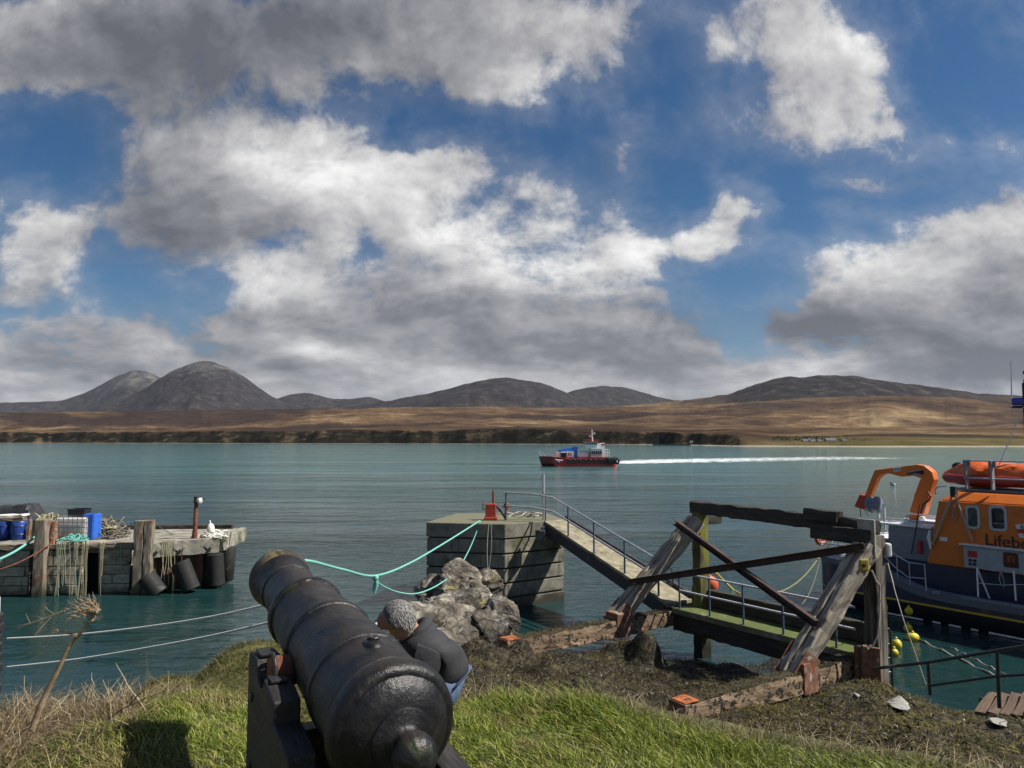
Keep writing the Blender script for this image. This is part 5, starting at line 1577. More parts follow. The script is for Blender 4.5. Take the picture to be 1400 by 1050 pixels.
for i in range(1, 6):
    for x in (-W2 / 2, W2 / 2):
        y = .4 - D2 / 2 + D2 * i / 6
        m.tube([bs + Vector((x, y, .08)), bs + Vector((x, y, H2 + .02))], .014, 5)
m.build('cage', plain('cage_rust', (.17, .12, .09), .6, dirt=(.3, .13, .06)), tk)
m = MB(); m.box(bs + Vector((0, .4, .03)), (W2 + .04, D2 + .04, .06)); m.build('pallet', posttim, tk, bevel=.01)
bt = thing('black_crate', 'low black plastic crate on top of the caged tank', 'crate', bs + Vector((.05, .35, H2 + .03)))
c = bs + Vector((.05, .35, H2 + .03)); m = MB(); m.prism([c + Vector((-.34, -.25, 0)), c + Vector((.34, -.25, 0)), c + Vector((.34, .25, 0)), c + Vector((-.34, .25, 0))], (0, 0, .05))
for y in (-.24, .24):
    m.box(c + Vector((0, y, .15)), (.68, .025, .20))
for x in (-.33, .33):
    m.box(c + Vector((x, 0, .15)), (.025, .45, .20))
m.build('tub', plain('black_plastic', (.018, .018, .02), .45), bt, bevel=.012)
m = MB(); m.box(c + Vector((0, -.24, .262)), (.76, .06, .03)); m.box(c + Vector((0, .24, .262)), (.76, .06, .03)); m.build('rim', plain('black_plastic_rim', (.025, .025, .028), .4), bt, bevel=.01)
bc = thing('blue_bin', 'bright blue plastic fish bin standing against the right side of the caged tank', 'bin', P(125, 742, 29.4))
c = P(125, 741, 29.5); c.z = TOP - .02; m = MB()
blue_pl = plain('blue_plastic', (.03, .13, .55), .45, dirt=(.05, .10, .3))
for y in (-.3, .3):
    m.box(c + Vector((0, y, .50)), (.42, .04, 1.0))
for x in (-.21, .21):
    m.box(c + Vector((x, 0, .50)), (.04, .56, 1.0))
m.box(c + Vector((0, 0, .05)), (.38, .56, .06)); m.build('tub', blue_pl, bc, bevel=.02)
m = MB(); m.torus(c + Vector((0, 0, 1.0)), (0, 0, 1), .27, .03, 4, 6); m.build('rim', blue_pl, bc)
m = MB()
for i in range(4):
    m.box(c + Vector((0, -.323, .2 + .2 * i)), (.38, .012, .03))
m.build('ribs', blue_pl, bc)

# rough timber bench with blue barrels under it, sheeted creels behind
bn = thing('rack', 'rough pale timber rack on the working pier with a blue tub beneath it', 'rack', P(22, 742, 28.9))
m = MB()
g0, g1 = P(-60, 711, 28.9), P(34, 709, 28.9)
timber('top_rail', g0, g1, .30, .16, posttim, bn, seed=95); timber('top_board', g0 + Vector((0, .5, .08)), g1 + Vector((-.3, .5, .10)), .5, .06, rope_white, bn, seed=96)
for u in (-40, 38, 45):
    timber('leg', P(u, 741, 28.9 + (0 if u != 45 else .4)), P(u + 3, 711, 28.9 + (0 if u != 45 else .4)), .13, .13, posttim, bn, up=(0, 1, 0), seed=97)
for (u, lab) in ((5, 'dark blue plastic tub at the left under the timber rack'), (25, 'dark blue plastic tub under the right end of the timber rack')):
    c = P(u, 741, 29.4); c.z = TOP - .02
    o = thing('blue_tub', lab, 'tub', c, 'blue tubs under the rack')
    m = MB(); m.lathe([(0, .26), (.03, .28), (.30, .31), (.70, .31), (.74, .28), (.74, .24), (.10, .22)], c, (0, 0, 1), 24); m.build('body', plain('navy_plastic', (.012, .045, .24), .4, dirt=(.03, .08, .22)), o, smooth=True)
    m = MB(); m.torus(c + Vector((0, 0, .55)), (0, 0, 1), .315, .018, 24, 6); m.torus(c + Vector((0, 0, .22)), (0, 0, 1), .305, .018, 24, 6); m.build('hoops', plain('navy_hoop', (.012, .04, .2), .4), o, smooth=True)
# sheeted stack
c0_, c1_ = P(-40, 742, 30.6), P(52, 742, 30.4)
nx, ny = 30, 12
V, Q = [], []
for j in range(ny + 1):
    for i in range(nx + 1):
        fx, fy = i / nx, j / ny
        b = c0_.lerp(c1_, fx) + Vector((0, 1.5 * fy - .3, 0))
        edge = min(fx * 6, 1, (1 - fx) * 5, fy * 5, (1 - fy) * 5)
        V.append((b.x, b.y, TOP - .02 + edge * (1.10 + .24 * fx + .10 * float(fbm(np.array([fx * 5]), np.array([fy * 3 + 2]))[0]))))
Q = [(j * (nx + 1) + i, j * (nx + 1) + i + 1, (j + 1) * (nx + 1) + i + 1, (j + 1) * (nx + 1) + i) for j in range(ny) for i in range(nx)]
m = MB(); m.add(V, Q)
# close the sheet down to the deck
n_ = (nx + 1) * (ny + 1)
tag(m.build('tarpaulin_stack', material('black_tarpaulin', [(0.3, (0.018, 0.018, 0.02)), (0.7, (0.05, 0.05, 0.052))], scale=4, rough=.5, bump=.6, bscale=6, bdist=.03), None, smooth=True), 'low stack of gear under a black tarpaulin behind the timber rack', 'tarpaulin')
tangle(P(64, 715, 29.6), 14, .10, .30, .24, rope_straw, 'net_heap', 'knot of straw coloured netting slung over the top of the left fender post', 'net', r_=.02, seed=12, sc=(.2, .2))

# mooring lines of the pier
tag(MB().tube(sag(P(48, 734, 28.3), P(-12, 768, 26.0), .12), .045, 8).build('mooring_line', rope_green, None, smooth=True), 'thick pale green mooring line running off the pier at the far left', 'rope')
tag(MB().tube(sag(P(72, 741, 28.0), P(-8, 780, 26.0), .15), .022, 8).build('mooring_line', rust_mat, None, smooth=True), 'thin reddish line running off the pier below the green one', 'rope')
tag(MB().tube(sag(P(186, 712, 28.4), P(140, 741, 30.4), .05), .014, 6).build('stay_wire', wire_mat, None, smooth=True), 'thin dark wire from the double post down to the net heap', 'wire')
tag(MB().tube(sag(P(208, 712, 28.4), P(236, 730, 31.0), .05), .014, 6).build('stay_wire', wire_mat, None, smooth=True), 'thin dark wire from the double post down to the far kerb', 'wire')

# ------------------------------------------------------------------ pile hung with old tyres at the left edge
tp = Vector((-10.95, 15.0, 0))
ty_mat = material('old_tyre', [(0.3, (0.014, 0.014, 0.015)), (0.7, (0.035, 0.034, 0.034))], scale=8, rough=.75, bump=.7, bscale=24, bdist=.01, extras=[((0.08, 0.075, 0.065), 4, .60, .72)])
tpile = thing('mooring_pile', 'timber mooring pile threaded through a stack of old tyres at the left edge', 'pile', tp)
timber('shaft', tp + Vector((0, 0, -1.6)), tp + Vector((0, 0, 2.72)), .26, .26, posttim, tpile, up=(0, 1, 0), seed=120)
m = MB(); m.lathe([(0, .30), (.02, .31), (.30, .30), (.33, .26), (.34, 0)], tp + Vector((0, 0, 2.42)), (0, 0, 1), 24); m.build('cap', rope_white, tpile, smooth=True)
tyre = None
names = ['topmost', 'second', 'third', 'fourth', 'fifth', 'sixth', 'seventh', 'eighth', 'ninth', 'tenth']
for i in range(10):
    z = 2.32 - i * .205
    if tyre is None:
        tyre = thing('tyre', 'topmost old black tyre on the mooring pile at the left edge', 'tyre', (tp.x, tp.y, z - .1), 'old tyres threaded on the mooring pile')
        m = MB(); m.lathe([(-.085, .20), (-.095, .27), (-.095, .335), (-.075, .362), (-.02, .37), (.02, .37), (.075, .362), (.095, .335), (.095, .27), (.085, .20)], (tp.x, tp.y, z), (0, 0, 1), 40)
        m.F = m.F[:-2]
        m.build('carcass', ty_mat, tyre, smooth=True)
        m = MB()
        for a in range(40):
            t = a / 40 * 2 * math.pi
            m.box((tp.x + .37 * math.cos(t), tp.y + .37 * math.sin(t), z), (.014, .03, .12), Matrix.Rotation(t, 3, 'Z'))
        m.build('tread', ty_mat, tyre)
    else:
        o = copy_tree(tyre); o.location = (tp.x + rr.uniform(-.03, .03), tp.y + rr.uniform(-.03, .03), z - .1); o.rotation_euler = (rr.uniform(-.04, .04), rr.uniform(-.04, .04), rr.uniform(0, 6))
        o['label'] = names[i] + ' old black tyre down from the white cap of the mooring pile'

# ------------------------------------------------------------------ ropes across the cove
mp = Vector((-3.28, 11.0, 0)); gzb = gz(mp.x, mp.y)
post_top = P(402, 772, 11.0)
mpo = thing('mooring_post', 'stout iron mooring post on the bank hidden behind the cannon barrel', 'mooring post', (post_top.x, post_top.y, gzb - .15))
m = MB(); zb_ = gz(post_top.x, post_top.y) - .2
m.lathe([(0, .15), (post_top.z - zb_ - .1, .12), (post_top.z - zb_ - .08, .15), (post_top.z - zb_ - .02, .15), (post_top.z - zb_, .10), (post_top.z - zb_ + .01, 0)], (post_top.x, post_top.y, zb_), (0, 0, 1), 20); m.build('shaft', iron_black, mpo, smooth=True)
m = MB(); m.tube([post_top + Vector((-.25, 0, -.3)), post_top + Vector((.25, 0, -.3))], .035, 8); m.build('cross_bar', iron_black, mpo, smooth=True)


def rope(pts_px, r_, mat, label, name='mooring_rope'):
    pts = [P(*p) for p in pts_px]
    # smooth through the given points
    out_ = []
    for i in range(len(pts) - 1):
        p0 = pts[max(i - 1, 0)]; p1 = pts[i]; p2_ = pts[i + 1]; p3 = pts[min(i + 2, len(pts) - 1)]
        for j in range(8):
            t = j / 8
            out_.append(.5 * ((2 * p1) + (p2_ - p0) * t + (2 * p0 - 5 * p1 + 4 * p2_ - p3) * t * t + (3 * p1 - p0 - 3 * p2_ + p3) * t ** 3))
    out_.append(pts[-1])
    return tag(MB().tube(out_, r_, 8).build(name, mat, None, smooth=True), label, 'rope')


rope([(10, 873, 14.9), (100, 868, 14.2), (200, 857, 13.3), (290, 843, 12.4), (370, 825, 11.4), (402, 815, 11.0)], .018, rope_white, 'upper white mooring rope stretching from the tyres to the bank')
rope([(10, 912, 14.9), (100, 902, 14.2), (200, 886, 13.3), (290, 869, 12.4), (380, 848, 11.3), (402, 842, 11.0)], .018, rope_white, 'lower white mooring rope stretching from the tyres to the bank')
rope([(200, 886, 13.3), (200.5, 915, 13.3), (200, 942, 13.3)], .008, wire_mat, 'thin dark line hanging straight down from the lower white rope', 'hanging_line')
rope([(402, 772, 11.0), (422, 767, 11.8), (470, 779, 14.5), (514, 787, 17.0), (560, 770, 20.0), (610, 741, 23.5), (656, 712, 26.3)], .026, rope_green, 'taut turquoise line from the bank up to the top of the stone pier')
rope([(514, 787, 17.0), (520, 799, 17.6), (546, 810, 19.4), (572, 811, 21.0), (600, 799, 22.6), (625, 779, 24.2), (643, 748, 25.6), (657, 712, 26.3)], .020, rope_green, 'slack turquoise line sagging below the taut one to the stone pier')
kn = P(513.5, 790, 17.0); m = MB(); m.sphere(kn, .075, 10, 8); m.tube([kn, kn + Vector((.03, 0, -.15)), kn + Vector((-.02, 0, -.36))], [.05, .045, .02], 8); m.tube([kn, kn + Vector((-.05, 0, -.2)), kn + Vector((-.06, 0, -.30))], .02, 6)
tag(m.build('rope_knot', rope_green, None, smooth=True), 'knotted tail of turquoise rope hanging where the two lines join', 'knot')
rope([(668, 714, 25.9), (666, 750, 25.75), (667, 783, 25.7)], .014, rope_grey, 'thin pale line hanging down the shaded face of the stone pier', 'hanging_line')
rope([(671, 714, 25.9), (672, 745, 25.75), (668, 783, 25.7)], .010, rope_grey, 'finer second line hanging down the shaded face of the stone pier', 'hanging_line')


# ------------------------------------------------------------------ the moored lifeboat
BO = Vector((13.2, 24.7, 0)); BROT = math.atan2(-.812, .584)
bX = Vector((math.cos(BROT), math.sin(BROT), 0)); bY = Vector((-bX.y, bX.x, 0))
boat = thing('lifeboat', 'orange and navy lifeboat moored at right with a folding crane on its after deck', 'lifeboat', BO, rotz=BROT)


def BL(u, v, o):
    """pixel -> boat frame on the fore-and-aft plane o metres inboard"""
    d = ray(u, v)
    s = (BO + bY * o - Vector((0, 0, 0))).dot(bY) / d.dot(bY)
    w = Vector((0, 0, H)) + d * s - BO
    return Vector((w.dot(bX), o, w.z))


navy = plain('navy_hull_paint', (0.010, 0.016, 0.055), 0.35, dirt=(.02, .03, .07), coat=.3)
black_hull = plain('black_bottom_paint', (0.006, 0.008, 0.014), 0.45)
orange = material('orange_cabin_paint', [(0.3, (0.55, 0.125, 0.007)), (0.7, (0.61, 0.15, 0.009))], scale=3, rough=0.42, rvar=.06, bump=0.05, extras=[((0.44, 0.10, 0.007), 1.2, .55, .75)], coat=.2)
grey_deck = plain('grey_deck_paint', (0.19, 0.205, 0.24), 0.6, dirt=(.2, .21, .23))
strake_grey = plain('strake_grey', (0.12, 0.13, 0.155), 0.6)
white_gel = plain('white_gel', (0.70, 0.71, 0.72), 0.4)
boat_yellow = plain('yellow_line', (0.60, 0.40, 0.03), 0.5)
boat_rail = plain('boat_rail', (0.52, 0.54, 0.57), 0.35, metal=.5)
glass = plain('dark_window_glass', (0.012, 0.022, 0.035), 0.06, var=.1, bump=0)
red_p = plain('red_panel', (0.42, 0.018, 0.022), 0.5)
black_p = plain('black_rubber_part', (0.012, 0.012, 0.013), 0.6)

# hull: station t, half breadth, sheer of the near side
LEN0, LEN1, BEAM = -3.05, 13.8, 5.4
ts = np.concatenate([np.linspace(LEN0, 2.5, 24), np.linspace(2.9, LEN1, 28)])


def half(t):
    a = np.interp(t, [-3.05, -2.9, -2.5, -1.5, 6, 9, 11, 12.6, 13.5, 13.8], [2.28, 2.45, 2.58, 2.7, 2.7, 2.45, 1.8, .95, .28, .03])
    return float(a)


def sheer(t):
    return float(np.interp(t, [-3.05, -1.6, -.9, -.2, .4, .9, 1.6, 5, 7, 9, 13.8], [1.66, 1.64, 1.58, 1.30, 1.08, 1.0, .97, .96, 1.15, 1.6, 2.55]))


def keelw(t):
    return float(np.interp(t, [-3.05, 6, 11, 13.8], [.84, .82, .5, .05]))


m = MB(); V, Q = [], []
NS = 9
for t in ts:
    hb, sh = half(t), sheer(t)
    rake = max(0.0, (t - 11) / 2.8)
    sec = [(-.9, .30), (-.75, .62 * keelw(t) / .84), (-.15, .93), (.08, .975), (.52, 1.0), (.60, 1.0), (sh, 1.0)]
    row = []
    for z, k_ in sec:
        bb = hb * (k_ if z > .3 else k_ * (1 - .35 * rake))
        row.append((t - (0.9 * rake * max(0, (1.5 - z)) / 1.5), BEAM / 2 - bb, z))
    full = row + [(p[0], BEAM - p[1], p[2]) for p in row[::-1]]
    V += full
n_ = 14
for i in range(len(ts) - 1):
    for j in range(n_ - 1):
        Q.append((i * n_ + j, i * n_ + j + 1, (i + 1) * n_ + j + 1, (i + 1) * n_ + j))
Q.append(tuple(range(n_)))
m.add(V, Q)
hull = m.build('hull', navy, boat, smooth=True)
hull.data.materials.append(black_hull)
for pl in hull.data.polygons:
    if pl.center.z < .30:
        pl.material_index = 1
# yellow line, rubbing strake, boot top dashes
def side_strip(z0f, z1f, t0, t1, out_, nm, mt, far=False, n=60, thick=.03):
    m = MB(); V, Q = [], []
    for i in range(n + 1):
        t = t0 + (t1 - t0) * i / n
        y = BEAM / 2 - half(t)
        z0, z1 = (z0f(t), z1f(t))
        ring = [(t, y - out_, z0), (t, y - out_, z1), (t, y + thick, z1), (t, y + thick, z0)]
        if far:
            ring = [(a, BEAM - b, c) for a, b, c in ring]
        V += ring
    for i in range(n):
        for j in range(4):
            Q.append((i * 4 + j, i * 4 + (j + 1) % 4, (i + 1) * 4 + (j + 1) % 4, (i + 1) * 4 + j))
    Q += [(0, 1, 2, 3), (n * 4 + 3, n * 4 + 2, n * 4 + 1, n * 4)]
    m.add(V, Q)
    return m.build(nm, mt, boat, bevel=.006)


for far in (False, True):
    side_strip(lambda t: .54, lambda t: .605, -2.95, 12.6, .006, 'yellow_stripe', boat_yellow, far)
    side_strip(lambda t: sheer(t) - .20, lambda t: sheer(t) + .01, -3.0, 13.0, .07, 'rubbing_strake', strake_grey, far)
for t0, t1 in ((-.5, .7), (1.0, 1.25), (1.5, 1.85), (2.15, 2.35), (2.65, 4.6), (5.0, 8.5)):
    side_strip(lambda t: .02, lambda t: .075, t0, t1, -.055, 'waterline_mark', white_gel, n=6, thick=.10)
# decks
m = MB(); V = []
td = [t for t in ts if t <= 12.8]
for t in td:
    V += [(t, BEAM / 2 - half(t) + .02, sheer(t) + .004), (t, BEAM / 2 + half(t) - .02, sheer(t) + .004)]
m.add(V, [(2 * i, 2 * i + 1, 2 * i + 3, 2 * i + 2) for i in range(len(td) - 1)])
m.build('deck', grey_deck, boat)

# cabin: navy lower wall, orange upper wall, sloping roof edge
yi = .60
def cabin(z0, z1, y0, y1, t00, t01, t10, t11, nm, mt, bev=.04):
    """a box whose ends rake: t00/t01 after ends at bottom/top, t10/t11 forward ends"""
    m = MB()
    lo = [(t00, y0, z0), (t10, y0, z0), (t10, BEAM - y0, z0), (t00, BEAM - y0, z0)]
    hi = [(t01, y1, z1), (t11, y1, z1), (t11, BEAM - y1, z1), (t01, BEAM - y1, z1)]
    m.add(lo + hi, [(3, 2, 1, 0), (4, 5, 6, 7), (0, 1, 5, 4), (1, 2, 6, 5), (2, 3, 7, 6), (3, 0, 4, 7)])
    return m.build(nm, mt, boat, bevel=bev)


cabin(.90, 1.84, yi, yi, -.95, -.80, 9.2, 9.0, 'lower_cabin', navy, .02)
cabn = cabin(1.845, 3.98, yi - .01, yi - .01, .68, 1.14, 9.0, 7.6, 'cabin', orange, .03)
cabin(3.985, 4.28, yi + .03, yi + .42, 1.17, 1.42, 7.55, 7.1, 'cabin_roof', orange, .05)
cabin(1.845, 2.98, yi + .25, yi + .25, -.78, -.70, .66, 1.05, 'after_casing', grey_deck, .03)
cabin(2.985, 3.06, yi + .15, yi + .15, -.95, -.95, .80, .80, 'casing_top', white_gel, .02)
cabin(4.285, 5.35, yi + 1.0, yi + 1.2, 3.5, 3.7, 6.8, 6.2, 'flying_bridge', orange, .06)


def rounded(cx, cz, w, h, r, n=5):
    pts = []
    for (sx, sz, a0) in ((1, 1, 0), (-1, 1, 90), (-1, -1, 180), (1, -1, 270)):
        for i in range(n + 1):
            a = R(a0 + 90 * i / n)
            pts.append((cx + sx * (w / 2 - r) + r * math.cos(a), cz + sz * (h / 2 - r) + r * math.sin(a)))
    return pts


wy = yi - .012
for (ua, ub, va, vb) in ((1319.5, 1341, 691, 723), (1351.5, 1378, 691.5, 726)):
    a, b = BL(ua, va, wy), BL(ub, vb, wy)
    cx, cz, w, h = (a.x + b.x) / 2, (BL((ua + ub) / 2, va, wy).z + BL((ua + ub) / 2, vb, wy).z) / 2, abs(b.x - a.x), abs(BL((ua + ub) / 2, va, wy).z - BL((ua + ub) / 2, vb, wy).z)
    ou, inn_ = rounded(cx, cz, w, h, .13), rounded(cx, cz, w - .15, h - .15, .09)
    m = MB(); n = len(ou)
    vs = [(x, wy - .03, z) for x, z in ou] + [(x, wy - .03, z) for x, z in inn_] + [(x, wy + .02, z) for x, z in ou] + [(x, wy + .02, z) for x, z in inn_]
    fs = []
    for i in range(n):
        j = (i + 1) % n
        fs += [(i, j, n + j, n + i), (i, 2 * n + i, 2 * n + j, j), (n + i, n + j, 3 * n + j, 3 * n + i)]
    m.add(vs, fs); wn = m.build('window', plain('window_frame', (.40, .42, .45), .4), boat)
    m = MB(); m.prism([(x, wy - .008, z) for x, z in inn_], (0, .012, 0)); m.build('pane', glass, wn)
for t0 in (4.7, 5.9):
    ou = rounded(t0, 3.42, .62, .74, .13)
    m = MB(); m.prism([(x, wy - .03, z) for x, z in ou], (0, .04, 0)); wn = m.build('window', plain('window_frame2', (.40, .42, .45), .4), boat)
    m = MB(); m.prism([(x, wy - .036, z) for x, z in rounded(t0, 3.42, .48, .60, .09)], (0, .012, 0)); m.build('pane', glass, wn)
# lettering
a = BL(1346.5, 749, wy - .012)
sz = BL(1348, 733.5, wy).z - BL(1348, 749, wy).z
text_mesh('lettering', 'Lifeboat', sz * 1.42, plain('lettering_black', (.012, .010, .012), .5), boat, (a.x, wy - .02, a.z), (R(90), 0, 0), .006)
# house flag beside the lettering
a, b = BL(1388, 717, wy - .02), BL(1400, 734, wy - .02)
fw, fh = .84, abs(a.z - BL(1388, 734.5, wy - .02).z)
m = MB(); m.prism([(a.x, wy - .028, a.z), (a.x + fw, wy - .028, a.z + .10), (a.x + fw + .02, wy - .028, a.z - fh + .06), (a.x + .10, wy - .028, a.z - fh)], (0, .02, 0)); fg = m.build('flag_emblem', plain('flag_white', (.62, .62, .64), .5), boat)
navy_ln = plain('flag_navy', (.02, .03, .10), .5)
zc = a.z - fh * .50
m = MB(); m.prism([(a.x + .02, wy - .036, zc + .055), (a.x + fw, wy - .036, zc + .15), (a.x + fw + .01, wy - .036, zc + .02), (a.x + .07, wy - .036, zc - .065)], (0, .006, 0)); m.build('red_cross_bar', red_p, fg)
m = MB(); m.prism([(a.x + .38, wy - .0365, a.z + .04), (a.x + .50, wy - .0365, a.z + .055), (a.x + .54, wy - .0365, a.z - fh + .03), (a.x + .43, wy - .0365, a.z - fh + .02)], (0, .006, 0)); m.build('red_cross_upright', red_p, fg)
for ch, dx, dz in (('R', .14, -.165), ('N', .62, -.115), ('L', .20, -fh + .035), ('I', .68, -fh + .075)):
    text_mesh('letter', ch, .19, navy_ln, fg, (a.x + dx, wy - .036, a.z + dz), (R(90), 0, 0), .003)
# grey locker panel with red square, four dark ports and a red window
a, b = BL(1318, 745, .45), BL(1318, 775, .45)
m = MB(); m.box((a.x + 1.75, .49, (a.z + b.z) / 2), (3.5, .20, a.z - b.z)); lk = m.build('side_locker', plain('locker_grey', (.30, .33, .38), .45), boat, bevel=.015)
m = MB(); m.box((a.x + 1.72, .46, a.z + .03), (3.66, .34, .035)); m.build('locker_lid', white_gel, lk, bevel=.008)
ly = .385
c0, c1 = BL(1325, 754, ly), BL(1334, 761, ly)
m = MB(); m.box(((c0.x + c1.x) / 2, ly, (c0.z + c1.z) / 2), (.27, .014, .20)); m.build('red_square', red_p, lk)
for uu, vv in ((1326.5, 766.2), (1332.5, 766.8), (1326.5, 771), (1332.5, 771.6)):
    c = BL(uu, vv, ly); m = MB(); m.box((c.x, ly, c.z), (.105, .014, .085)); m.build('port', black_p, lk, bevel=.02)
c0, c1 = BL(1371, 754.5, ly), BL(1393, 777, ly)
zc0, zc1 = BL(1381, 755.5, ly).z, BL(1381, 776, ly).z
m = MB(); m.prism([(x, ly - .008, z) for x, z in rounded((c0.x + c1.x) / 2, (zc0 + zc1) / 2, c1.x - c0.x, zc0 - zc1, .06)], (0, .016, 0)); rw = m.build('red_window', plain('dark_red_window', (.085, .012, .012), .25), lk)
text_mesh('window_mark', 'n', (zc0 - zc1) * 1.0, plain('dull_orange', (.30, .10, .04), .5), rw, (c0.x + .10, ly - .012, zc1 + .06), (R(90), 0, 0), .002)
m = MB(); c = BL(1344, 771, ly); m.tube([(c.x, ly - .03, c.z - .06), (c.x, ly - .03, c.z + .10)], .012, 6); m.build('handle', boat_rail, lk, smooth=True)

# side rails
def rail(ptsl, r_=.022, nm='rail'):
    m = MB(); m.tube(ptsl, r_, 8); return m.build(nm, boat_rail, boat, smooth=True)


o_ = .10
zd = lambda t: sheer(t)
t0_, t1_ = BL(1212, 750, o_), BL(1262, 773, o_)
rail([BL(1206, 742, o_), BL(1222, 757, o_), BL(1242, 769, o_), BL(1264, 772, o_), Vector((BL(1264, 772, o_).x + .02, o_, zd(1) - .02))])
rail([BL(1206, 757, o_), BL(1222, 774, o_), BL(1241, 789, o_), BL(1264, 791, o_)], .018)
for u, va in ((1226, 760), (1243, 769)):
    p_ = BL(u, va, o_); rail([p_, Vector((p_.x, o_, sheer(p_.x)))], .018, 'stanchion')
for (ua, va, ub, vb) in ((1336, 776, 1337.5, 816), (1336.5, 778, 1353, 818), (1386, 780, 1389, 821)):
    rail([BL(ua, va, .28), BL(ub, vb, .06)], .028, 'stanchion')
rail([BL(1336, 797, .18), BL(1371, 800, .18), BL(1400, 799, .18)], .012)
rail([BL(1337, 776, .3), BL(1361, 781, .3)], .014)
m = MB(); m.box((2.9, .02, 1.0), (1.9, .10, .10)); m.build('step_bar', grey_deck, boat, bevel=.01)
m = MB(); m.box((1.22, -.06, 1.03), (.24, .14, .12)); m.build('cleat', grey_deck, boat, bevel=.02)
m = MB(); m.tube([BL(1368, 782, .3), BL(1366, 792, .25), BL(1369, 799, .25)], .018, 6); m.tube([BL(1369, 782, .3), BL(1373, 796, .25), BL(1372, 804, .25)], .012, 6); m.build('hanging_lashing', rope_grey, boat, smooth=True)
# A-frame stays and rope on the cabin side, white hook, tags
ctop = BL(1303, 674, .40)
m = MB(); m.tube([ctop, BL(1288, 712, .45), BL(1275, 744, .50)], .035, 8); m.tube([ctop + Vector((.04, 0, 0)), BL(1315, 703, .45), BL(1330, 740, .5)], .03, 8); m.build('stay_ropes', rope_grey, boat, smooth=True)
m = MB(); m.tube([BL(1304, 690, .5), BL(1302, 704, .5), BL(1304, 713, .5), BL(1306.5, 704, .5), BL(1304.5, 690, .5)], .018, 6); m.build('rope_loop', rope_grey, boat, smooth=True)
m = MB(); m.box(ctop + Vector((0, .05, .04)), (.16, .2, .34)); m.build('stay_head', black_p, boat, bevel=.02)
m = MB(); m.tube([BL(1271, 725, .5), BL(1269.5, 735, .5), BL(1271.5, 743, .5), BL(1272, 751, .5)], [.03, .06, .05, .025], 8); m.build('rope_bag', rope_white, boat, smooth=True)
c = BL(1290, 737, wy - .01); m = MB(); m.box((c.x, wy - .012, c.z), (.24, .016, .13)); m.build('notice_plate', white_gel, boat)
c = BL(1257, 748, .75); m = MB(); m.box((c.x, .78, c.z), (.12, .14, .45)); m.build('extinguisher_box', red_p, boat, bevel=.03)
m = MB(); m.tube([BL(1257, 690, .7), BL(1253, 720, .72), BL(1246, 757, .74)], .02, 6); m.build('hose', black_p, boat, smooth=True)

# after deck gear: pipes, capstan, white lockers, pushpit rails
for o2, zz in ((1.1, 3.16), (2.4, 3.18), (3.4, 3.14)):
    rail([(-.9, o2, zz), (.85, o2, zz)], .05, 'deck_pipe')
for o2 in (1.0, 2.2):
    m = MB(); m.lathe([(0, .10), (.06, .12), (.10, .12), (.18, .08), (.19, 0)], (-.15, o2, 3.06), (0, 0, 1), 14); m.build('vent_cap', white_gel, boat, smooth=True)
m = MB(); c = BL(1195, 690, 2.0); m.lathe([(-.26, .20), (-.20, .30), (-.10, .31), (-.06, .25), (.06, .25), (.10, .31), (.20, .30), (.26, .20), (.27, 0)], c, (1, 0, .1), 24)
m.build('winch_drum', plain('winch_blue', (.14, .17, .23), .45), boat, smooth=True)
m = MB(); m.tube([c + Vector((.15, 0, -.2)), Vector((c.x + .15, 2.0, 3.06))], .06, 8); m.tube([c + Vector((.42, -.1, .05)), c + Vector((.42, -.1, -.9))], .05, 8); m.build('winch_stand', white_gel, boat, smooth=True)
for o2 in (.18, 1.6, 3.6, 5.2):
    for t in (-2.95, -2.2, -1.5):
        if o2 in (1.6, 3.6) and t > -2.9:
            continue
        rail([(t, o2, sheer(t)), (t, o2, 2.62)], .026, 'stanchion')
for zz in (2.62, 2.15):
    rail([(-1.3, .18, zz), (-2.9, .18, zz), (-2.98, .5, zz), (-2.98, 4.9, zz), (-2.9, 5.2, zz), (-1.3, 5.2, zz)], .026, 'pushpit_rail')
rail([(-2.9, .18, 1.7), (-2.2, .18, 2.6)], .02, 'brace_rail')
m = MB(); m.box((-1.6, 2.7, 2.0), (1.1, 2.2, .66)); m.build('deck_locker', white_gel, boat, bevel=.05)
m = MB(); m.box((-1.15, 1.0, 2.05), (.8, .5, .8)); m.build('deck_box', grey_deck, boat, bevel=.04)
m = MB(); m.box((-1.45, .5, 2.45), (.30, .25, .25)); m.build('deck_box', white_gel, boat, bevel=.03)

# knuckle crane: pedestal, three arm pieces with boxed sections, red hook head
cr_o = 2.3
def plate_arm(pix, o0, o1, nm, mt, holes=None):
    poly = [BL(u, v, o0) for u, v in pix]
    m = MB(); m.prism(poly, (0, o1 - o0, 0))
    return m.build(nm, mt, boat, bevel=.025)


crane_orange = material('crane_orange_paint', [(0.3, (0.58, 0.125, 0.006)), (0.7, (0.66, 0.155, 0.009))], scale=4, rough=.4, bump=.08, extras=[((0.40, 0.12, 0.01), 2.5, .60, .75)])
plate_arm([(1243, 700), (1262, 704), (1270, 676), (1276, 656), (1274, 645), (1258, 655), (1250, 676), (1248, 684)], cr_o, cr_o + .42, 'crane_post', crane_orange)
plate_arm([(1274, 645), (1277, 656), (1272, 668), (1263, 655), (1256, 653), (1249, 650.5), (1232, 652), (1225, 650), (1214, 647), (1204, 649), (1197, 655), (1196, 642.5), (1253, 635), (1264, 637)], cr_o - .02, cr_o + .36, 'crane_boom', crane_orange)
plate_arm([(1196, 642), (1205, 648), (1200, 654), (1188, 683), (1185.5, 689), (1179.5, 686), (1182, 678), (1190, 656)], cr_o + .03, cr_o + .30, 'crane_jib', crane_orange)
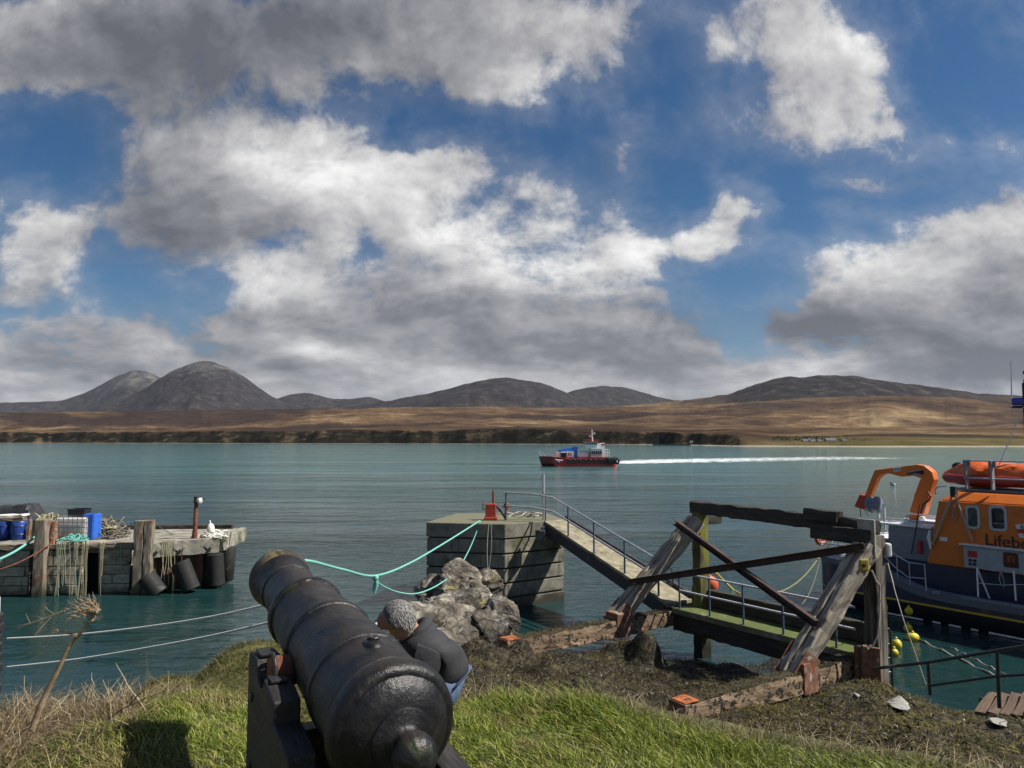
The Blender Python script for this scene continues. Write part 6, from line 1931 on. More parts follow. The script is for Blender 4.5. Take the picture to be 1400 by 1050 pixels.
plate_arm([(1175, 676), (1184.5, 679), (1185.5, 692), (1181, 697), (1167.5, 692.5)], cr_o - .05, cr_o + .40, 'hook_head', plain('crane_red', (.40, .035, .02), .5))
m = MB(); m.prism([BL(u, v, cr_o - .04) for u, v in ((1221.5, 640), (1231.5, 638.5), (1232, 643.5), (1222, 645))], (0, .02, 0)); pl_ = m.build('maker_plate', white_gel, boat)
for k_ in range(3):
    u = 1223.2 + 3.1 * k_
    m = MB(); m.prism([BL(u, 640.6 - k_ * .4, cr_o - .047), BL(u + 2.1, 640.3 - k_ * .4, cr_o - .047), BL(u + 2.1, 643.6 - k_ * .4, cr_o - .047), BL(u, 643.9 - k_ * .4, cr_o - .047)], (0, .006, 0)); m.build('plate_mark', plain('mark_grey', (.16, .16, .18), .5), pl_)
m = MB(); m.prism([BL(u, v, cr_o - .035) for u, v in ((1239, 646), (1246, 643.5), (1258, 643), (1262, 645.5), (1258, 649.5), (1248, 648.5))], (0, .016, 0)); m.build('arm_recess', plain('recess_grey', (.33, .36, .40), .5), boat)
m = MB(); m.tube([BL(1240, 648, cr_o - .06), BL(1262, 644, cr_o - .06)], .035, 8); m.tube([BL(1252, 645.5, cr_o - .06), BL(1262, 647.5, cr_o - .06)], .05, 8); m.build('ram', black_p, boat, smooth=True)
m = MB(); m.tube([BL(1268, 672, cr_o - .1), BL(1272, 678, cr_o - .15), BL(1270, 684, cr_o - .1), BL(1262, 690, cr_o - .1), BL(1259, 702, cr_o - .1)], .035, 8); m.build('hydraulic_hose', black_p, boat, smooth=True)
m = MB(); m.tube([BL(1176, 695, cr_o + .1), BL(1177, 707, cr_o + .1)], .018, 6); m.tube([BL(1181, 695, cr_o + .1), BL(1188, 706, cr_o + .1)], .02, 6); m.build('crane_wire', wire_mat, boat, smooth=True)
m = MB(); m.lathe([(0, .34), (.10, .34), (.14, .26), (.5, .24), (.51, 0)], (BL(1253, 705, cr_o + .2).x, cr_o + .2, 2.75), (0, 0, 1), 24); m.build('crane_base', crane_orange, boat, smooth=True)
m = MB(); m.tube([BL(1279, 676, 1.2), BL(1279, 668, 1.2), BL(1283, 665, 1.2), BL(1296, 664, 1.2)], .03, 8); m.build('roof_rail', boat_rail, boat, smooth=True)

# mast and whip aerials
mt_ = BL(1406, 640, 2.4)
m = MB(); m.tube([Vector((mt_.x, 2.4, 4.9)), Vector((mt_.x, 2.4, 7.9))], [.07, .05], 10); m.build('mast', black_p, boat, smooth=True)
c = BL(1392.5, 549, 2.4)
m = MB(); m.box(c, (.34, .30, .24)); m.build('blue_lamp', plain('blue_lamp_glass', (.012, .02, .30), .2), boat, bevel=.05)
m = MB(); m.box(c + Vector((.25, 0, -.18)), (.9, .12, .08)); m.tube([c + Vector((.1, 0, -.2)), c + Vector((.45, 0, -.5))], .03, 6); m.tube([c + Vector((.28, 0, .1)), c + Vector((.28, 0, 1.0))], .04, 6); m.build('mast_bracket', black_p, boat, bevel=.01)
m = MB(); m.box(c + Vector((.32, 0, .62)), (.16, .5, .2)); m.box(c + Vector((.30, 0, .95)), (.22, .2, .12)); m.build('radar', black_p, boat, bevel=.03)
a, b = BL(1383.5, 556, 2.3), BL(1382, 494, 2.3)
m = MB(); m.tube([a, b], [.028, .014], 6); m.build('aerial', boat_rail, boat, smooth=True)
a, b = BL(1366, 636, 1.9), BL(1399, 556, 2.3)
m = MB(); m.tube([a + Vector((0, 0, -.4)), a, a.lerp(b, .5), b], [.03, .022, .016, .012], 6); m.build('aerial', boat_rail, boat, smooth=True)

# ------------------------------------------------------------------ inflatable boat in its cradle on the cabin roof
def bw(v):
    return BO + bX * v.x + bY * v.y + Vector((0, 0, v.z))


ib_o = 1.7
tail_, nose_ = BL(1283, 661, ib_o + .3), BL(1412, 655, ib_o + .3)
rib = thing('inflatable_boat', 'orange covered inflatable boat lashed on the lifeboat roof', 'inflatable boat', bw(Vector((3.3, 2.4, 4.28))), rotz=BROT)
off_ = Vector((3.3, 2.4, 4.28))
cov = material('orange_boat_cover', [(0.3, (0.55, 0.085, 0.010)), (0.7, (0.70, 0.14, 0.02))], scale=4, rough=.38, bump=.9, bscale=5, bdist=.05)
x0, x1 = tail_.x - off_.x, 2.6
m = MB(); V, Q = [], []
nu_, nv_ = 44, 22
for i in range(nu_ + 1):
    f_ = i / nu_
    x = x0 + (x1 - x0) * f_
    w_ = .86 * min(1, (f_ / .24) ** .7 + .02) * min(1, ((1 - f_) / .12) ** .5 + .05)
    hh = (.46 + .10 * math.sin(f_ * 9) * .5) * min(1, (f_ / .20) ** .75 + .03) * min(1, ((1 - f_) / .1) ** .5 + .1)
    zc = .52 + .02 * math.sin(f_ * 14)
    for j in range(nv_):
        a = 2 * math.pi * j / nv_
        wr = 1 + .05 * math.sin(a * 5 + f_ * 23) + .03 * math.sin(a * 9 - f_ * 41)
        yy = math.copysign(abs(math.cos(a)) ** .7, math.cos(a)) * w_ * wr
        zz = math.copysign(abs(math.sin(a)) ** .8, math.sin(a)) * hh * wr * (1 if math.sin(a) > 0 else .8)
        V.append((x, yy, zc + zz))
for i in range(nu_):
    for j in range(nv_):
        Q.append((i * nv_ + j, i * nv_ + (j + 1) % nv_, (i + 1) * nv_ + (j + 1) % nv_, (i + 1) * nv_ + j))
Q += [tuple(range(nv_))[::-1], tuple(nu_ * nv_ + j for j in range(nv_))]
m.add(V, Q); m.build('cover', cov, rib, smooth=True)
m = MB(); m.tube([(x0 + .05, .0, .42), (x0 + .45, -.62, .40), (x0 + 1.1, -.86, .38), (x1 - .6, -.86, .38)], [.10, .17, .19, .19], 14); m.build('side_tube', plain('dark_red_tube', (.26, .02, .015), .45), rib, smooth=True)
ot = BL(1311, 638, ib_o + .5) - off_
m = MB(); m.sphere(ot, .19, 16, 10, (1.2, .8, .85)); m.box(ot + Vector((-.03, 0, -.22)), (.20, .2, .3)); m.build('outboard_motor', black_p, rib, bevel=.04)
grey_strap = plain('cradle_grey', (.22, .23, .25), .5)
for u in (1322, 1357):
    p_ = BL(u, 652, .95) - off_
    m = MB(); m.bar((p_.x, p_.y, .12), (p_.x, p_.y, 1.06), .05, .20, (0, 1, 0)); m.box((p_.x, p_.y + .02, .95), (.22, .05, .22)); m.build('cradle_post', grey_strap, rib, bevel=.01)
for z in (1.05, .48):
    m = MB(); m.tube([(BL(1322, 650, .95).x - off_.x - .1, .95 - off_.y, z), (2.5, .95 - off_.y, z)], .025, 8); m.build('cradle_rail', boat_rail, rib, smooth=True)
m = MB(); m.box((BL(1350, 650, 1.5).x - off_.x + .6, .0, .05), (3.4, 1.7, .08)); m.build('cradle_bed', grey_strap, rib, bevel=.01)

# lifebuoy on the stern rail
lbp = bw(Vector((-2.98, .32, 2.36)))
lb = thing('lifebuoy', 'orange and white lifebuoy hanging on the stern rail of the lifeboat', 'lifebuoy', lbp)
m = MB(); m.torus(lbp, bX + Vector((0, -.35, 0)), .27, .075, 28, 10); m.build('ring', plain('buoy_orange', (.66, .13, .04), .5), lb, smooth=True)
axl = (bX + Vector((0, -.35, 0))).normalized()
for k_ in range(4):
    a0 = k_ * math.pi / 2 + .55
    MB().torus(lbp, axl, .27, .080, 6, 10, a0, a0 + .32).build('band', white_gel, lb, smooth=True)

# mooring lines of the lifeboat
sp_ = bw(Vector((-2.9, .15, 1.75)))
tag(MB().tube(sag(sp_, P(1062, 806, 22.5) + Vector((0, 0, -.1)), .25), .026, 8).build('mooring_rope', plain('olive_rope', (.16, .17, .08), .9), None, smooth=True), 'olive mooring rope drooping from the lifeboat stern toward the walkway', 'rope')
tag(MB().tube(sag(sp_, P(1096, 826, 22.0), .3), .014, 6).build('mooring_rope', plain('thin_olive', (.14, .15, .10), .9), None, smooth=True), 'thin second line hanging from the lifeboat stern', 'rope')
tag(MB().tube([P(1214, 770, 15.9), P(1224, 810, 15.2), P(1236, 850, 14.8), P(1266, 936, 14.4)], .012, 6).build('mooring_rope', rope_grey, None, smooth=True), 'straight pale line running from the second jetty post down to the black railing', 'rope')
tag(MB().tube([bw(Vector((-.3, .05, 1.5))), P(1222, 800, 16.5), P(1212, 770, 15.8)], .012, 6).build('mooring_rope', rope_grey, None, smooth=True), 'short pale line from the lifeboat side to the second jetty post', 'rope')
f0_, f1_ = G(1257, 874, .03), G(1362, 924, .03)
tag(MB().tube([f0_.lerp(f1_, i / 12) + Vector((0, 0, .03 * math.sin(i * 1.9) - .015)) for i in range(13)], .028, 6).build('floating_line', rope_grey, None, smooth=True), 'pale line floating on the dark water below the lifeboat', 'rope')
f0_, f1_ = G(1300, 884, .02), G(1376, 922, .02)
tag(MB().tube([f0_.lerp(f1_, i / 12) + Vector((0, 0, .03 * math.sin(i * 2.3) - .02)) for i in range(13)], .020, 6).build('floating_line', rope_grey, None, smooth=True), 'fainter second line floating to the right of the first', 'rope')

# yellow floats and the orange buoy
yel = material('yellow_float', [(0.3, (0.50, 0.38, 0.015)), (0.7, (0.66, 0.55, 0.03))], scale=5, rough=.5, bump=.2)
for (u, v, r_, sc, lab) in ((1242.5, 835.5, .115, (.9, .9, 1.0), 'small yellow float nearest the lifeboat, highest of the floats'), (1241.5, 859, .115, (1, 1, 1), 'round orange yellow float just above the largest one'),
                            (1248, 871.5, .155, (1.15, .9, .85), 'largest bright yellow float out on the water'), (1225.5, 881, .15, (.95, .9, 1.0), 'bright yellow float beside the foot of the second jetty post'),
                            (1222.5, 892, .12, (.9, .9, .9), 'yellow float half hidden behind the boarding ladder')):
    c = G(u, v, .08) if v > 840 else P(u, v, 23.9)
    o = thing('float', lab, 'float', (c.x, c.y, 0), 'yellow floats beside the jetty')
    m = MB(); m.sphere(c, r_ * c.y / 23.0 * 1.15, 18, 12, sc); m.build('ball', yel, o, smooth=True)
    m = MB(); m.lathe([(0, .03), (.04, .035), (.06, .02), (.065, 0)], c + Vector((0, 0, r_ * c.y / 23.0 * 1.1 * sc[2])), (0, 0, 1), 10); m.build('eye', yel, o, smooth=True)
c = G(972, 800, .18)
o = thing('buoy', 'orange mooring buoy with a yellow rope floating behind the walkway', 'buoy', (c.x, c.y, 0))
m = MB(); m.lathe([(-.35, .05), (-.3, .16), (-.1, .28), (.1, .30), (.26, .24), (.36, .12), (.42, .08), (.46, 0)], c, (-.25, 0, 1), 22); m.build('body', plain('buoy_red', (.62, .10, .03), .5), o, smooth=True)
tag(MB().tube([P(968, 781, c.y), P(980, 784, c.y), P(990, 795, c.y), P(1003, 807, c.y + .1), G(1012, 812, .02)], .045, 8).build('buoy_rope', plain('yellow_rope', (.45, .40, .06), .8), None, smooth=True), 'yellow rope trailing from the orange buoy into the water', 'rope')
# a bird resting on the sound
c = G(1221, 662.5, .08)
o = thing('seabird', 'tiny dark and white seabird floating far out under the crane arm', 'bird', (c.x, c.y, 0))
m = MB(); m.sphere(c, .20, 14, 8, (1.7, .8, .62)); m.sphere(c + Vector((-.30, 0, .24)), .10, 10, 8, (1.2, 1, 1)); m.tube([c + Vector((-.24, 0, .0)), c + Vector((-.30, 0, .22))], .07, 8); m.tube([c + Vector((-.4, 0, .23)), c + Vector((-.52, 0, .21))], [.03, .01], 6)
m.build('body', plain('bird_black', (.02, .02, .022), .6), o, smooth=True)
m = MB(); m.sphere(c + Vector((.14, -.03, .02)), .17, 12, 8, (1.1, .85, .6)); m.build('wing', white_gel, o, smooth=True)

# ------------------------------------------------------------------ black railing and wooden steps at lower right
rl = thing('railing', 'black iron pipe railing along the shore at lower right', 'railing', P(1270, 945, 14.2))
ir = plain('railing_black', (.020, .030, .030), .45, scale=20, dirt=(.12, .13, .12))
A = P(1195, 914, 15.0); Bq = P(1268, 905.5, 14.3); Cq = P(1364, 889.5, 13.2); Dq = P(1420, 880.5, 12.7)
m = MB(); m.tube([A, Bq, Cq, Dq, P(1480, 871, 12.2)], .032, 10); m.build('top_rail', ir, rl, smooth=True)
m = MB(); m.tube([P(1270, 937.5, 14.3), P(1363, 924.5, 13.2), P(1420, 921, 12.7), P(1480, 916, 12.2)], .026, 10); m.build('mid_rail', ir, rl, smooth=True)
for (u, v0, v1, Y) in ((1269, 905, 950, 14.3), (1363.5, 889, 968, 13.2), (1470, 874, 985, 12.3)):
    m = MB(); m.tube([P(u, v0, Y), P(u + 3, v1, Y)], .034, 10); m.build('post', ir, rl, smooth=True)
steptim = material('brown_step_timber', [(0.3, (0.06, 0.036, 0.022)), (0.5, (0.11, 0.07, 0.045)), (0.7, (0.19, 0.13, 0.085))], scale=3, rough=.85, bump=.8, bscale=9, bdist=.015, stretch=(.4, 6, 6))
st = thing('steps', 'weathered brown timber steps going down to the water at the right edge', 'steps', P(1400, 965, 13.4))
for i in range(6):
    a = P(1344 + i * 17, 977 + i * 1.2, 13.6 - i * .22); b = a + Vector((.75, .75, .10))
    timber('tread', a, b, .26, .07, steptim, st, seed=130 + i)
for s_ in (0, 1):
    o2 = Vector((.45, .75, .06)) * s_
    timber('stringer', P(1346, 988, 13.7) + o2, P(1450, 995, 12.5) + o2, .08, .26, steptim, st, seed=150 + s_)


# ------------------------------------------------------------------ the red workboat out on the sound
FY = 166.0
fb = thing('workboat', 'small red working ferry with white wheelhouse and blue deck crane crossing the sound', 'boat', P(790, 637, FY) * 1.0)
fb.location.z = 0


def W(u, v, dy=0.0):
    p_ = P(u, v, FY)
    return Vector((p_.x, p_.y + dy, p_.z))


ferry_red = plain('ferry_red', (.42, .018, .022), .45, dirt=(.25, .02, .02))
ferry_shade_rail = plain('ferry_bow_shade_rail_red', (.13, .012, .014), .5)
ferry_white = plain('ferry_white', (.74, .74, .73), .45, dirt=(.5, .48, .45))
ferry_blue = plain('ferry_crane_blue', (.02, .13, .50), .45)
ferry_black = plain('ferry_black', (.014, .014, .016), .6)
ferry_grey = plain('ferry_grey', (.36, .39, .42), .5)
WB = 3.0
m = MB(); V, Q = [], []
stns = [(736.5, 624, 0.15), (741, 623.6, .45), (748, 623.6, .78), (755, 623.8, .95), (762, 625.3, 1.0), (772, 626.4, 1.0), (800, 626.6, 1.0), (825, 625.8, 1.0), (838, 625.2, .96), (841, 625.4, .85)]
for i, (u, v, bfrac) in enumerate(stns):
    top = W(u, v); bot_u = u if i > 3 else u + (5.5 - i * 1.6)
    lo = W(bot_u, 637)
    hb = WB * bfrac; hl = WB * max(bfrac - .35 * (i < 4), .06)
    V += [(lo.x, FY - hl, -.4), (lo.x * .5 + top.x * .5, FY - hb * .97, .7), (top.x, FY - hb, top.z), (top.x, FY + hb, top.z), (lo.x * .5 + top.x * .5, FY + hb * .97, .7), (lo.x, FY + hl, -.4)]
for i in range(len(stns) - 1):
    for j in range(6):
        Q.append((i * 6 + j, i * 6 + (j + 1) % 6, (i + 1) * 6 + (j + 1) % 6, (i + 1) * 6 + j))
Q += [tuple(range(6))[::-1], tuple((len(stns) - 1) * 6 + j for j in range(6))]
m.add(V, Q); hl_ = m.build('hull', ferry_red, fb, bevel=.03)
hl_.data.materials.append(ferry_shade_rail)
xb = W(757, 630).x - fb.location.x
for pl in hl_.data.polygons:
    if pl.center.x < xb:
        pl.material_index = 1  # bow faces take a darker red, its shade put into the colour
m = MB()
for (u0, u1, v) in ((757, 772, 625.2), (772, 841, 625.2)):
    a, b = W(u0, v, -WB - .05), W(u1, v, -WB - .05); m.bar(a, b, .12, .16)
m.build('rubbing_rail', ferry_shade_rail, fb)
for i, u in enumerate((776, 783, 790, 797, 804, 811, 818, 823)):
    c = W(u, 630.3 - .12 * i * .2, -WB - .16)
    m = MB(); m.torus(c, (0, 1, 0), .42, .17, 16, 6); m.build('side_tyre', ferry_black, fb, smooth=True)
for u in (828, 832, 836, 840):
    c = W(u, 629.6, -WB - .2)
    m = MB(); m.torus(c, (0.2, 1, 0), .56, .24, 18, 8); m.build('side_tyre', ferry_black, fb, smooth=True)


def wbox(u0, u1, v0, v1, d0, d1, nm, mt, parent=None, bev=.04):
    a, b = W(u0, v1), W(u1, v0)
    m = MB(); m.box(((a.x + b.x) / 2, FY + (d0 + d1) / 2, (a.z + b.z) / 2), (b.x - a.x, d1 - d0, b.z - a.z))
    return m.build(nm, mt, parent or fb, bevel=bev)


dk = wbox(806, 822, 613.5, 626, -2.1, 2.1, 'deckhouse', ferry_grey)
for u in (807.3, 810.2, 813.1, 816, 819):
    wbox(u, u + 1.9, 616.5, 620.5, -2.14, -2.09, 'window', ferry_black, dk, 0)
wh = wbox(799, 816, 604.5, 613.4, -1.9, 1.9, 'wheelhouse', ferry_white)
for i in range(6):
    wbox(800 + i * 2.6, 801.9 + i * 2.6, 605.2, 607.6, -1.94, -1.89, 'window', ferry_black, wh, 0)
for d in (-1.3, -.3, .7):
    a = W(799, 606.4); m = MB(); m.box((a.x - .02, FY + d + .2, a.z), (.05, .7, .42)); m.build('window', ferry_black, wh)
wbox(798, 818, 603.3, 604.4, -2.1, 2.1, 'wheelhouse_roof', ferry_red)
wbox(815.5, 820.5, 606.2, 613.3, -1.5, 1.5, 'after_cabin', ferry_white)
fn = wbox(821.3, 825.7, 605.6, 625.5, -1.2, .4, 'funnel', ferry_white); wbox(821.2, 825.8, 607, 609, -1.23, .43, 'band', ferry_red, fn, 0)
m = MB()
for v in (614.5, 618.5, 622):
    a, b = W(826, v, -1.9), W(831.5, v, -1.9); m.tube([a, b, b + Vector((0, 3.8, 0)), a + Vector((0, 3.8, 0))], .05, 6)
for u in (826.5, 829, 831.4):
    m.tube([W(u, 613.5, -1.9), W(u, 626, -1.9)], .05, 6)
m.build('after_rails', ferry_white, fb)
m = MB()
for v in (601.3,):
    a, b = W(799, v, -1.8), W(818, v, -1.8); m.tube([a, b, b + Vector((0, 3.6, 0)), a + Vector((0, 3.6, 0)), a], .04, 6)
for u in (799.5, 803, 806.5, 813, 817.5):
    m.tube([W(u, 601.3, -1.8), W(u, 604, -1.8)], .04, 6)
m.build('top_rails', ferry_red, fb)
m = MB(); m.tube([W(810, 604), W(809.6, 595), W(809.3, 587)], [.20, .13, .05], 8); m.tube([W(806.5, 596.5), W(809.5, 599)], .08, 6); m.tube([W(813, 592.5), W(809.5, 594)], .07, 6); m.box(W(808, 596), (.9, .25, .18)); m.box(W(812.8, 592.5), (.3, .25, .45)); m.build('mast', ferry_white, fb, smooth=True)
m = MB(); m.bar(W(787, 612), W(787, 627), .7, .7); m.bar(W(788.5, 612.4), W(762, 617.2), .55, .75); m.bar(W(786, 614.5), W(776, 617.8), .4, .4); m.box(W(787, 612.8), (1.0, .9, .9)); m.build('deck_crane', ferry_blue, fb, bevel=.05)
tkm = MB(); ca, cb_ = W(789.2, 623, -.4), W(804.8, 623, -.4); tkm.lathe([(0, .5), (.12, .95), (.3, 1.08), ((cb_ - ca).length - .3, 1.08), ((cb_ - ca).length - .12, .95), ((cb_ - ca).length, .5)], ca, cb_ - ca, 20)
van = tkm.build('white_cargo_tank', ferry_white, fb, smooth=True)
m = MB(); m.box(W(797, 617.3, -.4), (.5, .5, .3)); m.build('hatch', ferry_grey, van, bevel=.03)
m = MB(); m.box(W(797, 627.6, -.4), (2.4, 1.7, .5)); m.build('tank_cradle', ferry_black, fb, bevel=.03)
wbox(774.5, 782.5, 617.5, 625.8, -1.4, .6, 'white_crate', ferry_white); wbox(776.5, 778, 618.5, 623, -1.43, -1.39, 'crate_gap', ferry_black); wbox(779.6, 780.8, 618.5, 623, -1.43, -1.39, 'crate_gap', ferry_black)
wbox(766.5, 773.5, 619, 626.2, -1.0, 1.0, 'dark_crate', ferry_black); wbox(766.3, 773.7, 618, 619, -1.05, 1.05, 'crate_top', ferry_white)
wbox(759.5, 764, 617.8, 624, -.8, .8, 'yellow_box', plain('ferry_cream', (.62, .60, .42), .6))
m = MB(); m.tube([W(736.8, 617.5), W(739, 621), W(741, 624)], .06, 6); m.tube([W(741, 618.5, -1), W(745, 623.5, -2)], .05, 6); m.tube([W(736.8, 617.5), W(741, 618.5, -1), W(752, 621.5, -2.4), W(756, 624, -2.7)], .04, 6); m.build('bow_rail', ferry_grey, fb, smooth=True)
m = MB(); m.tube([W(757, 624), W(762, 630, -3.1), W(764, 631, -3.1)], .12, 6); m.tube([W(758, 628, -3.05), W(768, 629, -3.1)], .10, 6); m.build('bow_marking', ferry_white, fb)

# wake and bow wave: broken foam lying on the water
def foam_material():
    m = bpy.data.materials.new('foam'); m.use_nodes = True
    k = NT(m.node_tree); out = k.n('ShaderNodeOutputMaterial')
    b = k.n('ShaderNodeBsdfDiffuse'); b.inputs[0].default_value = (.80, .84, .85, 1)
    t = k.n('ShaderNodeBsdfTransparent')
    at = k.n('ShaderNodeAttribute'); at.attribute_name = 'cover'
    geo = k.n('ShaderNodeNewGeometry')
    n1 = k.noise(k.vec('MULTIPLY', geo.outputs['Position'], (.35, .55, 0)), 1.0, 7, .65, .4)
    d = k.math('ADD', at.outputs['Fac'], k.math('MULTIPLY', k.math('SUBTRACT', n1, .5), 3.2))
    mx = k.n('ShaderNodeMixShader'); k.l(k.maprange(d, .25, .95, 0, .9), mx.inputs[0]); k.l(t.outputs[0], mx.inputs[1]); k.l(b.outputs[0], mx.inputs[2]); k.l(mx.outputs[0], out.inputs[0])
    return m


foam_m = foam_material()


def foam(name, center, widths, cover, label=None):
    """a strip of foam following points on the water; cover fades to its edges"""
    n = len(center); K = 8
    V, Q, A = [], [], []
    for i, (c, w, cv) in enumerate(zip(center, widths, cover)):
        d = (center[min(i + 1, n - 1)] - center[max(i - 1, 0)]); nrm_ = Vector((-d.y, d.x, 0)).normalized()
        for j in range(K + 1):
            f_ = j / K * 2 - 1
            V.append(c + nrm_ * f_ * w + Vector((0, 0, .03 + .10 * (1 - f_ * f_) * cv))); A.append(cv * (1 - abs(f_) ** 2.2))
    for i in range(n - 1):
        for j in range(K):
            Q.append((i * (K + 1) + j, i * (K + 1) + j + 1, (i + 1) * (K + 1) + j + 1, (i + 1) * (K + 1) + j))
    me = new_mesh(name, V, Q, True)
    at = me.attributes.new('cover', 'FLOAT', 'POINT'); at.data.foreach_set('value', A)
    return tag(link(name, me, foam_m), kind='stuff')


cs, ws, cv = [], [], []
for i in range(60):
    f_ = i / 59
    u = 838 + 380 * f_ ** 1.15; v = 634.0 - 9.5 * f_ ** .9 - .5 * math.sin(f_ * 5)
    c = G(u, v, 0); cs.append(c); ws.append(7.0 + 15.0 * min(1, f_ * 3)); cv.append((.98 - .50 * f_ ** .7) * (1 if f_ < .9 else (1 - f_) * 10))
foam('wake', cs, ws, cv)
cs = [G(u, 637.2 - .25 * math.sin((u - 733) / 34), 0) for u in range(733, 846, 3)]
foam('bow_wave', cs, [1.6 + .9 * math.sin(i / 6) for i in range(len(cs))], [min(1, .35 + i / 8) * .95 for i in range(len(cs))])

# ------------------------------------------------------------------ houses and a small landing on the far shore
wall_w = plain('whitewash', (.62, .61, .58), .8, dirt=(.45, .44, .40)); slate = plain('slate', (.07, .072, .08), .7)
win_d = plain('house_window', (.02, .022, .028), .2)
HS = [(1103, 607.2, 9, 3.0, 2.2, wall_w, 'white cottage leftmost of the houses on the far shore'), (1112, 607.4, 7, 3.0, 2.0, wall_w, 'small pale cottage beside the leftmost one on the far shore'),
      (1121, 606.4, 5, 2.6, 1.8, plain('grey_stone_house', (.22, .21, .20), .85), 'little grey stone house among the trees of the far shore'),
      (1137, 606.8, 14, 3.4, 2.4, plain('grey_harling', (.36, .36, .37), .85), 'long grey house on the far shore, largest of the group'), (1156, 605.4, 7, 2.2, 1.3, plain('buff_wall', (.48, .44, .34), .85), 'low buff building at the right end of the far houses'),
      (921, 607.6, 4, 2.6, 1.5, wall_w, 'small white building at the head of the far landing'), (934, 607.4, 5, 2.6, 1.6, plain('pale_shed', (.50, .48, .44), .8), 'pale shed just right of the small white building at the far landing'),
      (946, 607.6, 4, 2.4, 1.4, wall_w, 'tiny white hut at the right end of the far landing')]
for (u, v, wpx, eh, rh, wm, lab) in HS:
    Yh = float(shore_y(np.array([float(u)]))[0]) + (58 if u > 1000 else 20)
    c = P(u, v, Yh); wd_ = wpx * Yh / F; dpt = 5.2
    zg = c.z
    o = thing('cottage', lab, 'house', (c.x, c.y, zg), 'buildings on the far shore')
    m = MB(); m.box((c.x, c.y + dpt / 2, zg + eh / 2 - 1.5), (wd_, dpt, eh + 3)); wl = m.build('wall', wm, o)
    m = MB(); m.prism([(c.x - wd_ / 2 - .2, c.y - .25, zg + eh), (c.x - wd_ / 2 - .2, c.y + dpt + .25, zg + eh), (c.x - wd_ / 2 - .2, c.y + dpt / 2, zg + eh + rh)], (wd_ + .4, 0, 0)); rf = m.build('roof', slate, o)
    for s in (-1, 1):
        MB().box((c.x + s * (wd_ / 2 - .6), c.y + dpt / 2, zg + eh + rh + .3), (.7, .8, 1.2)).build('chimney', wm, rf)
    nw = max(2, int(wd_ / 2.2))
    for i in range(nw):
        MB().box((c.x - wd_ / 2 + wd_ * (i + .5) / nw, c.y - .02, zg + eh * .55), (.8, .08, 1.1)).build('window', win_d, wl)
ld = thing('landing', 'low dark stone landing slip on the far shore', 'jetty', P(930, 610, 820)); yl = float(shore_y(np.array([930.0]))[0])
a, b = P(895, 608.6, yl - 16), P(968, 608.6, yl - 20)
m = MB(); m.prism([(a.x, a.y, -1), (b.x, b.y, -1), (b.x, b.y + 12, -1), (a.x, a.y + 12, -1)], (0, 0, 2.4)); m.build('quay', plain('dark_quay', (.045, .042, .036), .9), ld)
for i in range(9):
    c = a.lerp(b, (i + .5) / 9); MB().box((c.x, c.y - .15, .2), (.5, .4, 3.0)).build('pile', plain('quay_pile', (.02, .018, .015), .9), ld)

# dark scrub trees and bushes about the far houses
bush_m = leaf_mat('far_scrub', [(0.0, (.012, .014, .006)), (0.6, (.032, .034, .014)), (1.0, (.075, .062, .028))], transl=.05)
bV, bQ = [], []
n = 460
cu = np.concatenate([rng.normal(1110, 26, n // 2), rng.normal(1140, 30, n // 4), rng.uniform(1010, 1090, n // 4)])
yy = np.array(shore_y(cu)) + rng.uniform(66, 150, len(cu))
xx = (cu - CX) / F * yy
base = np.stack([xx, yy, np.interp(yy - shore_y(cu), [0, 40, 160], [1, 4.5, 10.5])], -1)
tag(strands('scrub', base, rng.uniform(.8, 2.6, len(cu)), rng.uniform(1.0, 2.6, len(cu)), rng.normal(0, .5, (len(cu), 2)), bush_m, segs=2), kind='stuff')


# ------------------------------------------------------------------ bare shrub and dead stems at the lower left
twig = material('bare_twig_bark', [(0.3, (.16, .11, .065)), (0.5, (.30, .215, .13)), (0.7, (.46, .36, .24))], scale=20, rough=.85, bump=.6, bscale=60, bdist=.003, extras=[((.12, .08, .05), 6, .56, .70)])
dark_twig = material('dark_twig_bark', [(0.3, (.020, .015, .011)), (0.7, (.07, .052, .038))], scale=20, rough=.9, bump=.5, bscale=60, bdist=.003)
sh = thing('dead_shrub', 'leaning bare shrub stem with a tuft of dead twigs at its top over the water', 'shrub', P(40, 1012, 4.75))
SY = 4.7
trunk = [(30, 1040), (46, 990), (60, 955), (72, 930), (84, 906), (96, 880), (108, 868), (118, 856), (126, 848), (130, 842)]
pts = [P(u, v, SY + .002 * i) for i, (u, v) in enumerate(trunk)]
MB().tube(pts, [.024, .021, .019, .0165, .0145, .0125, .011, .0095, .008, .006], 10).build('trunk', twig, sh, smooth=True)
rq = random.Random(5)


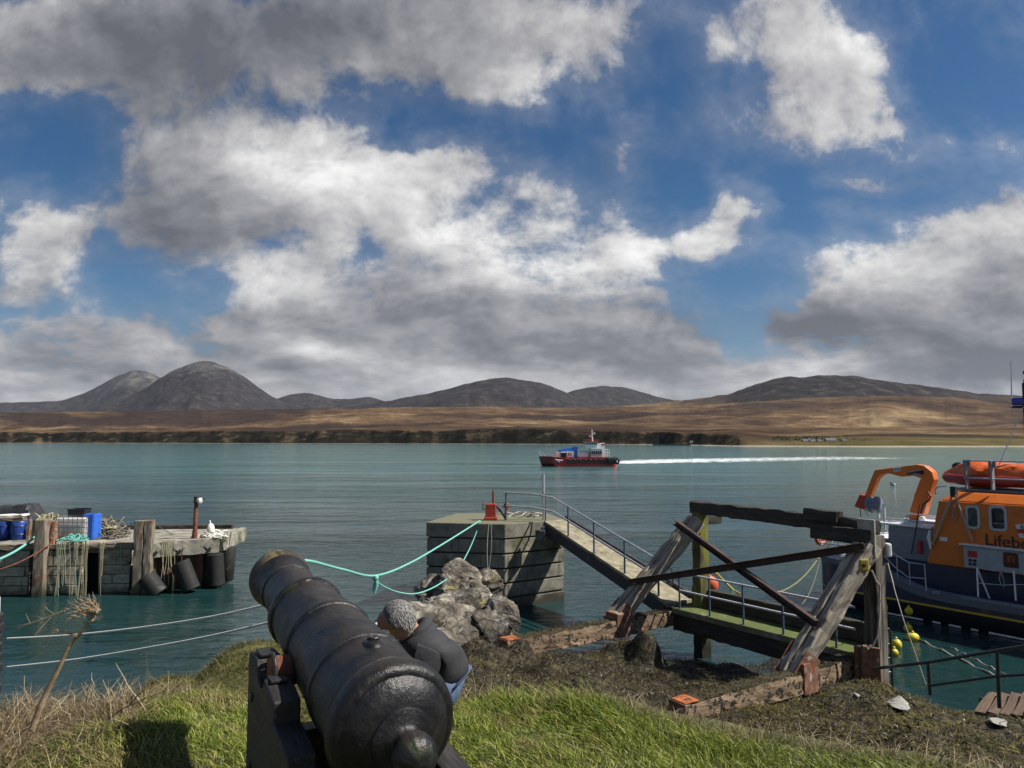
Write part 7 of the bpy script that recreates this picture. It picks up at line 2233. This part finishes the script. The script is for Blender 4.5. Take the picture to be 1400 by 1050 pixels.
def twigs(start, target, n, spread, r0, mt, parent, nm='twig', kids=3):
    m = MB()
    for i in range(n):
        a = Vector(start) + Vector((rq.uniform(-.01, .01),) * 3)
        b = Vector(target) + Vector((rq.uniform(-1, 1), rq.uniform(-1, 1), rq.uniform(-.8, .8))) * spread
        pp = [a]
        for t in (.25, .5, .75, 1.0):
            pp.append(a.lerp(b, t) + Vector((rq.uniform(-1, 1), rq.uniform(-1, 1), rq.uniform(-1, 1))) * spread * .16)
        m.tube(pp, [r0, r0 * .85, r0 * .65, r0 * .45, r0 * .2], 5)
        for _ in range(kids):
            j = rq.randint(1, 3); q0_ = pp[j]
            d = (b - a).normalized() + Vector((rq.uniform(-1, 1), rq.uniform(-1, 1), rq.uniform(-1, 1))) * .9
            L_ = (b - a).length * rq.uniform(.2, .45)
            m.tube([q0_, q0_ + d.normalized() * L_ * .5 + Vector((rq.uniform(-.01, .01), 0, rq.uniform(-.01, .01))), q0_ + d.normalized() * L_], [r0 * .5, r0 * .4, r0 * .15], 4)
    return m.build(nm, mt, parent, smooth=True)


tip = P(133, 838, SY + .02)
twigs(tip, P(104, 832, SY), 12, .085, .0042, twig, sh, 'twig_tuft', 5)
twigs(P(135, 836, SY), P(118, 820, SY), 8, .065, .0036, twig, sh, 'twig_tuft', 4)
twigs(P(92, 833, SY), P(26, 858, SY + .1), 2, .02, .004, twig, sh, 'long_twig', 3)
twigs(P(108, 868, SY), P(84, 862, SY), 4, .04, .003, twig, sh, 'side_twig', 4)
twigs(P(126, 848, SY), P(134, 848, SY), 4, .03, .003, twig, sh, 'side_twig', 2)
STEMS = [((48, 1000), (30, 925), twig, 'pale stem with forked top left of the leaning shrub'), ((62, 985), (92, 948), rope_straw, 'straight pale stalk leaning right of the shrub'), ((110, 985), (128, 925), twig, 'broken pale stem at the right of the leaning shrub'),
         ((155, 990), (142, 928), rope_straw, 'tall bleached stalk standing alone over the water'), ((200, 972), (158, 907), rope_straw, 'longest bleached stalk slanting left over the water'), ((150, 985), (202, 940), dark_twig, 'dark bare twig slanting right over the bank edge'),
         ((128, 960), (126, 917), rope_straw, 'short bleached stalk beside the tuft of stems'), ((98, 985), (74, 950), rope_straw, 'thin bent stalk behind the leaning shrub'), ((10, 1048), (100, 1000), dark_twig, 'dark arching twig low in the dead grass'), ((5, 1030), (46, 985), dark_twig, 'dark twig at the foot of the leaning shrub'),
         ((20, 1000), (5, 960), dark_twig, 'dark tangled twig at the left edge below the tyres'), ((0, 1045), (92, 1020), dark_twig, 'lowest dark twig lying across the dead grass')]
for (a, b, mt, lab) in STEMS:
    Ys = 4.9 + rq.uniform(-.25, .35)
    A, B = P(a[0], a[1], Ys), P(b[0], b[1], Ys + rq.uniform(-.15, .15))
    pp = [A.lerp(B, t) + Vector((rq.uniform(-1, 1), rq.uniform(-1, 1), rq.uniform(-1, 1))) * .014 for t in (0, .25, .5, .75, 1)]
    m = MB(); m.tube(pp, [.0045, .004, .0036, .003, .0014], 6)
    for _ in range(4 if mt is not rope_straw else 0):
        j = rq.randint(1, 3); d = (B - A).normalized() + Vector((rq.uniform(-1, 1), rq.uniform(-1, 1), rq.uniform(-1, 1))) * .8
        m.tube([pp[j], pp[j] + d * .04, pp[j] + d * rq.uniform(.07, .13)], [.0035, .003, .001], 4)
    tag(m.build('stem', mt, None, smooth=True), lab, 'plant', 'dead stems on the bank')
# a mat of fine dead twigs
n = 2600
x = rng.uniform(-4.6, -2.6, n); y = rng.uniform(4.2, 5.6, n); z = ground_z(x, y)
tag(strands('dead_twigs', np.stack([x, y, z], -1), rng.uniform(.06, .24, n), rng.uniform(.003, .006, n), rng.normal(0, 1.3, (n, 2)), leaf_mat('dead_twig_fibres', [(0, (.05, .035, .022)), (.5, (.15, .105, .065)), (1, (.34, .27, .17))], transl=0.05), segs=4, curl=.18), kind='stuff')
# dry stalks behind the turf on the right
for (u, v, du, hh) in ((652, 930, -8, 32), (668, 934, 4, 28), (683, 936, 9, 30), (692, 938, 5, 26)):
    A = P(u, v + 22, 6.1); A.z = gz(A.x, A.y); B = P(u + du, v - hh + 10, 6.1)
    tag(MB().tube([A, A.lerp(B, .5) + Vector((.01, 0, 0)), B], [.004, .003, .0012], 5).build('stalk', rope_straw, None, smooth=True), 'thin bleached stalk standing at the edge of the turf right of the cannon', 'plant', 'dry stalks at the edge of the turf')


def build_boulders():
    # u, v of the middle, depth, width and height in pixels
    L = [
        (637, 792, 24.0, 62, 46, 'high grey boulder on the spit below the mooring line, against the stone pier'),
        (664, 800, 24.3, 60, 40, 'dark rounded boulder against the lower corner of the stone pier'),
        (613, 806, 23.6, 60, 44, 'brown boulder with yellow lichen at the seaward tip of the spit'),
        (640, 828, 22.5, 92, 54, 'pale streaked boulder in the middle of the spit'),
        (606, 830, 21.8, 62, 40, 'flat dark boulder on the water side of the spit'),
        (685, 846, 21.6, 52, 72, 'steep ribbed boulder on the right side of the spit beside open water'),
        (628, 862, 20.3, 80, 62, 'large brown boulder with a bleached upper ledge'),
        (672, 866, 20.3, 56, 58, 'weathered grey boulder beside the end of the rusty base beam'),
        (572, 848, 17.5, 84, 58, 'sloping striped slab of rock behind the head of the crouching person'),
        (598, 890, 15.2, 62, 62, 'grey boulder at the back of the crouching person'),
        (556, 876, 16.5, 60, 60, 'smooth rock between the cannon and the spit'),
        (655, 818, 23.0, 40, 30, 'small wedge of rock lodged between larger boulders'),
        (590, 800, 24.2, 44, 26, 'low black wet rock at the outer end of the spit'),
    ]
    for i, (u, v, Y, w, h, lab) in enumerate(L):
        c = P(u, v, Y)
        boulder(c, (w * Y / F * 1.30, w * Y / F * 1.15, h * Y / F * 1.35), 100 + i * 7, lab, rot=(random.Random(i).uniform(-.2, .2), random.Random(i + 50).uniform(-.25, .25), random.Random(i).uniform(0, 6)))
    rs = random.Random(9)
    for i in range(16):
        u, v, Y = rs.choice([(600, 872, 18.5), (640, 884, 18.6), (695, 872, 20.4), (618, 842, 21.2), (655, 842, 21.6), (576, 826, 21.0), (586, 815, 22.6), (668, 886, 19.0), (560, 850, 17.2)])
        c = P(u + rs.uniform(-12, 12), v + rs.uniform(-6, 8), Y - .3)
        k_ = rs.uniform(.22, .48)
        boulder(c, (k_ * 1.4, k_, k_ * .8), 700 + i * 3, 'fist to bucket sized rubble stone wedged among the boulders of the spit', group='rubble stones of the spit', name='rubble_stone')
    S = [(1226, 964, 12.6, 52, 12, 'white flat slab of stone lying on the weedy slope'), (1262, 955, 12.9, 40, 7, 'long narrow pale stone beside the flat white slab'),
         (1364, 991, 11.4, 34, 8, 'pale bare stone showing through the weed near the steps'), (1172, 955, 13.0, 14, 9, 'small pale cobble in yellow green weed')]
    for i, (u, v, Y, w, h, lab) in enumerate(S):
        c = P(u, v, Y)
        c = hit(u, v); Y = c.y
        c.z += 0.03
        boulder(c, (w * Y / F, w * Y / F * .75, h * Y / F * .75), 500 + i * 3, lab, slab_mat, 'bare pale stones on the foreshore', name='stone')


build_boulders()


# ------------------------------------------------------------------ the air over the sound
def build_haze():
    m = bpy.data.materials.new('sea_air'); m.use_nodes = True
    k = NT(m.node_tree); out = k.n('ShaderNodeOutputMaterial')
    v = k.n('ShaderNodeVolumePrincipled')
    v.inputs['Color'].default_value = (.78, .86, 1.0, 1)
    v.inputs['Density'].default_value = HAZE_DENSITY
    v.inputs['Anisotropy'].default_value = 0.2
    k.l(v.outputs[0], out.inputs['Volume'])
    mb = MB(); mb.box((0, 7000, 498), (29000, 14400, 1004))
    tag(mb.build('haze', m, None, loc=(0, 7000, -4)), kind='stuff')


HAZE_DENSITY = 1.7e-5
build_haze()
